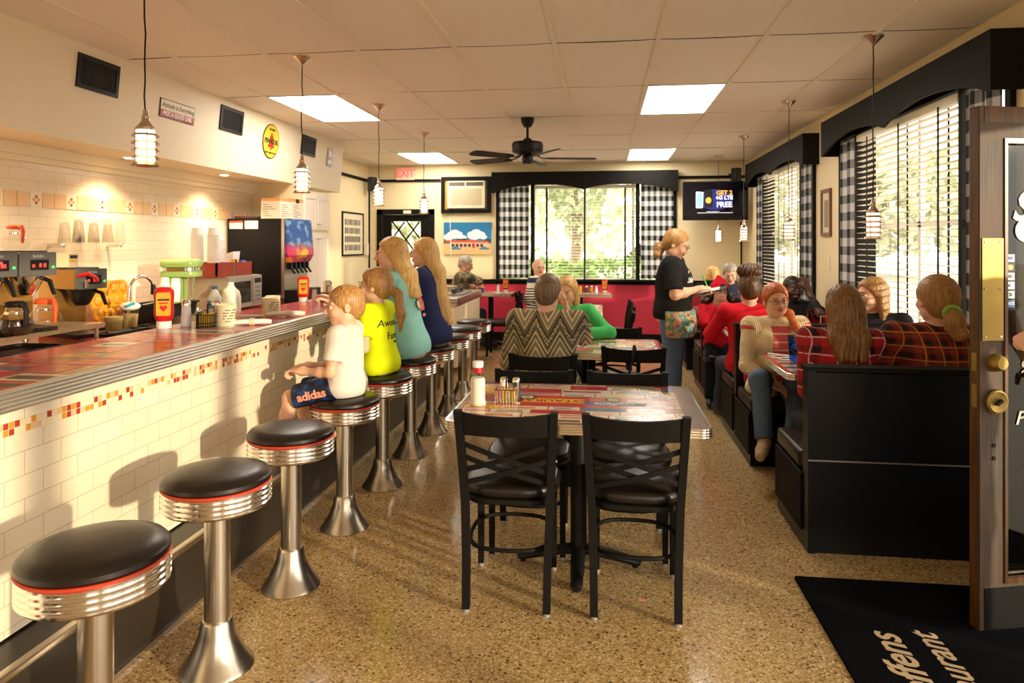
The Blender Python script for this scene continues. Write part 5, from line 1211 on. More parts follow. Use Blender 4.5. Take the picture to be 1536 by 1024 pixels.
# ================================================================ OUTSIDE
gr = MB().box(-40, 60, -30, 70, -.3, -.12).build('outside_ground', mat('pale_asphalt', srgb(176, 170, 158), .9), None, smooth=False); gr['kind'] = 'structure'
def leafy(name, label, cat, x, y, z, rx, ry, rz_, n, size, col, trunk=None, kind=None, group=None, seed=1):
    rn = np.random.default_rng(seed); M_l = mat('leaf_'+'%d_%d_%d' % tuple(int(c*99) for c in col), col, .7, var=.25, nscale=1.2, Subsurface_Weight=0.0)
    d = rn.normal(size=(n, 3)); d /= np.linalg.norm(d, axis=1)[:, None]; r = rn.uniform(.55, 1.05, n)**.6; lump = 1+.25*np.sin(d[:, 0]*5+seed)*np.cos(d[:, 2]*4)
    c = d*(r*lump)[:, None]*np.array([rx, ry, rz_]); a = rn.normal(size=(n, 3)); a /= np.linalg.norm(a, axis=1)[:, None]; b = np.cross(a, rn.normal(size=(n, 3))); b /= np.linalg.norm(b, axis=1)[:, None]
    s_ = size*rn.uniform(.6, 1.3, n)[:, None]; V = np.stack([c-a*s_, c-b*s_*.5, c+a*s_, c+b*s_*.5], 1).reshape(-1, 3); 
    me = bpy.data.meshes.new('foliage'); me.from_pydata(V.tolist(), [], [(4*i, 4*i+1, 4*i+2, 4*i+3) for i in range(n)]); me.materials.append(M_l)
    if trunk:
        t = thing(name, label, cat, (x, y, -.12), 0, group); o = bpy.data.objects.new('foliage', me); COL.objects.link(o); o.parent = t; o.location = (0, 0, z+.12)
        MB().tube([(0, 0, 0), (.1, 0, trunk*.4), (-.05, 0, trunk)], [.22, .16, .1], 12).build('trunk', mat('bark', srgb(150, 130, 110), .9, var=.3), t)
    else:
        o = bpy.data.objects.new(name, me); COL.objects.link(o); o.location = (x, y, z); tag(o, label, cat, group, kind); return o
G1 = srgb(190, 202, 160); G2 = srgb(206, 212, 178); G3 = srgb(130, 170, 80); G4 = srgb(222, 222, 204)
leafy('hedge', 'low green hedge outside the back window', 'hedge', -.2, 13.4, .55, 2.6, .7, .75, 5200, .07, G3, seed=2, kind='stuff')
tg = 'trees outside the windows'
leafy('tree', 'leafy tree outside at the left of the back window', 'tree', -3.2, 19, 3.8, 1.7, 1.6, 2.4, 2600, .16, G2, 3.6, seed=3, group=tg)
leafy('tree', 'leafy tree outside at the middle of the back window', 'tree', -1.0, 24, 5.0, 2.0, 1.7, 3.0, 2600, .18, G1, 4.6, seed=4, group=tg)
leafy('tree', 'leafy tree outside at the right of the back window', 'tree', 3.6, 21, 4.6, 1.7, 1.7, 2.6, 2400, .17, G2, 3.8, seed=5, group=tg)
leafy('tree', 'tree outside the lattice door', 'tree', -6.6, 15.5, 2.4, 1.3, 1.2, 2.2, 2600, .15, G1, 2.4, seed=6, group=tg)
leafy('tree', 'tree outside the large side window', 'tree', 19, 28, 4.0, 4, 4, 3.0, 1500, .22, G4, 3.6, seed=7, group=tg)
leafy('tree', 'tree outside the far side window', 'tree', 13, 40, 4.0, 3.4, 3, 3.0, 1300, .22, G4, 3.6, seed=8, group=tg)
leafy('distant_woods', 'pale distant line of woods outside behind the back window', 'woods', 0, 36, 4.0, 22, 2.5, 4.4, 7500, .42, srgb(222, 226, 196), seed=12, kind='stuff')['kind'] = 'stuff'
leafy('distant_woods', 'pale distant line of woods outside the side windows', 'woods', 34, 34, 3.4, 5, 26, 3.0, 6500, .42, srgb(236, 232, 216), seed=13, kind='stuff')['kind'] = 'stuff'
t = thing('van', 'white van parked outside behind the hedge, right part of the back window', 'van', (.95, 17.2, -.12))
body = [(-1.5, .35), (1.9, .35), (1.95, 1.0), (1.9, 1.7), (-.2, 1.75), (-.75, 1.15), (-1.45, .95)]
MB().prism(body, 'y', -.9, .9).build('body', mat('white_car_paint', (.85, .85, .85), .3), t, smooth=False)
MB().prism([(-.62, 1.15), (-.15, 1.62), (.4, 1.62), (.4, 1.12)], 'y', -.905, -.9).build('side_window', mat('dark_glass', (0, 0, 0)), t, smooth=False)
for x in (-.9, 1.3): MB().cyl((x, -.92, .33), (x, -.7, .33), .33, n=28).cyl((x, .7, .33), (x, .92, .33), .33, n=28).build('wheel', M_darkgrey, t)
t = thing('car', 'pale car parked outside the large side window', 'car', (6.3, 8.8, -.12), .5)
MB().prism([(-2.1, .35), (2.1, .35), (2.15, .8), (1.4, .95), (.8, 1.42), (-.9, 1.42), (-1.5, .98), (-2.1, .85)], 'y', -.85, .85).build('body', MATS['white_car_paint'], t, smooth=False)
for x in (-1.35, 1.35): MB().cyl((x, -.87, .32), (x, -.65, .32), .32, n=24).cyl((x, .65, .32), (x, .87, .32), .32, n=24).build('wheel', M_darkgrey, t)
MB().prism([(-.85, .98), (-.6, 1.36), (.65, 1.36), (1.1, .98)], 'y', -.856, -.85).build('side_window', MATS['dark_glass'], t, smooth=False)
# ================================================================ PEOPLE (signed distance body, meshed as one surface)
class Fld:
    def __init__(s, lo, hi, h):
        s.h = h; s.lo = np.array(lo, float); n = np.ceil((np.array(hi)-s.lo)/h).astype(int)+1; s.n = n
        s.F = np.full(tuple(n), .3, np.float32)
    def win(s, lo, hi, m):
        a = np.maximum(np.floor((np.minimum(lo, hi)-m-s.lo)/s.h).astype(int), 0); b = np.minimum(np.ceil((np.maximum(lo, hi)+m-s.lo)/s.h).astype(int)+1, s.n)
        if (b <= a).any(): return None
        ax = [(s.lo[i]+np.arange(a[i], b[i])*s.h).astype(np.float32) for i in range(3)]
        return (slice(a[0], b[0]), slice(a[1], b[1]), slice(a[2], b[2])), np.stack(np.meshgrid(*ax, indexing='ij'), -1)
    def put(s, lo, hi, fn, k=.02, op='u', pad=0.0):
        w = s.win(np.array(lo), np.array(hi), k+3*s.h+pad)
        if w is None: return
        sl, P = w; d = fn(P); A = s.F[sl]
        if op == 'u':
            hh = np.maximum(k-np.abs(A-d), 0)/k; s.F[sl] = np.minimum(A, d)-hh*hh*k*.25
        elif op == 'd':
            hh = np.maximum(k-np.abs(A+d), 0)/k; s.F[sl] = np.maximum(A, -d)+hh*hh*k*.25
        elif op == 'i': s.F[sl] = np.maximum(A, d)
    def cone(s, a, b, ra, rb, k=.02, op='u', flat=None, clip=None, disp=None):
        """tapered capsule; flat=(dir, factor) squashes along dir; clip: list of (point, normal) keeping the side against the normal"""
        a = np.array(a, np.float32); b = np.array(b, np.float32); r = max(ra, rb)
        def fn(P):
            ab = b-a; L = float(ab @ ab)+1e-9; q = P-a; t = np.clip((q @ ab)/L, 0, 1); v = q-t[..., None]*ab
            if flat is not None:
                f = np.array(flat[0], np.float32); f = f/np.linalg.norm(f); c = v @ f; v = v+(c*(1/flat[1]-1))[..., None]*f
            d = np.sqrt((v*v).sum(-1))-(ra+(rb-ra)*t)
            if flat is not None: d = d*min(1.0, flat[1]+.2)
            if clip:
                for p, n in clip:
                    n_ = np.array(n, np.float32); n_ = n_/np.linalg.norm(n_); d = np.maximum(d, (P-np.array(p, np.float32)) @ n_)
            if disp is not None: d = d+disp(P)
            return d
        s.put(np.minimum(a, b)-r, np.maximum(a, b)+r, fn, k, op)
    def ell(s, c, r, k=.02, op='u', R=None, clip=None, disp=None):
        c = np.array(c, np.float32); r = np.array(r, np.float32); Rm = np.eye(3, dtype=np.float32) if R is None else np.array(R, np.float32)
        def fn(P):
            q = (P-c) @ Rm; k0 = np.sqrt(((q/r)**2).sum(-1)); k1 = np.sqrt(((q/(r*r))**2).sum(-1))+1e-6; d = k0*(k0-1)/k1
            if clip:
                for p, n in clip:
                    n_ = np.array(n, np.float32); n_ = n_/np.linalg.norm(n_); d = np.maximum(d, (P-np.array(p, np.float32)) @ n_)
            if disp is not None: d = d+disp(P)
            return d
        m = float(r.max()); s.put(c-m, c+m, fn, k, op)
    def mesh(s, name, mats, region=None):
        F = s.F; inside = F < 0
        F[0], F[-1] = np.maximum(F[0], .01), np.maximum(F[-1], .01); F[:, 0] = np.maximum(F[:, 0], .01); F[:, -1] = np.maximum(F[:, -1], .01); F[:, :, 0] = np.maximum(F[:, :, 0], .01); F[:, :, -1] = np.maximum(F[:, :, -1], .01)
        I = F < 0; nx, ny, nz = F.shape
        c = np.zeros((nx-1, ny-1, nz-1), np.int8)
        for dx in (0, 1):
            for dy in (0, 1):
                for dz in (0, 1): c += I[dx:nx-1+dx, dy:ny-1+dy, dz:nz-1+dz]
        act = (c > 0) & (c < 8); ix = np.argwhere(act); idx = np.full(act.shape, -1, np.int64); idx[act] = np.arange(len(ix))
        acc = np.zeros((len(ix), 3)); cnt = np.zeros(len(ix))
        cor = [(x, y, z) for x in (0, 1) for y in (0, 1) for z in (0, 1)]
        val = {q: F[ix[:, 0]+q[0], ix[:, 1]+q[1], ix[:, 2]+q[2]] for q in cor}
        for i, p in enumerate(cor):
            for ax in range(3):
                if p[ax] == 0:
                    q = list(p); q[ax] = 1; q = tuple(q); a, b = val[p], val[q]; m = (a < 0) != (b < 0)
                    t = np.where(m, a/np.where(m, a-b, 1), 0); pos = np.tile(np.array(p, float), (len(ix), 1)); pos[:, ax] += t; acc += pos*m[:, None]; cnt += m
        V = s.lo+(ix+acc/cnt[:, None])*s.h
        Q = []
        for ax in range(3):
            o1, o2 = [(1, 2), (2, 0), (0, 1)][ax]
            sl0 = [slice(None)]*3; sl1 = [slice(None)]*3; sl0[ax] = slice(0, -1); sl1[ax] = slice(1, None)
            A = I[tuple(sl0)]; B = I[tuple(sl1)]; e = np.argwhere(A != B); e = e[(e[:, o1] > 0) & (e[:, o2] > 0)]
            if not len(e): continue
            u = np.zeros(3, int); u[o1] = 1; v = np.zeros(3, int); v[o2] = 1
            lim = np.array(act.shape); ok = (e < lim).all(1); e = e[ok]
            g = lambda w: idx[w[:, 0], w[:, 1], w[:, 2]]
            q = np.stack([g(e-u-v), g(e-v), g(e), g(e-u)], 1); fl = ~A[e[:, 0], e[:, 1], e[:, 2]]; q[fl] = q[fl][:, ::-1]; Q.append(q)
        Q = np.concatenate(Q); Q = Q[(Q >= 0).all(1)]
        me = bpy.data.meshes.new(name); me.vertices.add(len(V)); me.vertices.foreach_set('co', V.astype(np.float32).ravel())
        me.loops.add(len(Q)*4); me.loops.foreach_set('vertex_index', Q.astype(np.int32).ravel()); me.polygons.add(len(Q)); me.polygons.foreach_set('loop_start', np.arange(0, len(Q)*4, 4, dtype=np.int32))
        me.update(calc_edges=True)
        for m in mats: me.materials.append(m)
        if region is not None:
            C = V[Q].mean(1); me.polygons.foreach_set('material_index', region(C).astype(np.int32))
        me.polygons.foreach_set('use_smooth', np.ones(len(Q), bool)); me.update()
        return me
def V3(*a): return np.array(a, float)
def unit(v): v = np.array(v, float); return v/(np.linalg.norm(v)+1e-9)
def ik(a, b, l1, l2, pole):
    d = b-a; L = np.linalg.norm(d); L2 = min(L, (l1+l2)*.999); d = d/(L+1e-9); b = a+d*L2
    x = (l1*l1-l2*l2+L2*L2)/(2*L2); h = math.sqrt(max(l1*l1-x*x, 1e-6)); p = np.array(pole, float); p = p-d*(p @ d); p = unit(p); return a+d*x+p*h, b
def Rz(a): c, s_ = math.cos(a), math.sin(a); return np.array([[c, -s_, 0], [s_, c, 0], [0, 0, 1]])
def Rx(a): c, s_ = math.cos(a), math.sin(a); return np.array([[1, 0, 0], [0, c, -s_], [0, s_, c]])
def Ry(a): c, s_ = math.cos(a), math.sin(a); return np.array([[c, 0, s_], [0, 1, 0], [-s_, 0, c]])
def strands(amp, fx, fz, hc, ph=0.0):
    def f(P):
        q = P-hc.astype(np.float32); a = np.arctan2(q[..., 0], q[..., 1]); z = q[..., 2]
        return (amp*np.sin(a*fx+np.sin(z*23+ph)*1.3+z*fz)+amp*.5*np.sin(a*fx*2.3+z*31+ph)).astype(np.float32)
    return f
def folds(amp, sc=1.0, ph=0.0):
    def f(P):
        x, y, z = P[..., 0]*sc, P[..., 1]*sc, P[..., 2]*sc
        return (amp*(np.sin(x*21+z*17+ph+2*np.sin(y*9+ph))+.7*np.sin(y*27-z*23+ph*2+1.5*np.sin(x*13)))).astype(np.float32)
    return f
def person(label, loc, rz, S=1.66, seat=.47, lean=.06, side=0.0, twist=0.0, head=(0, 0, 0), stand=False, wide=1.0, fat=1.0, hs=None,
           skinm=None, hairm=None, hair='short', top=None, bottom=None, shoes=None, sleeve=1.0, leg=1.0, hands=None, legs=None, h=.0075,
           wristdir=(None, None), curl=(.5, .5), elbow=(None, None), hem=.02, beard=None, hairlen=.3, group=None, female=False, smile=False, lipm=None, collar=None, extra=None, name='person', shirtfold=.0028, hip_out=1.0, cuff=None, ts=1.0, topz=None):
    """local frame: +Y is the way the body faces, +X its right-hand... (x to the person's right when looking along +Y)"""
    lipm = lipm or skin('lip_tone', srgb(176, 96, 84))
    T = thing(name, label, 'person', loc, rz, group)
    hs = hs or S/1.68
    up = unit(V3(math.sin(side), math.sin(lean), math.cos(lean)*math.cos(side))); Q = V3(0, 0, seat if not stand else .485*S)
    fwd = unit(np.cross(up, V3(1, 0, 0))*1.0); fwd = unit(V3(0, 1, 0)-up*up[1]); right = np.cross(fwd, up)
    TW = lambda a: twist*min(1, max(0, (a-.06)/.24))
    def tor(a, x=0, y=0):           # torso point: a*S above the seat, x right, y forward
        t = TW(a); r = right*math.cos(t)+fwd*math.sin(t); f = fwd*math.cos(t)-right*math.sin(t)   # positive twist turns to the left
        return Q+up*a*S*ts+r*x*S+f*y*S
    tw = TW(1); sr = right*math.cos(tw)+fwd*math.sin(tw); sf_ = fwd*math.cos(tw)-right*math.sin(tw)
    w = wide; C7 = tor(.345, 0, -.012)
    yaw, pitch, roll = head; HR = np.stack([right, fwd, up], 1) if 0 else np.eye(3)
    HR = Rz(yaw) @ Rx(-pitch) @ Ry(roll)       # columns: right, forward, up of the head; yaw>0 turns left, pitch>0 looks down
    neck_dir = unit(up*.75+V3(0, 0, 1)*.25+unit(HR @ V3(0, 1, 0))*(.10+.35*max(0, pitch)))
    ND = .080*S*(.4+.6*hs*1.68/S)
    if topz is not None:                                       # sitting height set from the height of the crown
        for _ in range(6):
            cur = tor(.345, 0, -.012)[2]+neck_dir[2]*ND+.128*hs; ts *= 1+(topz-cur)/(.345*S*up[2]*ts)
    C7 = tor(.345, 0, -.012); HC = C7+neck_dir*ND          # centre of the head
    H = lambda x, y, z: HC+HR @ (V3(x, y, z)*hs)
    Sh = {i: tor(.318, i*.108*w, -.002) for i in (-1, 1)}
    hip = {i: Q+V3(i*.052*S*hip_out, .01*S, .05*S) for i in (-1, 1)}
    ul, fl_ = .172*S, .150*S; tl, sl = .245*S, .235*S
    hd = hands or {}
    E, Wr = {}, {}
    for i in (-1, 1):
        tgt = V3(*hd.get(i, (i*.13, .28, (seat if not stand else .5*S)+.14)))
        po = elbow[0 if i < 0 else 1]; po = (i*.55, -.5, -.8) if po is None else po
        E[i], Wr[i] = ik(Sh[i], tgt, ul, fl_, po)
    K, A = {}, {}
    lg = legs or {}
    for i in (-1, 1):
        if stand: a_d = (i*.065*S, .0, .055*S); po = (i*.1, 1, 0)
        else: a_d = (i*.075*S, .30*S, .055*S); po = (0, .4, 1)
        tgt = V3(*lg[i][0]) if i in lg else V3(*a_d)
        if i in lg and len(lg[i]) > 1: po = lg[i][1]
        K[i], A[i] = ik(hip[i], tgt, tl, sl, po)
    pts = [Q, C7, HC+V3(0, 0, .16*hs), HC-V3(0, 0, .2)]+[x for d in (Sh, E, Wr, K, A, hip) for x in d.values()]
    pts = np.array(pts); lo = pts.min(0)-.20; hi = pts.max(0)+.20; lo[2] = max(lo[2], -.02); 
    f = Fld(lo, hi, h); B = f
    s_ = S/1.68; sf = s_*fat
    # trunk
    def trunk(G, e=0.0, k=.05, disp=None, a0=0.0, neck=True):
        tr = [(.035, .095 if not female else .097, .070, .0), (.09, .094 if not female else .098, .070, .002), (.145, .082 if not female else .078, .068, .004), (.20, .088 if not female else .083, .070, .004), (.255, .094*w if not female else .086*w, .066, .002), (.30, .088*w, .050, -.006)]
        for (a, rx, ry, y) in tr:
            t = TW(a); r = right*math.cos(t)+fwd*math.sin(t); ff = fwd*math.cos(t)-right*math.sin(t); RR = np.stack([r, ff, up], 1)
            belly = (fat-1)*.5 if a < .22 else 0
            G.ell(tor(a, 0, y+belly*.02), (rx*S*fat+e, ry*S*(fat+belly*.6)+e, .060*S*ts+e*.5), k*s_, R=RR, disp=disp)
        if female and stand or (female and S > 1.5):
            for i in (-1, 1): G.ell(tor(.245, i*.045, .050), (.042*S+e, .034*S+e, .036*S+e), .04, disp=disp)
    trunk(B)
    # shoulders and neck
    for i in (-1, 1): B.cone(tor(.325, i*.03, -.006), Sh[i], .036*sf, .045*sf, .04)
    B.cone(C7-up*.02, H(0, -.022, -.055), .050*s_*(.9 if female else 1.0), .046*hs*(.86 if female else 1.0), .03)
    # limbs
    for i in (-1, 1):
        B.cone(Sh[i], E[i], .043*sf, .034*sf, .03); m = Sh[i]*.55+E[i]*.45; B.ell(m, (.042*sf,)*3, .04)
        B.cone(E[i], E[i]*.6+Wr[i]*.4, .034*sf, .034*sf, .02); B.cone(E[i]*.6+Wr[i]*.4, Wr[i], .034*sf, .023*s_, .02)
        B.cone(hip[i], K[i], .078*sf, .050*sf, .05); B.cone(K[i], K[i]*.65+A[i]*.35-unit(np.cross(K[i]-A[i], V3(1, 0, 0)))*0, .048*sf, .050*sf, .02); B.cone(K[i]*.65+A[i]*.35, A[i], .050*sf, .033*s_, .02)
    # hands
    handinfo = {}
    for n_, i in enumerate((-1, 1)):
        wd = wristdir[n_]; d = unit(Wr[i]-E[i]) if wd is None else unit(wd[0])
        pn = V3(0, 0, -1) if wd is None else unit(wd[1])            # palm normal
        pn = unit(pn-d*(pn @ d)); sd = np.cross(d, pn)               # sideways
        th = unit(V3(-i, 0, 0)-d*(V3(-i, 0, 0) @ d)-pn*0); tsd = sd if sd @ V3(-i, .001, .3) > 0 else -sd
        hh = hs if S < 1.4 else s_
        pc = Wr[i]+d*.045*hh; Rm = np.stack([tsd, d, pn], 1)
        B.ell(pc, (.040*hh, .050*hh, .016*hh), .02, R=Rm); B.cone(Wr[i]-d*.01, Wr[i]+d*.02, .024*s_, .026*hh, .02)
        cu = curl[n_]
        for j, L in enumerate((.068, .076, .070, .056)):
            o = (.030-.020*j); a = Wr[i]+d*.083*hh+tsd*o*hh; r = .0092*hh if j < 3 else .0082*hh; ang = cu*1.0; dd = d
            for q_, fr in enumerate((.45, .32, .23)):
                ang2 = cu*(.5+q_*.75); dv = unit(d*math.cos(ang2)+pn*math.sin(ang2)+tsd*(.10-.07*j)*(1-cu)); b = a+dv*L*fr*hh; B.cone(a, b, r, r*.92, .006); a = b
        a = Wr[i]+d*.025*hh+tsd*.030*hh; b = a+unit(tsd*.75+d*.65+pn*.25)*.038*hh; c = b+unit(tsd*.25+d*.9+pn*.35*(1+cu))*.032*hh
        B.cone(a, b, .014*hh, .0115*hh, .012); B.cone(b, c, .0112*hh, .0095*hh, .006)
        handinfo[i] = (Wr[i], d, pn, tsd, hh)
    # head
    fk = .012*hs
    B.ell(H(0, -.014, .034), V3(.076, .097, .086)*hs, fk, R=HR); B.ell(H(0, .024, -.030), V3(.060, .068, .080)*hs, .03*hs, R=HR)
    B.ell(H(0, .060, -.088), V3(.026, .024, .020)*hs, .025*hs, R=HR)
    for i in (-1, 1):
        B.ell(H(i*.036, .066, -.024), V3(.024, .022, .024)*hs, .02*hs, R=HR); B.ell(H(i*.048, .0, -.062), V3(.018, .034, .022)*hs, .03*hs, R=HR)
        B.ell(H(i*.031, .101, .008), V3(.019, .017, .013)*hs, .012*hs, 'd', R=HR)
        B.cone(H(i*.014, .090, .028), H(i*.048, .076, .030), .008*hs, .006*hs, .012*hs)
        B.ell(H(i*.031, .084, .0005), V3(.016, .010, .007)*hs, .006*hs, R=HR)
        B.ell(H(i*.078, -.008, -.004), V3(.010, .019, .031)*hs, .008*hs, R=HR @ Rz(-i*.35)); B.ell(H(i*.088, -.004, .0), V3(.006, .010, .018)*hs, .004*hs, 'd', R=HR)
    B.cone(H(0, .092, .016), H(0, .113, -.022), .0085*hs, .0125*hs, .012*hs)
    for i in (-1, 1): B.ell(H(i*.012, .102, -.026), V3(.009, .010, .008)*hs, .006*hs, R=HR)
    B.ell(H(0, .092, -.048), V3(.023, .011, .0055)*hs, .006*hs, R=HR); B.ell(H(0, .090, -.060), V3(.020, .011, .007)*hs, .007*hs, R=HR)
    B.cone(H(-.022, .092, -.0535), H(.022, .092, -.0535), .002*hs, .002*hs, .003*hs, 'd')
    def region(Cc):
        q = (Cc-HC) @ HR/hs; lip = (np.abs(q[:, 0]) < .024-.0*np.abs(q[:, 2])) & (q[:, 1] > .078) & (np.abs(q[:, 2]+.0535) < .0125*(1-(np.abs(q[:, 0])/.027)**2)); r = lip.astype(int)
        if beard is not None:
            bd_ = (q[:, 2] < -.03) & (q[:, 2] > -.12) & (q[:, 1] > .0) & ~lip & ((q[:, 2] < -.066) | (np.abs(q[:, 0]) > .03) | ((q[:, 2] < -.032) & (q[:, 2] > -.044) & (q[:, 1] > .07))); r[bd_] = 2
        return r
    # feet inside the shoes
    ft = {}
    for i in (-1, 1):
        d = V3(i*.12, 1, 0) if not (i in lg and len(lg[i]) > 2) else V3(*lg[i][2]); d = unit(d); ft[i] = d
        B.cone(A[i]-V3(0, 0, .015), A[i]+d*.09*s_-V3(0, 0, .032*s_), .034*s_, .030*s_, .02); B.cone(A[i]+d*.09*s_-V3(0, 0, .032*s_), A[i]+d*.15*s_-V3(0, 0, .036*s_), .032*s_, .022*s_, .02)
    me = B.mesh('body', [skinm, lipm, beard or skinm], region); bo = bpy.data.objects.new('body', me); COL.objects.link(bo); bo.parent = T
    # eyes
    for i in (-1, 1):
        mb = MB(); c = H(i*.031, .0815, .0075); R = .0125*hs; M = Matrix([list(HR[r]) for r in range(3)]).to_4x4()
        mb.m(mat('eye_white', (.72, .68, .64), .2)).ell(c, (R, R, R*.82), 14, 10, M)
        cc = Vector(c); d = Vector(HR @ V3(0, 1, 0)); mb.m(mat('iris_brown', srgb(66, 48, 34), .15)).ell(cc+d*R*.42, (R*.60, R*.64, R*.58), 12, 8, M); mb.m(mat('pupil', (.004, .004, .004), .1)).ell(cc+d*R*.62, (R*.34, R*.46, R*.34), 10, 6, M)
        mb.build('eye', None, T)
        MB().tube([H(i*.014, .104, .028), H(i*.030, .104, .033), H(i*.048, .090, .028)], [.0028*hs, .0036*hs, .002*hs], 8).build('eyebrow', hairm or M_grey, T)
        MB().tube([H(i*.017, .097, .009), H(i*.031, .1005, .0165), H(i*.046, .089, .0095)], [.0016*hs]*3, 6).build('eyelashes', mat('lash', (.03, .02, .015), .6), T)
    # ---------------- clothes
    def garment(nm, m_, fn, hh=None):
        G = Fld(lo, hi, hh or h); fn(G); mm = G.mesh(nm, [m_]); o = bpy.data.objects.new(nm, mm); COL.objects.link(o); o.parent = T; return o
    fo = folds(shirtfold, 1.0, S*3)
    if bottom:
        def pants(G):
            e = .010; G.ell(tor(.045), (.094*S*fat+e, .066*S*fat+e, .058*S), .03, disp=fo) 
            for i in (-1, 1):
                Ke = K[i]; Ae = A[i]
                if leg <= .5:
                    end = hip[i]+(K[i]-hip[i])*(leg*2); n = unit(K[i]-hip[i]); G.cone(hip[i], end+n*.03, .086*sf+e, .072*sf+e, .05, clip=[(end, n)], disp=fo)
                else:
                    G.cone(hip[i], K[i], .080*sf+e, .056*sf+e, .05, disp=fo); end = K[i]+(A[i]-K[i])*((leg-.5)*2); n = unit(A[i]-K[i]); G.cone(K[i], end+n*.03, .054*sf+e, .046*sf+e, .03, clip=[(end, n)], disp=fo)
        garment('trousers' if leg > .5 else 'shorts', bottom, pants)
    if top:
        def shirt(G):
            e = .013; trunk(G, e, .05, fo); G.ell(tor(.055, 0, .004), ((.103 if female else .101)*S*fat+e+.004, .074*S*fat**.5+e+.004, .06*S*ts+.01), .04, disp=fo)
            for i in (-1, 1): G.cone(tor(.318, i*.02, -.006), Sh[i], .038*sf+e, .047*sf+e, .04, disp=fo)
            # open neck, hem
            G.put(lo, hi, lambda P: ((Q+up*hem*S*ts-P) @ up.astype(np.float32)).astype(np.float32), .001, 'i')
            nk = C7+up*.012*S; 
            G.ell(C7+neck_dir*.06*S+fwd*.012, (.062*s_, .066*s_, .075*s_), .01, 'd')
            for n_, i in enumerate((-1, 1)):
                if sleeve <= .5:
                    end = Sh[i]+(E[i]-Sh[i])*(sleeve*2); n = unit(E[i]-Sh[i]); G.cone(Sh[i], end+n*.04, .046*sf+e, .052*sf+e, .035, clip=[(end, n)], disp=fo)
                else:
                    G.cone(Sh[i], E[i], .046*sf+e, .040*sf+e, .035, disp=fo); end = E[i]+(Wr[i]-E[i])*((sleeve-.5)*2); n = unit(Wr[i]-E[i]); G.cone(E[i], end+n*.04, .040*sf+e, .030*sf+e, .02, clip=[(end, n)], disp=fo)
        so_ = garment('sweater' if sleeve > .5 else 'shirt', top, shirt)
        if collar is not None:
            mb = MB(); pts = []
            for k_ in range(25): 
                a = 2*PI*k_/24; pts.append(C7+up*.006+sr*.060*s_*math.cos(a)+sf_*(.012+.060*math.sin(a))*s_-up*(.028*(1+math.sin(a))*.6)*s_)
            mb.tube(pts, .0085*s_, 8); mb.build('collar', collar, T)
    if shoes:
        for i in (-1, 1):
            def sh_(G):
                d = ft[i]; G.cone(A[i]-V3(0, 0, .012), A[i]+d*.09*s_-V3(0, 0, .028*s_), .043*s_, .036*s_, .02); G.cone(A[i]+d*.09*s_-V3(0, 0, .030*s_), A[i]+d*.16*s_-V3(0, 0, .034*s_), .038*s_, .028*s_, .02)
                G.cone(A[i]-d*.03*s_-V3(0, 0, .038*s_), A[i]+d*.15*s_-V3(0, 0, .042*s_), .030*s_, .030*s_, .01)
            garment('shoe', shoes, sh_)
    # ---------------- hair
    if hair:
        st_ = strands(.0022*hs, 44, 7, HC, S*7)
        hl = [(H(0, .052, .036), HR @ V3(0, .80, -.60))]
        def hairf(G):
            th = {'short': .008, 'buzz': .004, 'fringe': .009}.get(hair, .015)*hs
            if hair == 'balding': 
                G.ell(H(0, -.016, .030), V3(.076, .097, .086)*hs+.010*hs, .01, R=HR, clip=[(H(0, .02, -.01), HR @ V3(0, .6, .8)), (H(0, 0, -.055), HR @ V3(0, 0, -1))], disp=st_)
                return
            if hair == 'fringe': hl[0] = (H(0, .062, .040), HR @ V3(0, .80, -.60))
            G.ell(H(0, -.016, .036), V3(.076, .097, .086)*hs+th*.9, .01, R=HR, clip=hl+[(H(0, 0, -.022 if hair in ('short', 'fringe', 'buzz') else -.05), HR @ V3(0, .6, -1))], disp=st_)
            G.ell(H(0, -.050, -.010), V3(.066, .062, .070)*hs+th*.6, .02, R=HR, clip=[(H(0, 0, -.060), HR @ V3(0, .3, -1)), (H(0, -.02, 0), HR @ V3(0, 1, 0))], disp=st_)
            bk = lambda y, dz: None
            if hair in ('long', 'halfup'):
                L = hairlen*S
                for x, y in ((-.064, -.030), (-.048, -.062), (0, -.078), (.048, -.062), (.064, -.030)):
                    a = H(x, y, .0); 
                    back = -unit(HR @ V3(0, 1, 0)); back[2] = 0
                    m1 = H(x*1.18, y-.022, -.10); m2 = m1*.35+C7*.65*0+m1*.65*0+(C7+right*x*1.25*hs+back*.070*S+V3(0, 0, -.03))*.65 if False else None
                    p2 = C7+sr*x*1.15*hs-sf_*(.060*S if abs(x) < .06 else .035*S)+V3(0, 0, -.02*S)
                    p3 = p2-up*L*(1 if abs(x) < .06 else .9)-sf_*.022+np.array([0, 0, 0]); 
                    G.cone(a, p2, .029*hs, .028*hs, .05, disp=st_); G.cone(p2, p3, .029*hs, .014*hs, .05, disp=st_)
            if hair == 'bob':
                for x, y in ((-.072, -.010), (-.064, -.04), (-.045, -.07), (0, -.085), (.045, -.07), (.064, -.04), (.072, -.010)):
                    G.cone(H(x, y, .01), H(x*1.12, y-.004, -.05-hairlen*.2), .026*hs, .022*hs, .02, disp=st_); 
                    e_ = H(x*1.12, y-.004, -.05-hairlen*.2); G.cone(e_, e_-V3(0, 0, hairlen*S*.6)+sr*x*.1, .024*hs, .014*hs, .02, disp=st_)
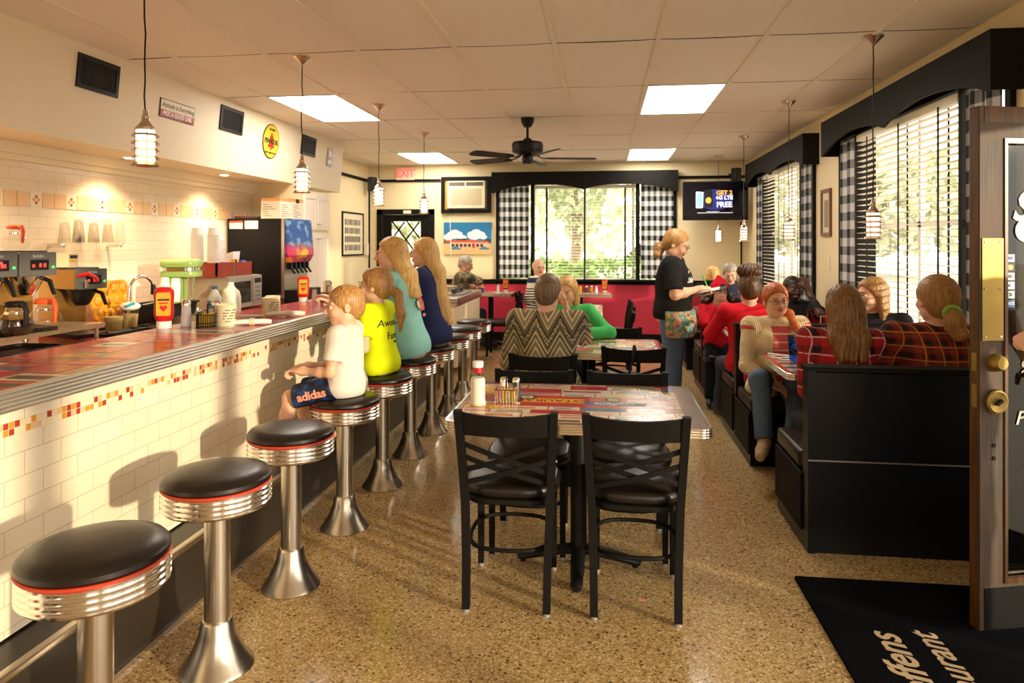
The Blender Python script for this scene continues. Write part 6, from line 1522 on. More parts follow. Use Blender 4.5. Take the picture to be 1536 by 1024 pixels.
            if hair == 'ponytail':
                a = H(0, -.105, .0); back = HR @ V3(0, -1, 0); G.cone(H(0, -.09, .01), a, .030*hs, .020*hs, .02)
                b = a+back*.05*hs-V3(0, 0, .05*hs); c = b-V3(0, 0, hairlen*S*.6)+back*.02; d = c-V3(0, 0, hairlen*S*.5)-back*.005
                G.cone(a, b, .020*hs, .030*hs, .02, disp=st_); G.cone(b, c, .032*hs, .030*hs, .02, disp=st_); G.cone(c, d, .030*hs, .010*hs, .02, disp=st_)
            if hair == 'lowpony':
                a = H(0, -.105, -.045); back = HR @ V3(0, -1, 0); G.cone(H(0, -.08, -.02), a, .036*hs, .024*hs, .02)
                G.ell(a+back*.035*hs-V3(0, 0, .045*hs), V3(.050, .045, .062)*hs, .02, disp=st_); G.ell(a+back*.05*hs-V3(0, 0, .10*hs)+right*.02, V3(.040, .035, .035)*hs, .02, disp=st_)
            if hair == 'topbun':
                G.ell(H(0, -.030, .150), V3(.096, .084, .062)*hs, .02, R=HR, disp=strands(.006*hs, 20, 110, HC)); G.ell(H(0, -.075, .04), V3(.05, .045, .06)*hs, .02, R=HR, disp=st_)
            if hair == 'sidepony':
                a = H(-.045, -.07, -.06); b = tor(.30, -.06, .05); c = tor(.20, -.045, .085)
                G.cone(a, H(-.085, .0, -.10), .032*hs, .036*hs, .02, disp=st_); G.cone(H(-.085, .0, -.10), b, .034*hs, .040*hs, .02, disp=st_); G.cone(b, c, .040*hs, .022*hs, .02, disp=st_)
        garment('hair', hairm, hairf, h*.9)
    if extra: extra(dict(T=T, H=H, HR=HR, HC=HC, tor=tor, Sh=Sh, E=E, Wr=Wr, K=K, A=A, S=S, hs=hs, garment=garment, Q=Q, up=up, hands=handinfo, sr=sr, sf=sf_, C7=C7, s_=s_, fo=fo, trunk=trunk, right=right, fwd=fwd, hip=hip))
    return T
def hairmat(name, c1, c2):
    q = N(name); o = q.obj(); mp = q.n('ShaderNodeMapping', i_Vector=o, i_Scale=(130.0, 130.0, 7.0)); g = q.noise(mp.outputs[0], 1.0, 3, .6); q.bump(g, .5, .004)
    return q.fin(q.ramp(g, [(.3, c1), (.7, c2)]), .42, 0)
def cloth(name, c, rough=.9, var=.1): return mat(name, c, rough, 0, var, 22, bump=.15, Specular_IOR_Level=.15)
def plaid(name, base, dark, line, line2, s_=.075):
    q = N(name); o = q.sep(q.obj())
    def band(v, off, wdt, per): return q.math('LESS_THAN', q.math('FRACT', q.math('DIVIDE', q.math('ADD', v, off), per)), wdt)
    x = q.math('ADD', o[0], q.math('MULTIPLY', o[1], .45)); z = o[2]
    da = q.math('ADD', q.math('MULTIPLY', band(x, .0, .38, s_), .5), q.math('MULTIPLY', band(z, .0, .38, s_), .5))
    c = q.mix(da, base, dark)
    c = q.mix(q.math('MULTIPLY', q.math('MAXIMUM', band(x, .012, .07, s_), band(z, .012, .07, s_)), .85), c, line)
    c = q.mix(q.math('MULTIPLY', q.math('MAXIMUM', band(x, .030, .06, s_), band(z, .030, .06, s_)), .7), c, line2)
    return q.fin(c, .85, 0)
SK_light = skin('skin_fair', srgb(232, 180, 148)); SK_tan = skin('skin_warm', srgb(220, 158, 122)); SK_brown = skin('skin_brown', srgb(150, 98, 66)); SK_dark = skin('skin_dark', srgb(84, 52, 38))
HB_blond = hairmat('hair_blond', srgb(190, 138, 62), srgb(240, 200, 128)); HB_dblond = hairmat('hair_dark_blond', srgb(130, 88, 44), srgb(196, 148, 86)); HB_brown = hairmat('hair_brown', srgb(46, 28, 14), srgb(112, 72, 36))
HB_red = hairmat('hair_red', srgb(150, 62, 20), srgb(220, 122, 54)); HB_grey = hairmat('hair_grey', srgb(120, 110, 98), srgb(206, 198, 186)); HB_gbrown = hairmat('hair_greying_brown', srgb(74, 54, 36), srgb(150, 122, 92)); HB_white = hairmat('hair_white', srgb(190, 182, 172), srgb(228, 222, 212))
HB_sand = hairmat('hair_sandy', srgb(140, 92, 44), srgb(206, 156, 90)); HB_black = hairmat('hair_black', srgb(14, 10, 8), srgb(40, 28, 20))
M_jeans = mat('blue_denim', srgb(84, 106, 132), .8, 0, .25, 30, bump=.15); M_djeans = mat('dark_denim', srgb(36, 46, 64), .8, 0, .25, 30, bump=.15); M_bk = cloth('black_cloth', (.012, .012, .014))
M_khaki = cloth('khaki_cloth', srgb(150, 126, 92)); M_shoe = mat('brown_leather', srgb(90, 62, 40), .5); M_shoew = mat('tan_suede', srgb(190, 160, 120), .8); M_shoek = mat('black_shoe', (.015, .014, .014), .5)
def glasses(c, m=M_inkk):
    H, hs = c['H'], c['hs']; mb = MB()
    for i in (-1, 1):
        pts = [H(i*.034+.024*math.cos(a), .114-.010*abs(math.cos(a)), .004+.015*math.sin(a)) for a in [2*PI*k/20 for k in range(21)]]; mb.tube(pts, .0016*hs, 6)
        mb.tube([H(i*.058, .106, .008), H(i*.078, .05, .010), H(i*.082, -.01, .008)], .0018*hs, 6)
    mb.tube([H(-.011, .113, .006), H(0, .116, .008), H(.011, .113, .006)], .0016*hs, 6); mb.build('glasses', m, c['T'])
def wrap(o, target, dr, off=.0022):
    """lay flat lettering on the cloth under it"""
    from mathutils.bvhtree import BVHTree
    bm = BVHTree.FromPolygons([v.co for v in target.data.vertices], [p.vertices for p in target.data.polygons]); d = Vector(dr).normalized()
    mw = Matrix.LocRotScale(o.location, o.rotation_euler, o.scale); mi = mw.inverted(); zs = [v.co.z for v in o.data.vertices]; zm = (min(zs)+max(zs))/2
    for v in o.data.vertices:
        p = mw @ v.co; hit = bm.ray_cast(p-d*.25, d)[0]
        if hit is not None: v.co = mi @ (hit-d*(off if v.co.z > zm else -.001))
def kid(T, nm): return [c for c in T.children if c.name.startswith(nm)][0]
def wristband(c, i, m, name='wristwatch', r=.030):
    W_, E_ = c['Wr'][i], c['E'][i]; d = unit(E_-W_); o = MB().cyl(W_+d*.012, W_+d*.034, r*c['s_'], r*1.04*c['s_'], 20).build(name, m, c['T']); return o
SEAT = .705
# ================================================================ THE PEOPLE IN THE ROOM
def Lc(loc, rz):
    c, s_ = math.cos(-rz), math.sin(-rz)
    return lambda x, y, z: (c*(x-loc[0])-s_*(y-loc[1]), s_*(x-loc[0])+c*(y-loc[1]), z)
def Ld(rz):
    c, s_ = math.cos(-rz), math.sin(-rz); return lambda x, y, z: (c*x-s_*y, s_*x+c*y, z)
PG = 'people sitting in the diner'
# --- boy
M_tee = cloth('white_tee', srgb(228, 216, 206)); q = N('blue_shorts'); M_short = q.fin(q.ramp(q.noise(q.obj(), 26, 3), [(.45, srgb(10, 16, 34)), (.62, srgb(20, 62, 120))]), .6, 0)
loc = (-1.35, 3.566, 0); rz = PI/2+.04; L = Lc(loc, rz)
def ex_boy(c):
    # white lettering along the thigh
    T = c['T']; i = -1; a, b = Vector(c['hip'][i]), Vector(c['K'][i]); M_l = mat('pink_lettering', srgb(236, 150, 130), .6)
    d = (b-a).normalized(); u = Vector((0, 0, 1)); n = Vector((-1, 0, 0)); u = (u-d*u.dot(d)).normalized(); n = d.cross(u)
    if n.x > 0: n = -n
    # reads from knee to hip seen from the boy's left
    ex = -d; ey = u; ez = ex.cross(ey); M = Matrix((ex, ey, ez)).transposed().to_4x4()
    o = text('adidas', .062, M_l, T, (0, 0, 0), bold=.002, ext=.001); 
    me = o.data; cen = a.lerp(b, .50)+ez*.001
    me.transform(M)
    for v in me.vertices:
        p = v.co; x = p.dot(ex); y = p.dot(ey); z_ = p.dot(ez); th = y/.078; R_ = .079-.011*(.50-x/(b-a).length); th = (y-.006)/R_; r = R_+z_; v.co = cen+ex*x+ey*(math.sin(th)*r)+ez*(math.cos(th)*r)
person('small boy in a white t-shirt and blue shorts sitting on a chrome stool', loc, rz, S=1.12, topz=1.285, seat=SEAT, lean=.02, hs=.90, head=(.42, .10, 0), skinm=SK_light, hairm=HB_sand, hair='fringe', top=M_tee, bottom=M_short,
       shoes=M_shoew, sleeve=.34, leg=.45, h=.0055, hands={-1: L(-1.535, 3.46, .84), 1: L(-1.56, 3.62, .84)}, elbow=((-.4, -.6, -.8), (.4, -.6, -.8)), curl=(1.0, 1.0), wristdir=((( .3, 1, .05), (0, 0, -1)), ((-.3, 1, .05), (0, 0, -1))),
       legs={-1: (L(-1.66, 3.46, .44), (0, 1, .6)), 1: (L(-1.62, 3.66, .44), (0, 1, .6))}, hem=.0, group=PG, extra=ex_boy, wide=1.08, fat=1.08)
# --- girl in yellow
loc = (-1.36, 4.20, 0); rz = PI/2-.12; L = Lc(loc, rz); M_neon = cloth('neon_yellow_tee', srgb(226, 240, 20))
def ex_girl(c):
    T = c['T']; up, sr, sf = Vector(c['up']), Vector(c['sr']), Vector(c['sf']); p = Vector(c['tor'](.215, .01, -.071))-sf*.013
    M = Matrix((sr, up, -sf)).transposed(); 
    for tx, dz, dx, sz in (('Awesome', .045, 0, .062), ('Family', -.035, .0, .062), ('2016', -.075, .01, .022)):
        wrap(text(tx, sz, M_inkk, T, p+up*dz, M.to_euler(), shear=.1, ext=.001), kid(T, 'shirt'), sf)
    MB().ell(c['H'](0, -.112, .0), (.014, .014, .014), 10, 8).build('hair_tie', M_neon, T)
person('girl in a bright yellow t-shirt with a ponytail on a counter stool', loc, rz, S=1.30, topz=1.355, seat=SEAT, lean=.10, head=(.1, .0, 0), hs=.93, skinm=SK_light, hairm=HB_dblond, hair='ponytail', hairlen=.16, top=M_neon, bottom=M_djeans, shoes=M_shoew, female=True,
       sleeve=.36, leg=.9, h=.0065, hands={-1: L(-1.57, 4.06, .93), 1: L(-1.72, 4.36, 1.095)}, elbow=((-.5, -.7, -.8), (.5, -.3, -.8)), legs={-1: (L(-1.67, 4.12, .36), (0, 1, .6)), 1: (L(-1.67, 4.28, .36), (0, 1, .6))}, hem=.0, group=PG, extra=ex_girl, wide=.95)
# --- woman in aqua
loc = (-1.34, 4.85, 0); rz = PI/2; L = Lc(loc, rz); M_aqua = cloth('aqua_tee', srgb(150, 208, 204))
def ex_aqua(c):
    T = c['T']; up, sr, sf = Vector(c['up']), Vector(c['sr']), Vector(c['sf']); p = Vector(c['tor'](.20, .01, -.066))-sf*.024; M = Matrix((sr, up, -sf)).transposed()
    mb = MB(); mb.m(mat('shirt_print_cream', srgb(226, 214, 180), .8)).ell((0, 0, 0), (.085, .045, .006), 20, 6).m(mat('shirt_print_coral', srgb(220, 120, 110), .8))
    for i in range(5): mb.tube([(-.06+i*.022, .05, .004), (-.035+i*.022, .0, .007), (-.045+i*.022, -.05, .004)], .0035, 6)
    mb.m(MATS['shirt_print_coral']).ell((.03, -.085, 0), (.04, .012, .005), 16, 6); mb.build('shirt_print', None, T, loc=p, rot=M.to_euler())
person('blonde woman in an aqua t-shirt leaning on the counter', loc, rz, S=1.66, topz=1.55, seat=SEAT, lean=.24, head=(.28, .06, 0), skinm=SK_light, hairm=HB_blond, hair='long', hairlen=.10, top=M_aqua, bottom=M_jeans, shoes=M_shoek, female=True, sleeve=.4, leg=.95, h=.007,
       hands={-1: L(-1.82, 4.60, 1.11), 1: L(-1.85, 4.95, 1.11)}, elbow=((-.4, -.3, -1), (.4, -.3, -1)), legs={-1: (L(-1.72, 4.75, .36), (0, 1, .6)), 1: (L(-1.72, 4.95, .36), (0, 1, .6))}, hem=.0, group=PG, extra=ex_aqua)
loc = (-1.32, 5.47, 0); L = Lc(loc, rz); M_navy = cloth('navy_shirt', srgb(52, 58, 100))
person('girl with very long blonde hair in a navy shirt at the counter', loc, rz, S=1.62, topz=1.55, seat=SEAT, lean=.16, head=(.1, .05, 0), skinm=SK_light, hairm=HB_blond, hair='long', hairlen=.26, top=M_navy, bottom=M_djeans, shoes=M_shoek, female=True, sleeve=.4, leg=.95,
       hands={-1: L(-1.82, 5.30, 1.11), 1: L(-1.85, 5.6, 1.11)}, elbow=((-.4, -.3, -1), (.4, -.3, -1)), legs={-1: (L(-1.72, 5.37, .36), (0, 1, .6)), 1: (L(-1.72, 5.56, .36), (0, 1, .6))}, hem=.0, group=PG)
# --- man in camouflage jacket
loc = (-2.2, 9.98, 0); rz = -PI/2+.05; L = Lc(loc, rz)
q = N('camouflage_cloth'); o_ = q.obj(); M_camo = q.fin(q.ramp(q.noise(o_, 9, 4), [(0, srgb(52, 46, 34)), (.44, srgb(104, 96, 68)), (.52, srgb(150, 138, 104)), (.60, srgb(76, 66, 46))], True), .9, 0)
person('old man in a camouflage jacket resting his cheek on his hand at the back', loc, rz, S=1.72, topz=1.335, seat=.48, lean=.30, head=(-.25, .30, 0), skinm=SK_tan, hairm=HB_grey, hair='short', top=M_camo, bottom=M_djeans, shoes=M_shoek, h=.009,
       hands={1: L(-1.99, 9.92, 1.10), -1: L(-1.85, 10.15, .84)}, elbow=((-.3, .2, -1), (.3, .8, -.8)), wristdir=(None, ((-.2, -.1, 1), (-.4, -1, 0))), curl=(.4, .9), group=PG, extra=lambda c: wristband(c, 1, M_black))
# --- man in striped sweater
loc = (-.92, 9.80, 0); rz = -PI/2-.35; L = Lc(loc, rz)
q = N('striped_knit'); s0 = q.sep(q.obj()); zz = s0[2]; st_ = q.math('GREATER_THAN', q.math('FRACT', q.math('DIVIDE', zz, .034)), .5)
c_ = q.mix(st_, srgb(30, 34, 46), srgb(226, 214, 190)); up_ = q.math('GREATER_THAN', zz, .90); c_ = q.mix(up_, c_, srgb(228, 214, 186)); bn = q.math('MULTIPLY', q.math('GREATER_THAN', zz, .97), q.math('LESS_THAN', zz, 1.04)); M_strp = q.fin(q.mix(bn, c_, srgb(36, 50, 80)), .9, 0)
person('white haired man in a striped sweater by the back window', loc, rz, S=1.72, topz=1.30, seat=.48, lean=.06, head=(-.85, .05, 0), skinm=SK_light, hairm=HB_white, hair='balding', top=M_strp, bottom=M_khaki, shoes=M_shoek, h=.009, fat=1.12, wide=1.1,
       hands={1: L(-.80, 9.55, .84), -1: L(-.62, 10.0, .84)}, elbow=((-.5, -.4, -.8), (.7, -.4, -.6)), group=PG)
# --- man in zigzag sweater
loc = (-.37, 4.60, 0); rz = 0
q = N('zigzag_knit'); s0 = q.sep(q.obj()); tri = q.math('ABSOLUTE', q.math('SUBTRACT', q.math('FRACT', q.math('DIVIDE', q.math('ADD', s0[0], 2.0), .155)), .5))
v = q.math('ADD', s0[2], q.math('MULTIPLY', tri, .27)); f1 = q.math('FRACT', q.math('DIVIDE', v, .30))
band = q.ramp(f1, [(0, srgb(96, 82, 60)), (.08, srgb(206, 190, 150)), (.13, srgb(120, 106, 80)), (.20, srgb(30, 26, 22)), (.24, srgb(176, 160, 122)), (.40, srgb(24, 20, 18)), (.45, srgb(110, 98, 74)), (.58, srgb(196, 180, 142)), (.64, srgb(150, 134, 100)), (.76, srgb(226, 212, 176)), (.81, srgb(130, 114, 84)), (.93, srgb(190, 174, 136))], True)
chk = q.n('ShaderNodeTexChecker', i_Vector=q.obj(), i_Scale=70.0); inb = q.math('MULTIPLY', q.math('GREATER_THAN', f1, .24), q.math('LESS_THAN', f1, .40)); band = q.mix(q.math('MULTIPLY', q.math('MULTIPLY', inb, chk.outputs[1]), .75), band, srgb(40, 34, 28))
q.bump(q.noise(q.obj(), 160, 2), .5, .004); M_zig = q.fin(band, .9, 0)
person('man in a brown and cream zigzag sweater seen from behind', loc, rz, S=1.74, topz=1.305, seat=.50, lean=.10, head=(-.15, .10, .10), skinm=SK_light, hairm=HB_gbrown, hair='short', top=M_zig, bottom=M_khaki, shoes=M_shoek, h=.007, fat=1.16, wide=1.08, hem=-.02, collar=M_inkk,
       hands={1: (.125, .15, 1.03), -1: (-.22, .34, .83)}, elbow=((-.25, -.1, -1), (.5, .9, -.9)), wristdir=(None, ((-.1, -.25, 1), (-1, -.2, 0))), curl=(.4, .35), group=PG)
# --- woman in green
loc = (-.29, 5.78, 0); rz = PI; L = Lc(loc, rz)
person('blonde woman in a green top across from the man in the zigzag sweater', loc, rz, S=1.62, topz=1.24, seat=.49, lean=.16, head=(-.2, .15, 0), skinm=SK_light, hairm=HB_blond, hair='bob', hairlen=.12, top=cloth('bright_green_knit', srgb(76, 190, 104)), bottom=M_djeans, shoes=M_shoek, female=True,
       hands={-1: L(-.16, 5.40, .81), 1: L(-.40, 5.40, .81)}, elbow=((-1, .3, -.5), (.8, .3, -.5)), group=PG)
# --- waitress
loc = (.62, 6.60, 0); rz = -PI/2-.22; L = Lc(loc, rz); M_bt = cloth('black_tee', (.014, .013, .013))
q = N('flower_print'); vv = q.n('ShaderNodeTexVoronoi', i_Vector=q.obj(), i_Scale=42.0); M_flow = q.fin(q.ramp(q.sep(vv.outputs['Color'])[0], [(0, srgb(90, 160, 160)), (.3, srgb(206, 140, 120)), (.45, srgb(120, 140, 70)), (.62, srgb(220, 170, 90)), (.78, srgb(130, 180, 190)), (.9, srgb(170, 90, 100))], True), .85, 0)
def ex_wait(c):
    glasses(c); T = c['T']; fo = c['fo']; H = c['H']; Q, up, S_ = c['Q'], c['up'], c['S']
    def ap(G):
        G.ell(c['tor'](.0), (.158*S_, .140*S_, .20*S_), .02, disp=fo)
        G.put((-1, -1, .3), (1, 1, 1.2), lambda P: np.maximum(np.maximum(P[..., 2]-.90, .66-P[..., 2]), -(P[..., 1]+.02)).astype(np.float32), .001, 'i')
    c['garment']('flowered_apron', M_flow, ap)
    MB().ell(H(0, -.125, .0), (.012, .034, .034), 12, 8).build('hair_band', M_black, T)
    p = Vector(c['tor'](.262, .028, .075))+Vector(c['sf'])*.022; M = Matrix((-Vector(c['sr']), Vector(c['up']), Vector(c['sf']))).transposed()
    MB().rbox(-.035, .035, -.012, .012, 0, .004, .004).build('name_badge', M_white, T, loc=p+Vector((.03, .0, .03)), rot=M.to_euler())
    wrap(text('Steffens', .066, M_whink, T, p+Vector((-.03, .004, -.045)), M.to_euler(), shear=.2, bold=.0016, ext=.001), kid(T, 'shirt'), -Vector(c['sf']))
    MB().tube([c['C7']+np.array([-.06, .06, .0]), c['tor'](.27, -.01, .075)+np.array([0, .03, 0]), c['C7']+np.array([.06, .06, .0])], .0022, 6).build('necklace', M_silver, T)
person('waitress in a black t-shirt and flowered apron writing on her order pad', loc, rz, S=1.64, hs=1.07, stand=True, lean=.05, head=(-.05, .38, 0), skinm=SK_light, hairm=HB_dblond, hair='lowpony', top=M_bt, bottom=M_jeans, shoes=mat('purple_boot', srgb(46, 30, 66), .6), fat=1.30, wide=1.16, female=True, sleeve=.42, leg=.93, h=.007,
       hands={1: L(.84, 6.42, 1.10), -1: L(.90, 6.62, 1.05)}, elbow=((-.6, -.5, -.8), (.7, -.5, -.8)), curl=(.7, 1.0), wristdir=(((.1, 1, .05), (.3, 0, 1)), ((-.2, 1, .1), (-.5, 0, -1))), hem=.01, extra=ex_wait, hip_out=1.25, group=None)
t = thing('order_pad', 'black order pad with white slips held by the waitress', 'notepad', (.985, 6.52, 1.085)); t.rotation_euler = (0.1, -.22, -.2)
MB().box(-.12, .12, -.09, .09, -.004, .004).build('cover', M_black, t, smooth=False); MB().box(-.10, .06, -.075, .075, .004, .008).build('slips', M_paper, t, smooth=False)
o = MB().cyl((0, 0, 0), (-.05, -.01, .11), .006, n=10).m(M_green).cyl((-.045, -.009, .10), (-.062, -.012, .135), .008, n=10).build('pen', mat('lime_plastic', srgb(70, 190, 60), .4), None) if 0 else MB().cyl((0, 0, 0), (-.05, -.01, .13), .0065, n=12).build('pen', mat('lime_plastic', srgb(70, 190, 60), .4), None); o.location = (.93, 6.45, 1.10); tag(o, 'green pen in the hand of the waitress', 'pen')
# --- grey haired man in the far booth
loc = (1.52, 8.84, 0); rz = PI
person('grey haired man in a dark blue jacket looking down in the far booth', loc, rz, S=1.70, topz=1.275, seat=.455, lean=.14, head=(-.1, .42, 0), skinm=SK_light, hairm=HB_grey, hair='short', top=cloth('dark_blue_jacket', srgb(50, 58, 76)), bottom=M_djeans, shoes=M_shoek, h=.009, hands={1: (.16, .42, .82), -1: (-.16, .42, .82)}, group=PG)
loc = (1.42, 9.42, 0)
def ex_hood(c): MB().tube([c['C7']+np.array([.10*math.cos(a), .085*math.sin(a)-.01, .03]) for a in [2*PI*k/20 for k in range(21)]], .035, 10).build('hood', M_bk, c['T'])
person('blonde person with a black hood behind the grey haired man', loc, 0, S=1.60, topz=1.215, seat=.455, skinm=SK_light, hairm=HB_blond, hair='bob', hairlen=.02, top=M_bk, bottom=M_djeans, shoes=M_shoek, h=.010, hands={1: (.14, .40, .82), -1: (-.14, .40, .82)}, group=PG, extra=ex_hood)
person('pale haired person in the corner booth under the television', (1.80, 9.42, 0), 0, S=1.60, topz=1.19, seat=.455, skinm=SK_light, hairm=HB_white, hair='short', top=cloth('beige_shirt', srgb(190, 170, 140)), bottom=M_djeans, shoes=M_shoek, h=.010, hands={1: (.10, .40, .82), -1: (-.14, .40, .82)}, group=PG)
# --- child in red hat
loc = (1.12, 7.03, 0); rz = PI-.1; M_redj = cloth('red_fleece', srgb(196, 26, 44)); M_fur = hairmat('dark_fur', srgb(26, 18, 14), srgb(84, 58, 44))
def ex_kid(c):
    H, HR, hs = c['H'], c['HR'], c['hs']
    def hat(G): G.ell(H(0, -.012, .052), V3(.092, .108, .088)*hs, .01, R=HR, clip=[(H(0, .03, .040), HR @ V3(0, .30, -1))]); G.cone(H(0, -.03, .12), H(0, -.05, .15), .05*hs, .03*hs, .03)
    c['garment']('knitted_hat', M_redj, hat)
    def rim(G):
        for k in range(16):
            a = PI*(.95+1.1*k/15); p = c['C7']+np.array([.13*math.cos(a), .10*math.sin(a)+.01, .03+.03*math.sin(k*2.1)]); G.ell(p, (.045, .04, .045), .03, disp=folds(.006, 4))
    c['garment']('fur_hood', M_fur, rim)
    MB().rbox(-.022, .022, -.003, .003, -.012, .012, .004, axis='y').build('hat_patch', M_inkk, c['T'], loc=H(0, .098, .085), rot=(-.5, 0, 0))
person('child in a red knitted hat and red jacket with hands before the mouth', loc, rz, S=1.34, topz=1.15, seat=.455, lean=.10, hs=.90, head=(.25, .05, 0), skinm=SK_brown, hairm=HB_black, hair='bob', hairlen=.03, top=M_redj, bottom=M_bk, shoes=M_shoek, h=.0065,
       hands={1: (.045, .17, .905), -1: (-.045, .17, .905)}, elbow=((-.6, .4, -.9), (.6, .4, -.9)), wristdir=(((.25, .05, 1), (0, -1, 0)), ((-.25, .05, 1), (0, -1, 0))), curl=(.7, .7), group=PG, extra=ex_kid)
person('person with a high curly bun and red shirt, back to the camera', (1.16, 5.80, 0), .05, S=1.66, topz=1.26, seat=.455, lean=.04, head=(-.1, .08, 0), skinm=SK_light, hairm=HB_brown, hair='topbun', top=cloth('red_polo', srgb(204, 30, 44)), bottom=M_djeans, shoes=M_shoek, hands={1: (.18, .40, .82), -1: (-.18, .40, .82)}, wide=1.06, group=PG, sleeve=.5)
# --- red haired woman
loc = (1.20, 5.12, 0); rz = PI+.12; L = Lc(loc, rz)
q = N('pink_striped_top'); s0 = q.sep(q.obj()); M_pinkst = q.fin(q.mix(q.math('LESS_THAN', q.math('FRACT', q.math('DIVIDE', s0[2], .055)), .18), srgb(206, 84, 82), srgb(232, 196, 170)), .85, 0)
q = N('cream_ribbed_knit'); s0 = q.sep(q.obj()); rb_ = q.math('SINE', q.math('MULTIPLY', q.math('ADD', s0[0], q.math('MULTIPLY', s0[1], .6)), 420)); q.bump(rb_, .6, .004); M_cardi = q.fin(q.mix(q.noise(q.obj(), 30), srgb(226, 200, 150), srgb(240, 220, 176)), .9, 0)
def ex_red(c):
    glasses(c, mat('dark_frame', (.03, .015, .01), .3)); tor, S_ = c['tor'], c['S']; Sh, E_, Wr = c['Sh'], c['E'], c['Wr']; fo = c['fo']
    def cardi(G):
        c['trunk'](G, .023, .05, fo)
        for i in (-1, 1): G.cone(tor(.318, i*.03, -.006), Sh[i], .052, .060, .04, disp=fo)
        G.ell(tor(.02), (.125*S_, .095*S_, .05*S_), .05, disp=fo)
        G.ell(c['C7']+np.array([0, .02, .08]), (.066, .075, .08), .01, 'd')
        o = tor(.15, 0, .12)    # open front
        def openf(P):
            q_ = (P-o.astype(np.float32)); x = np.abs(q_ @ c['sr'].astype(np.float32)); y = q_ @ c['sf'].astype(np.float32); z = q_ @ c['up'].astype(np.float32)
            return np.minimum(.050+.10*np.maximum(.25-np.abs(z-.12), 0)-x, y+.125).astype(np.float32)*-1
        G.put(o-.4, o+.4, openf, .004, 'd')
        for i in (-1, 1): 
            G.cone(Sh[i], E_[i], .058, .050, .035, disp=fo); n = unit(Wr[i]-E_[i]); end = Wr[i]-n*.03; G.cone(E_[i], end+n*.03, .050, .042, .02, clip=[(end, n)], disp=fo)
    c['garment']('cardigan', M_cardi, cardi)
person('red haired woman with glasses and cream cardigan smiling at the camera', loc, rz, S=1.64, topz=1.225, seat=.455, lean=.02, head=(-.05, .02, .06), skinm=SK_light, hairm=HB_red, hair='sidepony', top=M_pinkst, bottom=M_jeans, shoes=M_shoew, female=True, sleeve=.06, leg=.99, h=.006,
       hands={1: L(1.14, 4.86, .56), -1: L(1.33, 4.84, .80)}, elbow=((-.7, -.2, -.8), (.7, -.3, -.8)), legs={1: (L(1.00, 4.55, .27), (.3, .5, 1), (.5, .9, -.15)), -1: (L(1.16, 4.62, .10), (-.1, .6, 1))}, group=PG, extra=ex_red, lipm=mat('rose_lips', srgb(196, 92, 84), .4))
# --- man with black cap
loc = (1.79, 7.00, 0); rz = PI-.1
def ex_cap(c):
    H, HR, hs = c['H'], c['HR'], c['hs']
    def cap(G): G.ell(H(0, -.012, .050), V3(.086, .104, .084)*hs, .01, R=HR, clip=[(H(0, .0, .050), HR @ V3(0, .12, -1))]); G.ell(H(0, .11, .052), V3(.068, .062, .010)*hs, .01, R=HR @ Rx(.12))
    c['garment']('cap', M_bk, cap); wristband(c, -1, M_black, 'wristwatch', .034)
person('man in a black cap and t-shirt holding a hand to his head by the wall', loc, rz, S=1.74, topz=1.20, seat=.455, lean=.04, head=(.25, .05, -.1), skinm=SK_dark, hairm=HB_black, hair='buzz', beard=mat('dark_beard', (.012, .008, .006), .8), top=M_bk, bottom=M_djeans, shoes=M_shoek, sleeve=.38, h=.0075,
       hands={-1: (-.115, .17, 1.07), 1: (.2, .40, .82)}, elbow=((-.4, .6, -1), (.5, -.2, -.9)), wristdir=(((.15, -.2, 1), (.6, -1, 0)), None), curl=(.9, .4), group=PG)
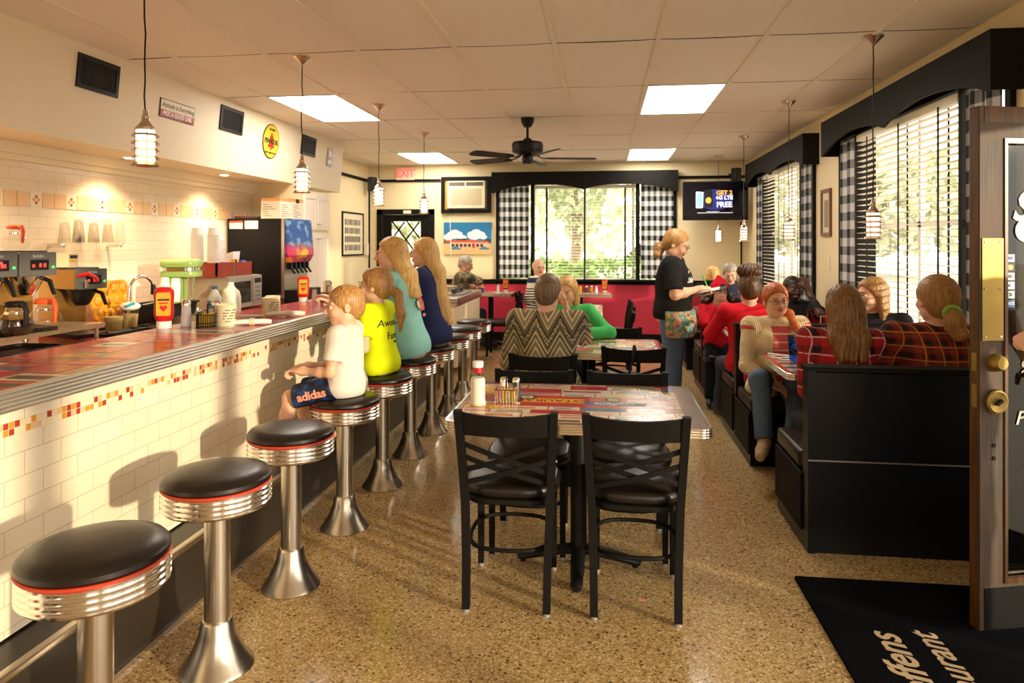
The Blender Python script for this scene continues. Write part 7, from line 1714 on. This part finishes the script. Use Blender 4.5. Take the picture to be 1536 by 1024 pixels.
# --- two plaid shirts, backs to the camera
M_pl1 = plaid('red_black_white_plaid', srgb(176, 22, 32), srgb(30, 12, 14), srgb(220, 196, 190), srgb(176, 22, 32), .092); M_pl2 = plaid('red_green_yellow_plaid', srgb(160, 28, 26), srgb(34, 24, 26), srgb(196, 170, 60), srgb(60, 90, 70), .070)
loc = (1.29, 3.94, 0); L = Lc(loc, 0)
def ex_clip(c): MB().tube([c['H'](-.045, -.104, .035), c['H'](0, -.122, .038), c['H'](.045, -.106, .036)], [.006, .009, .006], 8).build('hair_clip', mat('tortoise_clip', srgb(60, 26, 14), .2), c['T'])
person('woman with long brown hair and a clip in a red and black plaid shirt', loc, .0, S=1.63, topz=1.28, seat=.455, lean=.10, head=(.12, .05, 0), skinm=SK_light, hairm=hairmat('hair_golden_brown', srgb(70, 44, 20), srgb(160, 112, 56)), hair='halfup', hairlen=.07, top=M_pl1, bottom=M_djeans, shoes=M_shoek, female=True, h=.0065,
       hands={-1: L(1.20, 4.20, .80), 1: L(1.42, 4.30, .80)}, elbow=((-.12, -.3, -1), (.3, -.1, -1)), wide=1.06, hem=-.02, group=PG, extra=ex_clip, shirtfold=.004)
loc = (1.75, 3.93, 0); L = Lc(loc, 0)
def ex_scr(c):
    p = c['H'](0, -.125, -.045); MB().tube([p+np.array([.036*math.cos(a), -.004*math.sin(3*a), .030*math.sin(a)]) for a in [2*PI*k/24 for k in range(25)]], .013, 8).build('scrunchie', mat('lime_scrunchie', srgb(150, 200, 90), .9), c['T'])
person('woman with a blonde low ponytail, green scrunchie and tartan shirt', loc, .0, S=1.70, topz=1.335, seat=.455, lean=.06, head=(.15, -.02, 0), skinm=SK_light, hairm=HB_dblond, hair='lowpony', top=M_pl2, bottom=M_djeans, shoes=M_shoek, female=True, h=.0065, wide=1.18, fat=1.12,
       hands={-1: L(1.58, 4.27, .80), 1: L(1.88, 4.27, .80)}, elbow=((-.4, -.2, -1), (.4, -.2, -1)), hem=-.02, group=PG, extra=ex_scr, shirtfold=.004, hs=1.06)
person('blonde woman in a dark jacket turned sideways by the large window', (1.84, 5.12, 0), PI, S=1.66, topz=1.27, seat=.455, lean=.04, head=(-1.2, .02, 0), twist=-.3, skinm=SK_light, hairm=HB_dblond, hair='bob', hairlen=.14, top=cloth('dark_jacket', (.02, .02, .024)), bottom=M_djeans, shoes=M_shoek, female=True,
       hands={1: (.16, .40, .80), -1: (-.1, .42, .80)}, group=PG)
# --- person holding the entrance door
loc = (2.0, 2.42, 0); rz = .55; L = Lc(loc, rz)
person('person at the right edge holding the open brown door, only the hand in view', loc, rz, S=1.76, stand=True, lean=.02, skinm=SK_light, hairm=HB_brown, hair='short', top=cloth('white_polo', srgb(220, 210, 196)), bottom=M_jeans, shoes=M_shoek, sleeve=.4, h=.008,
       hands={-1: L(1.585, 2.725, 1.185), 1: L(2.1, 2.75, .95)}, elbow=((-.5, -.3, -.9), (.5, -.5, -.8)), wristdir=(((-.75, .25, .02), (0, -.4, -1)), None), curl=(1.0, .4))
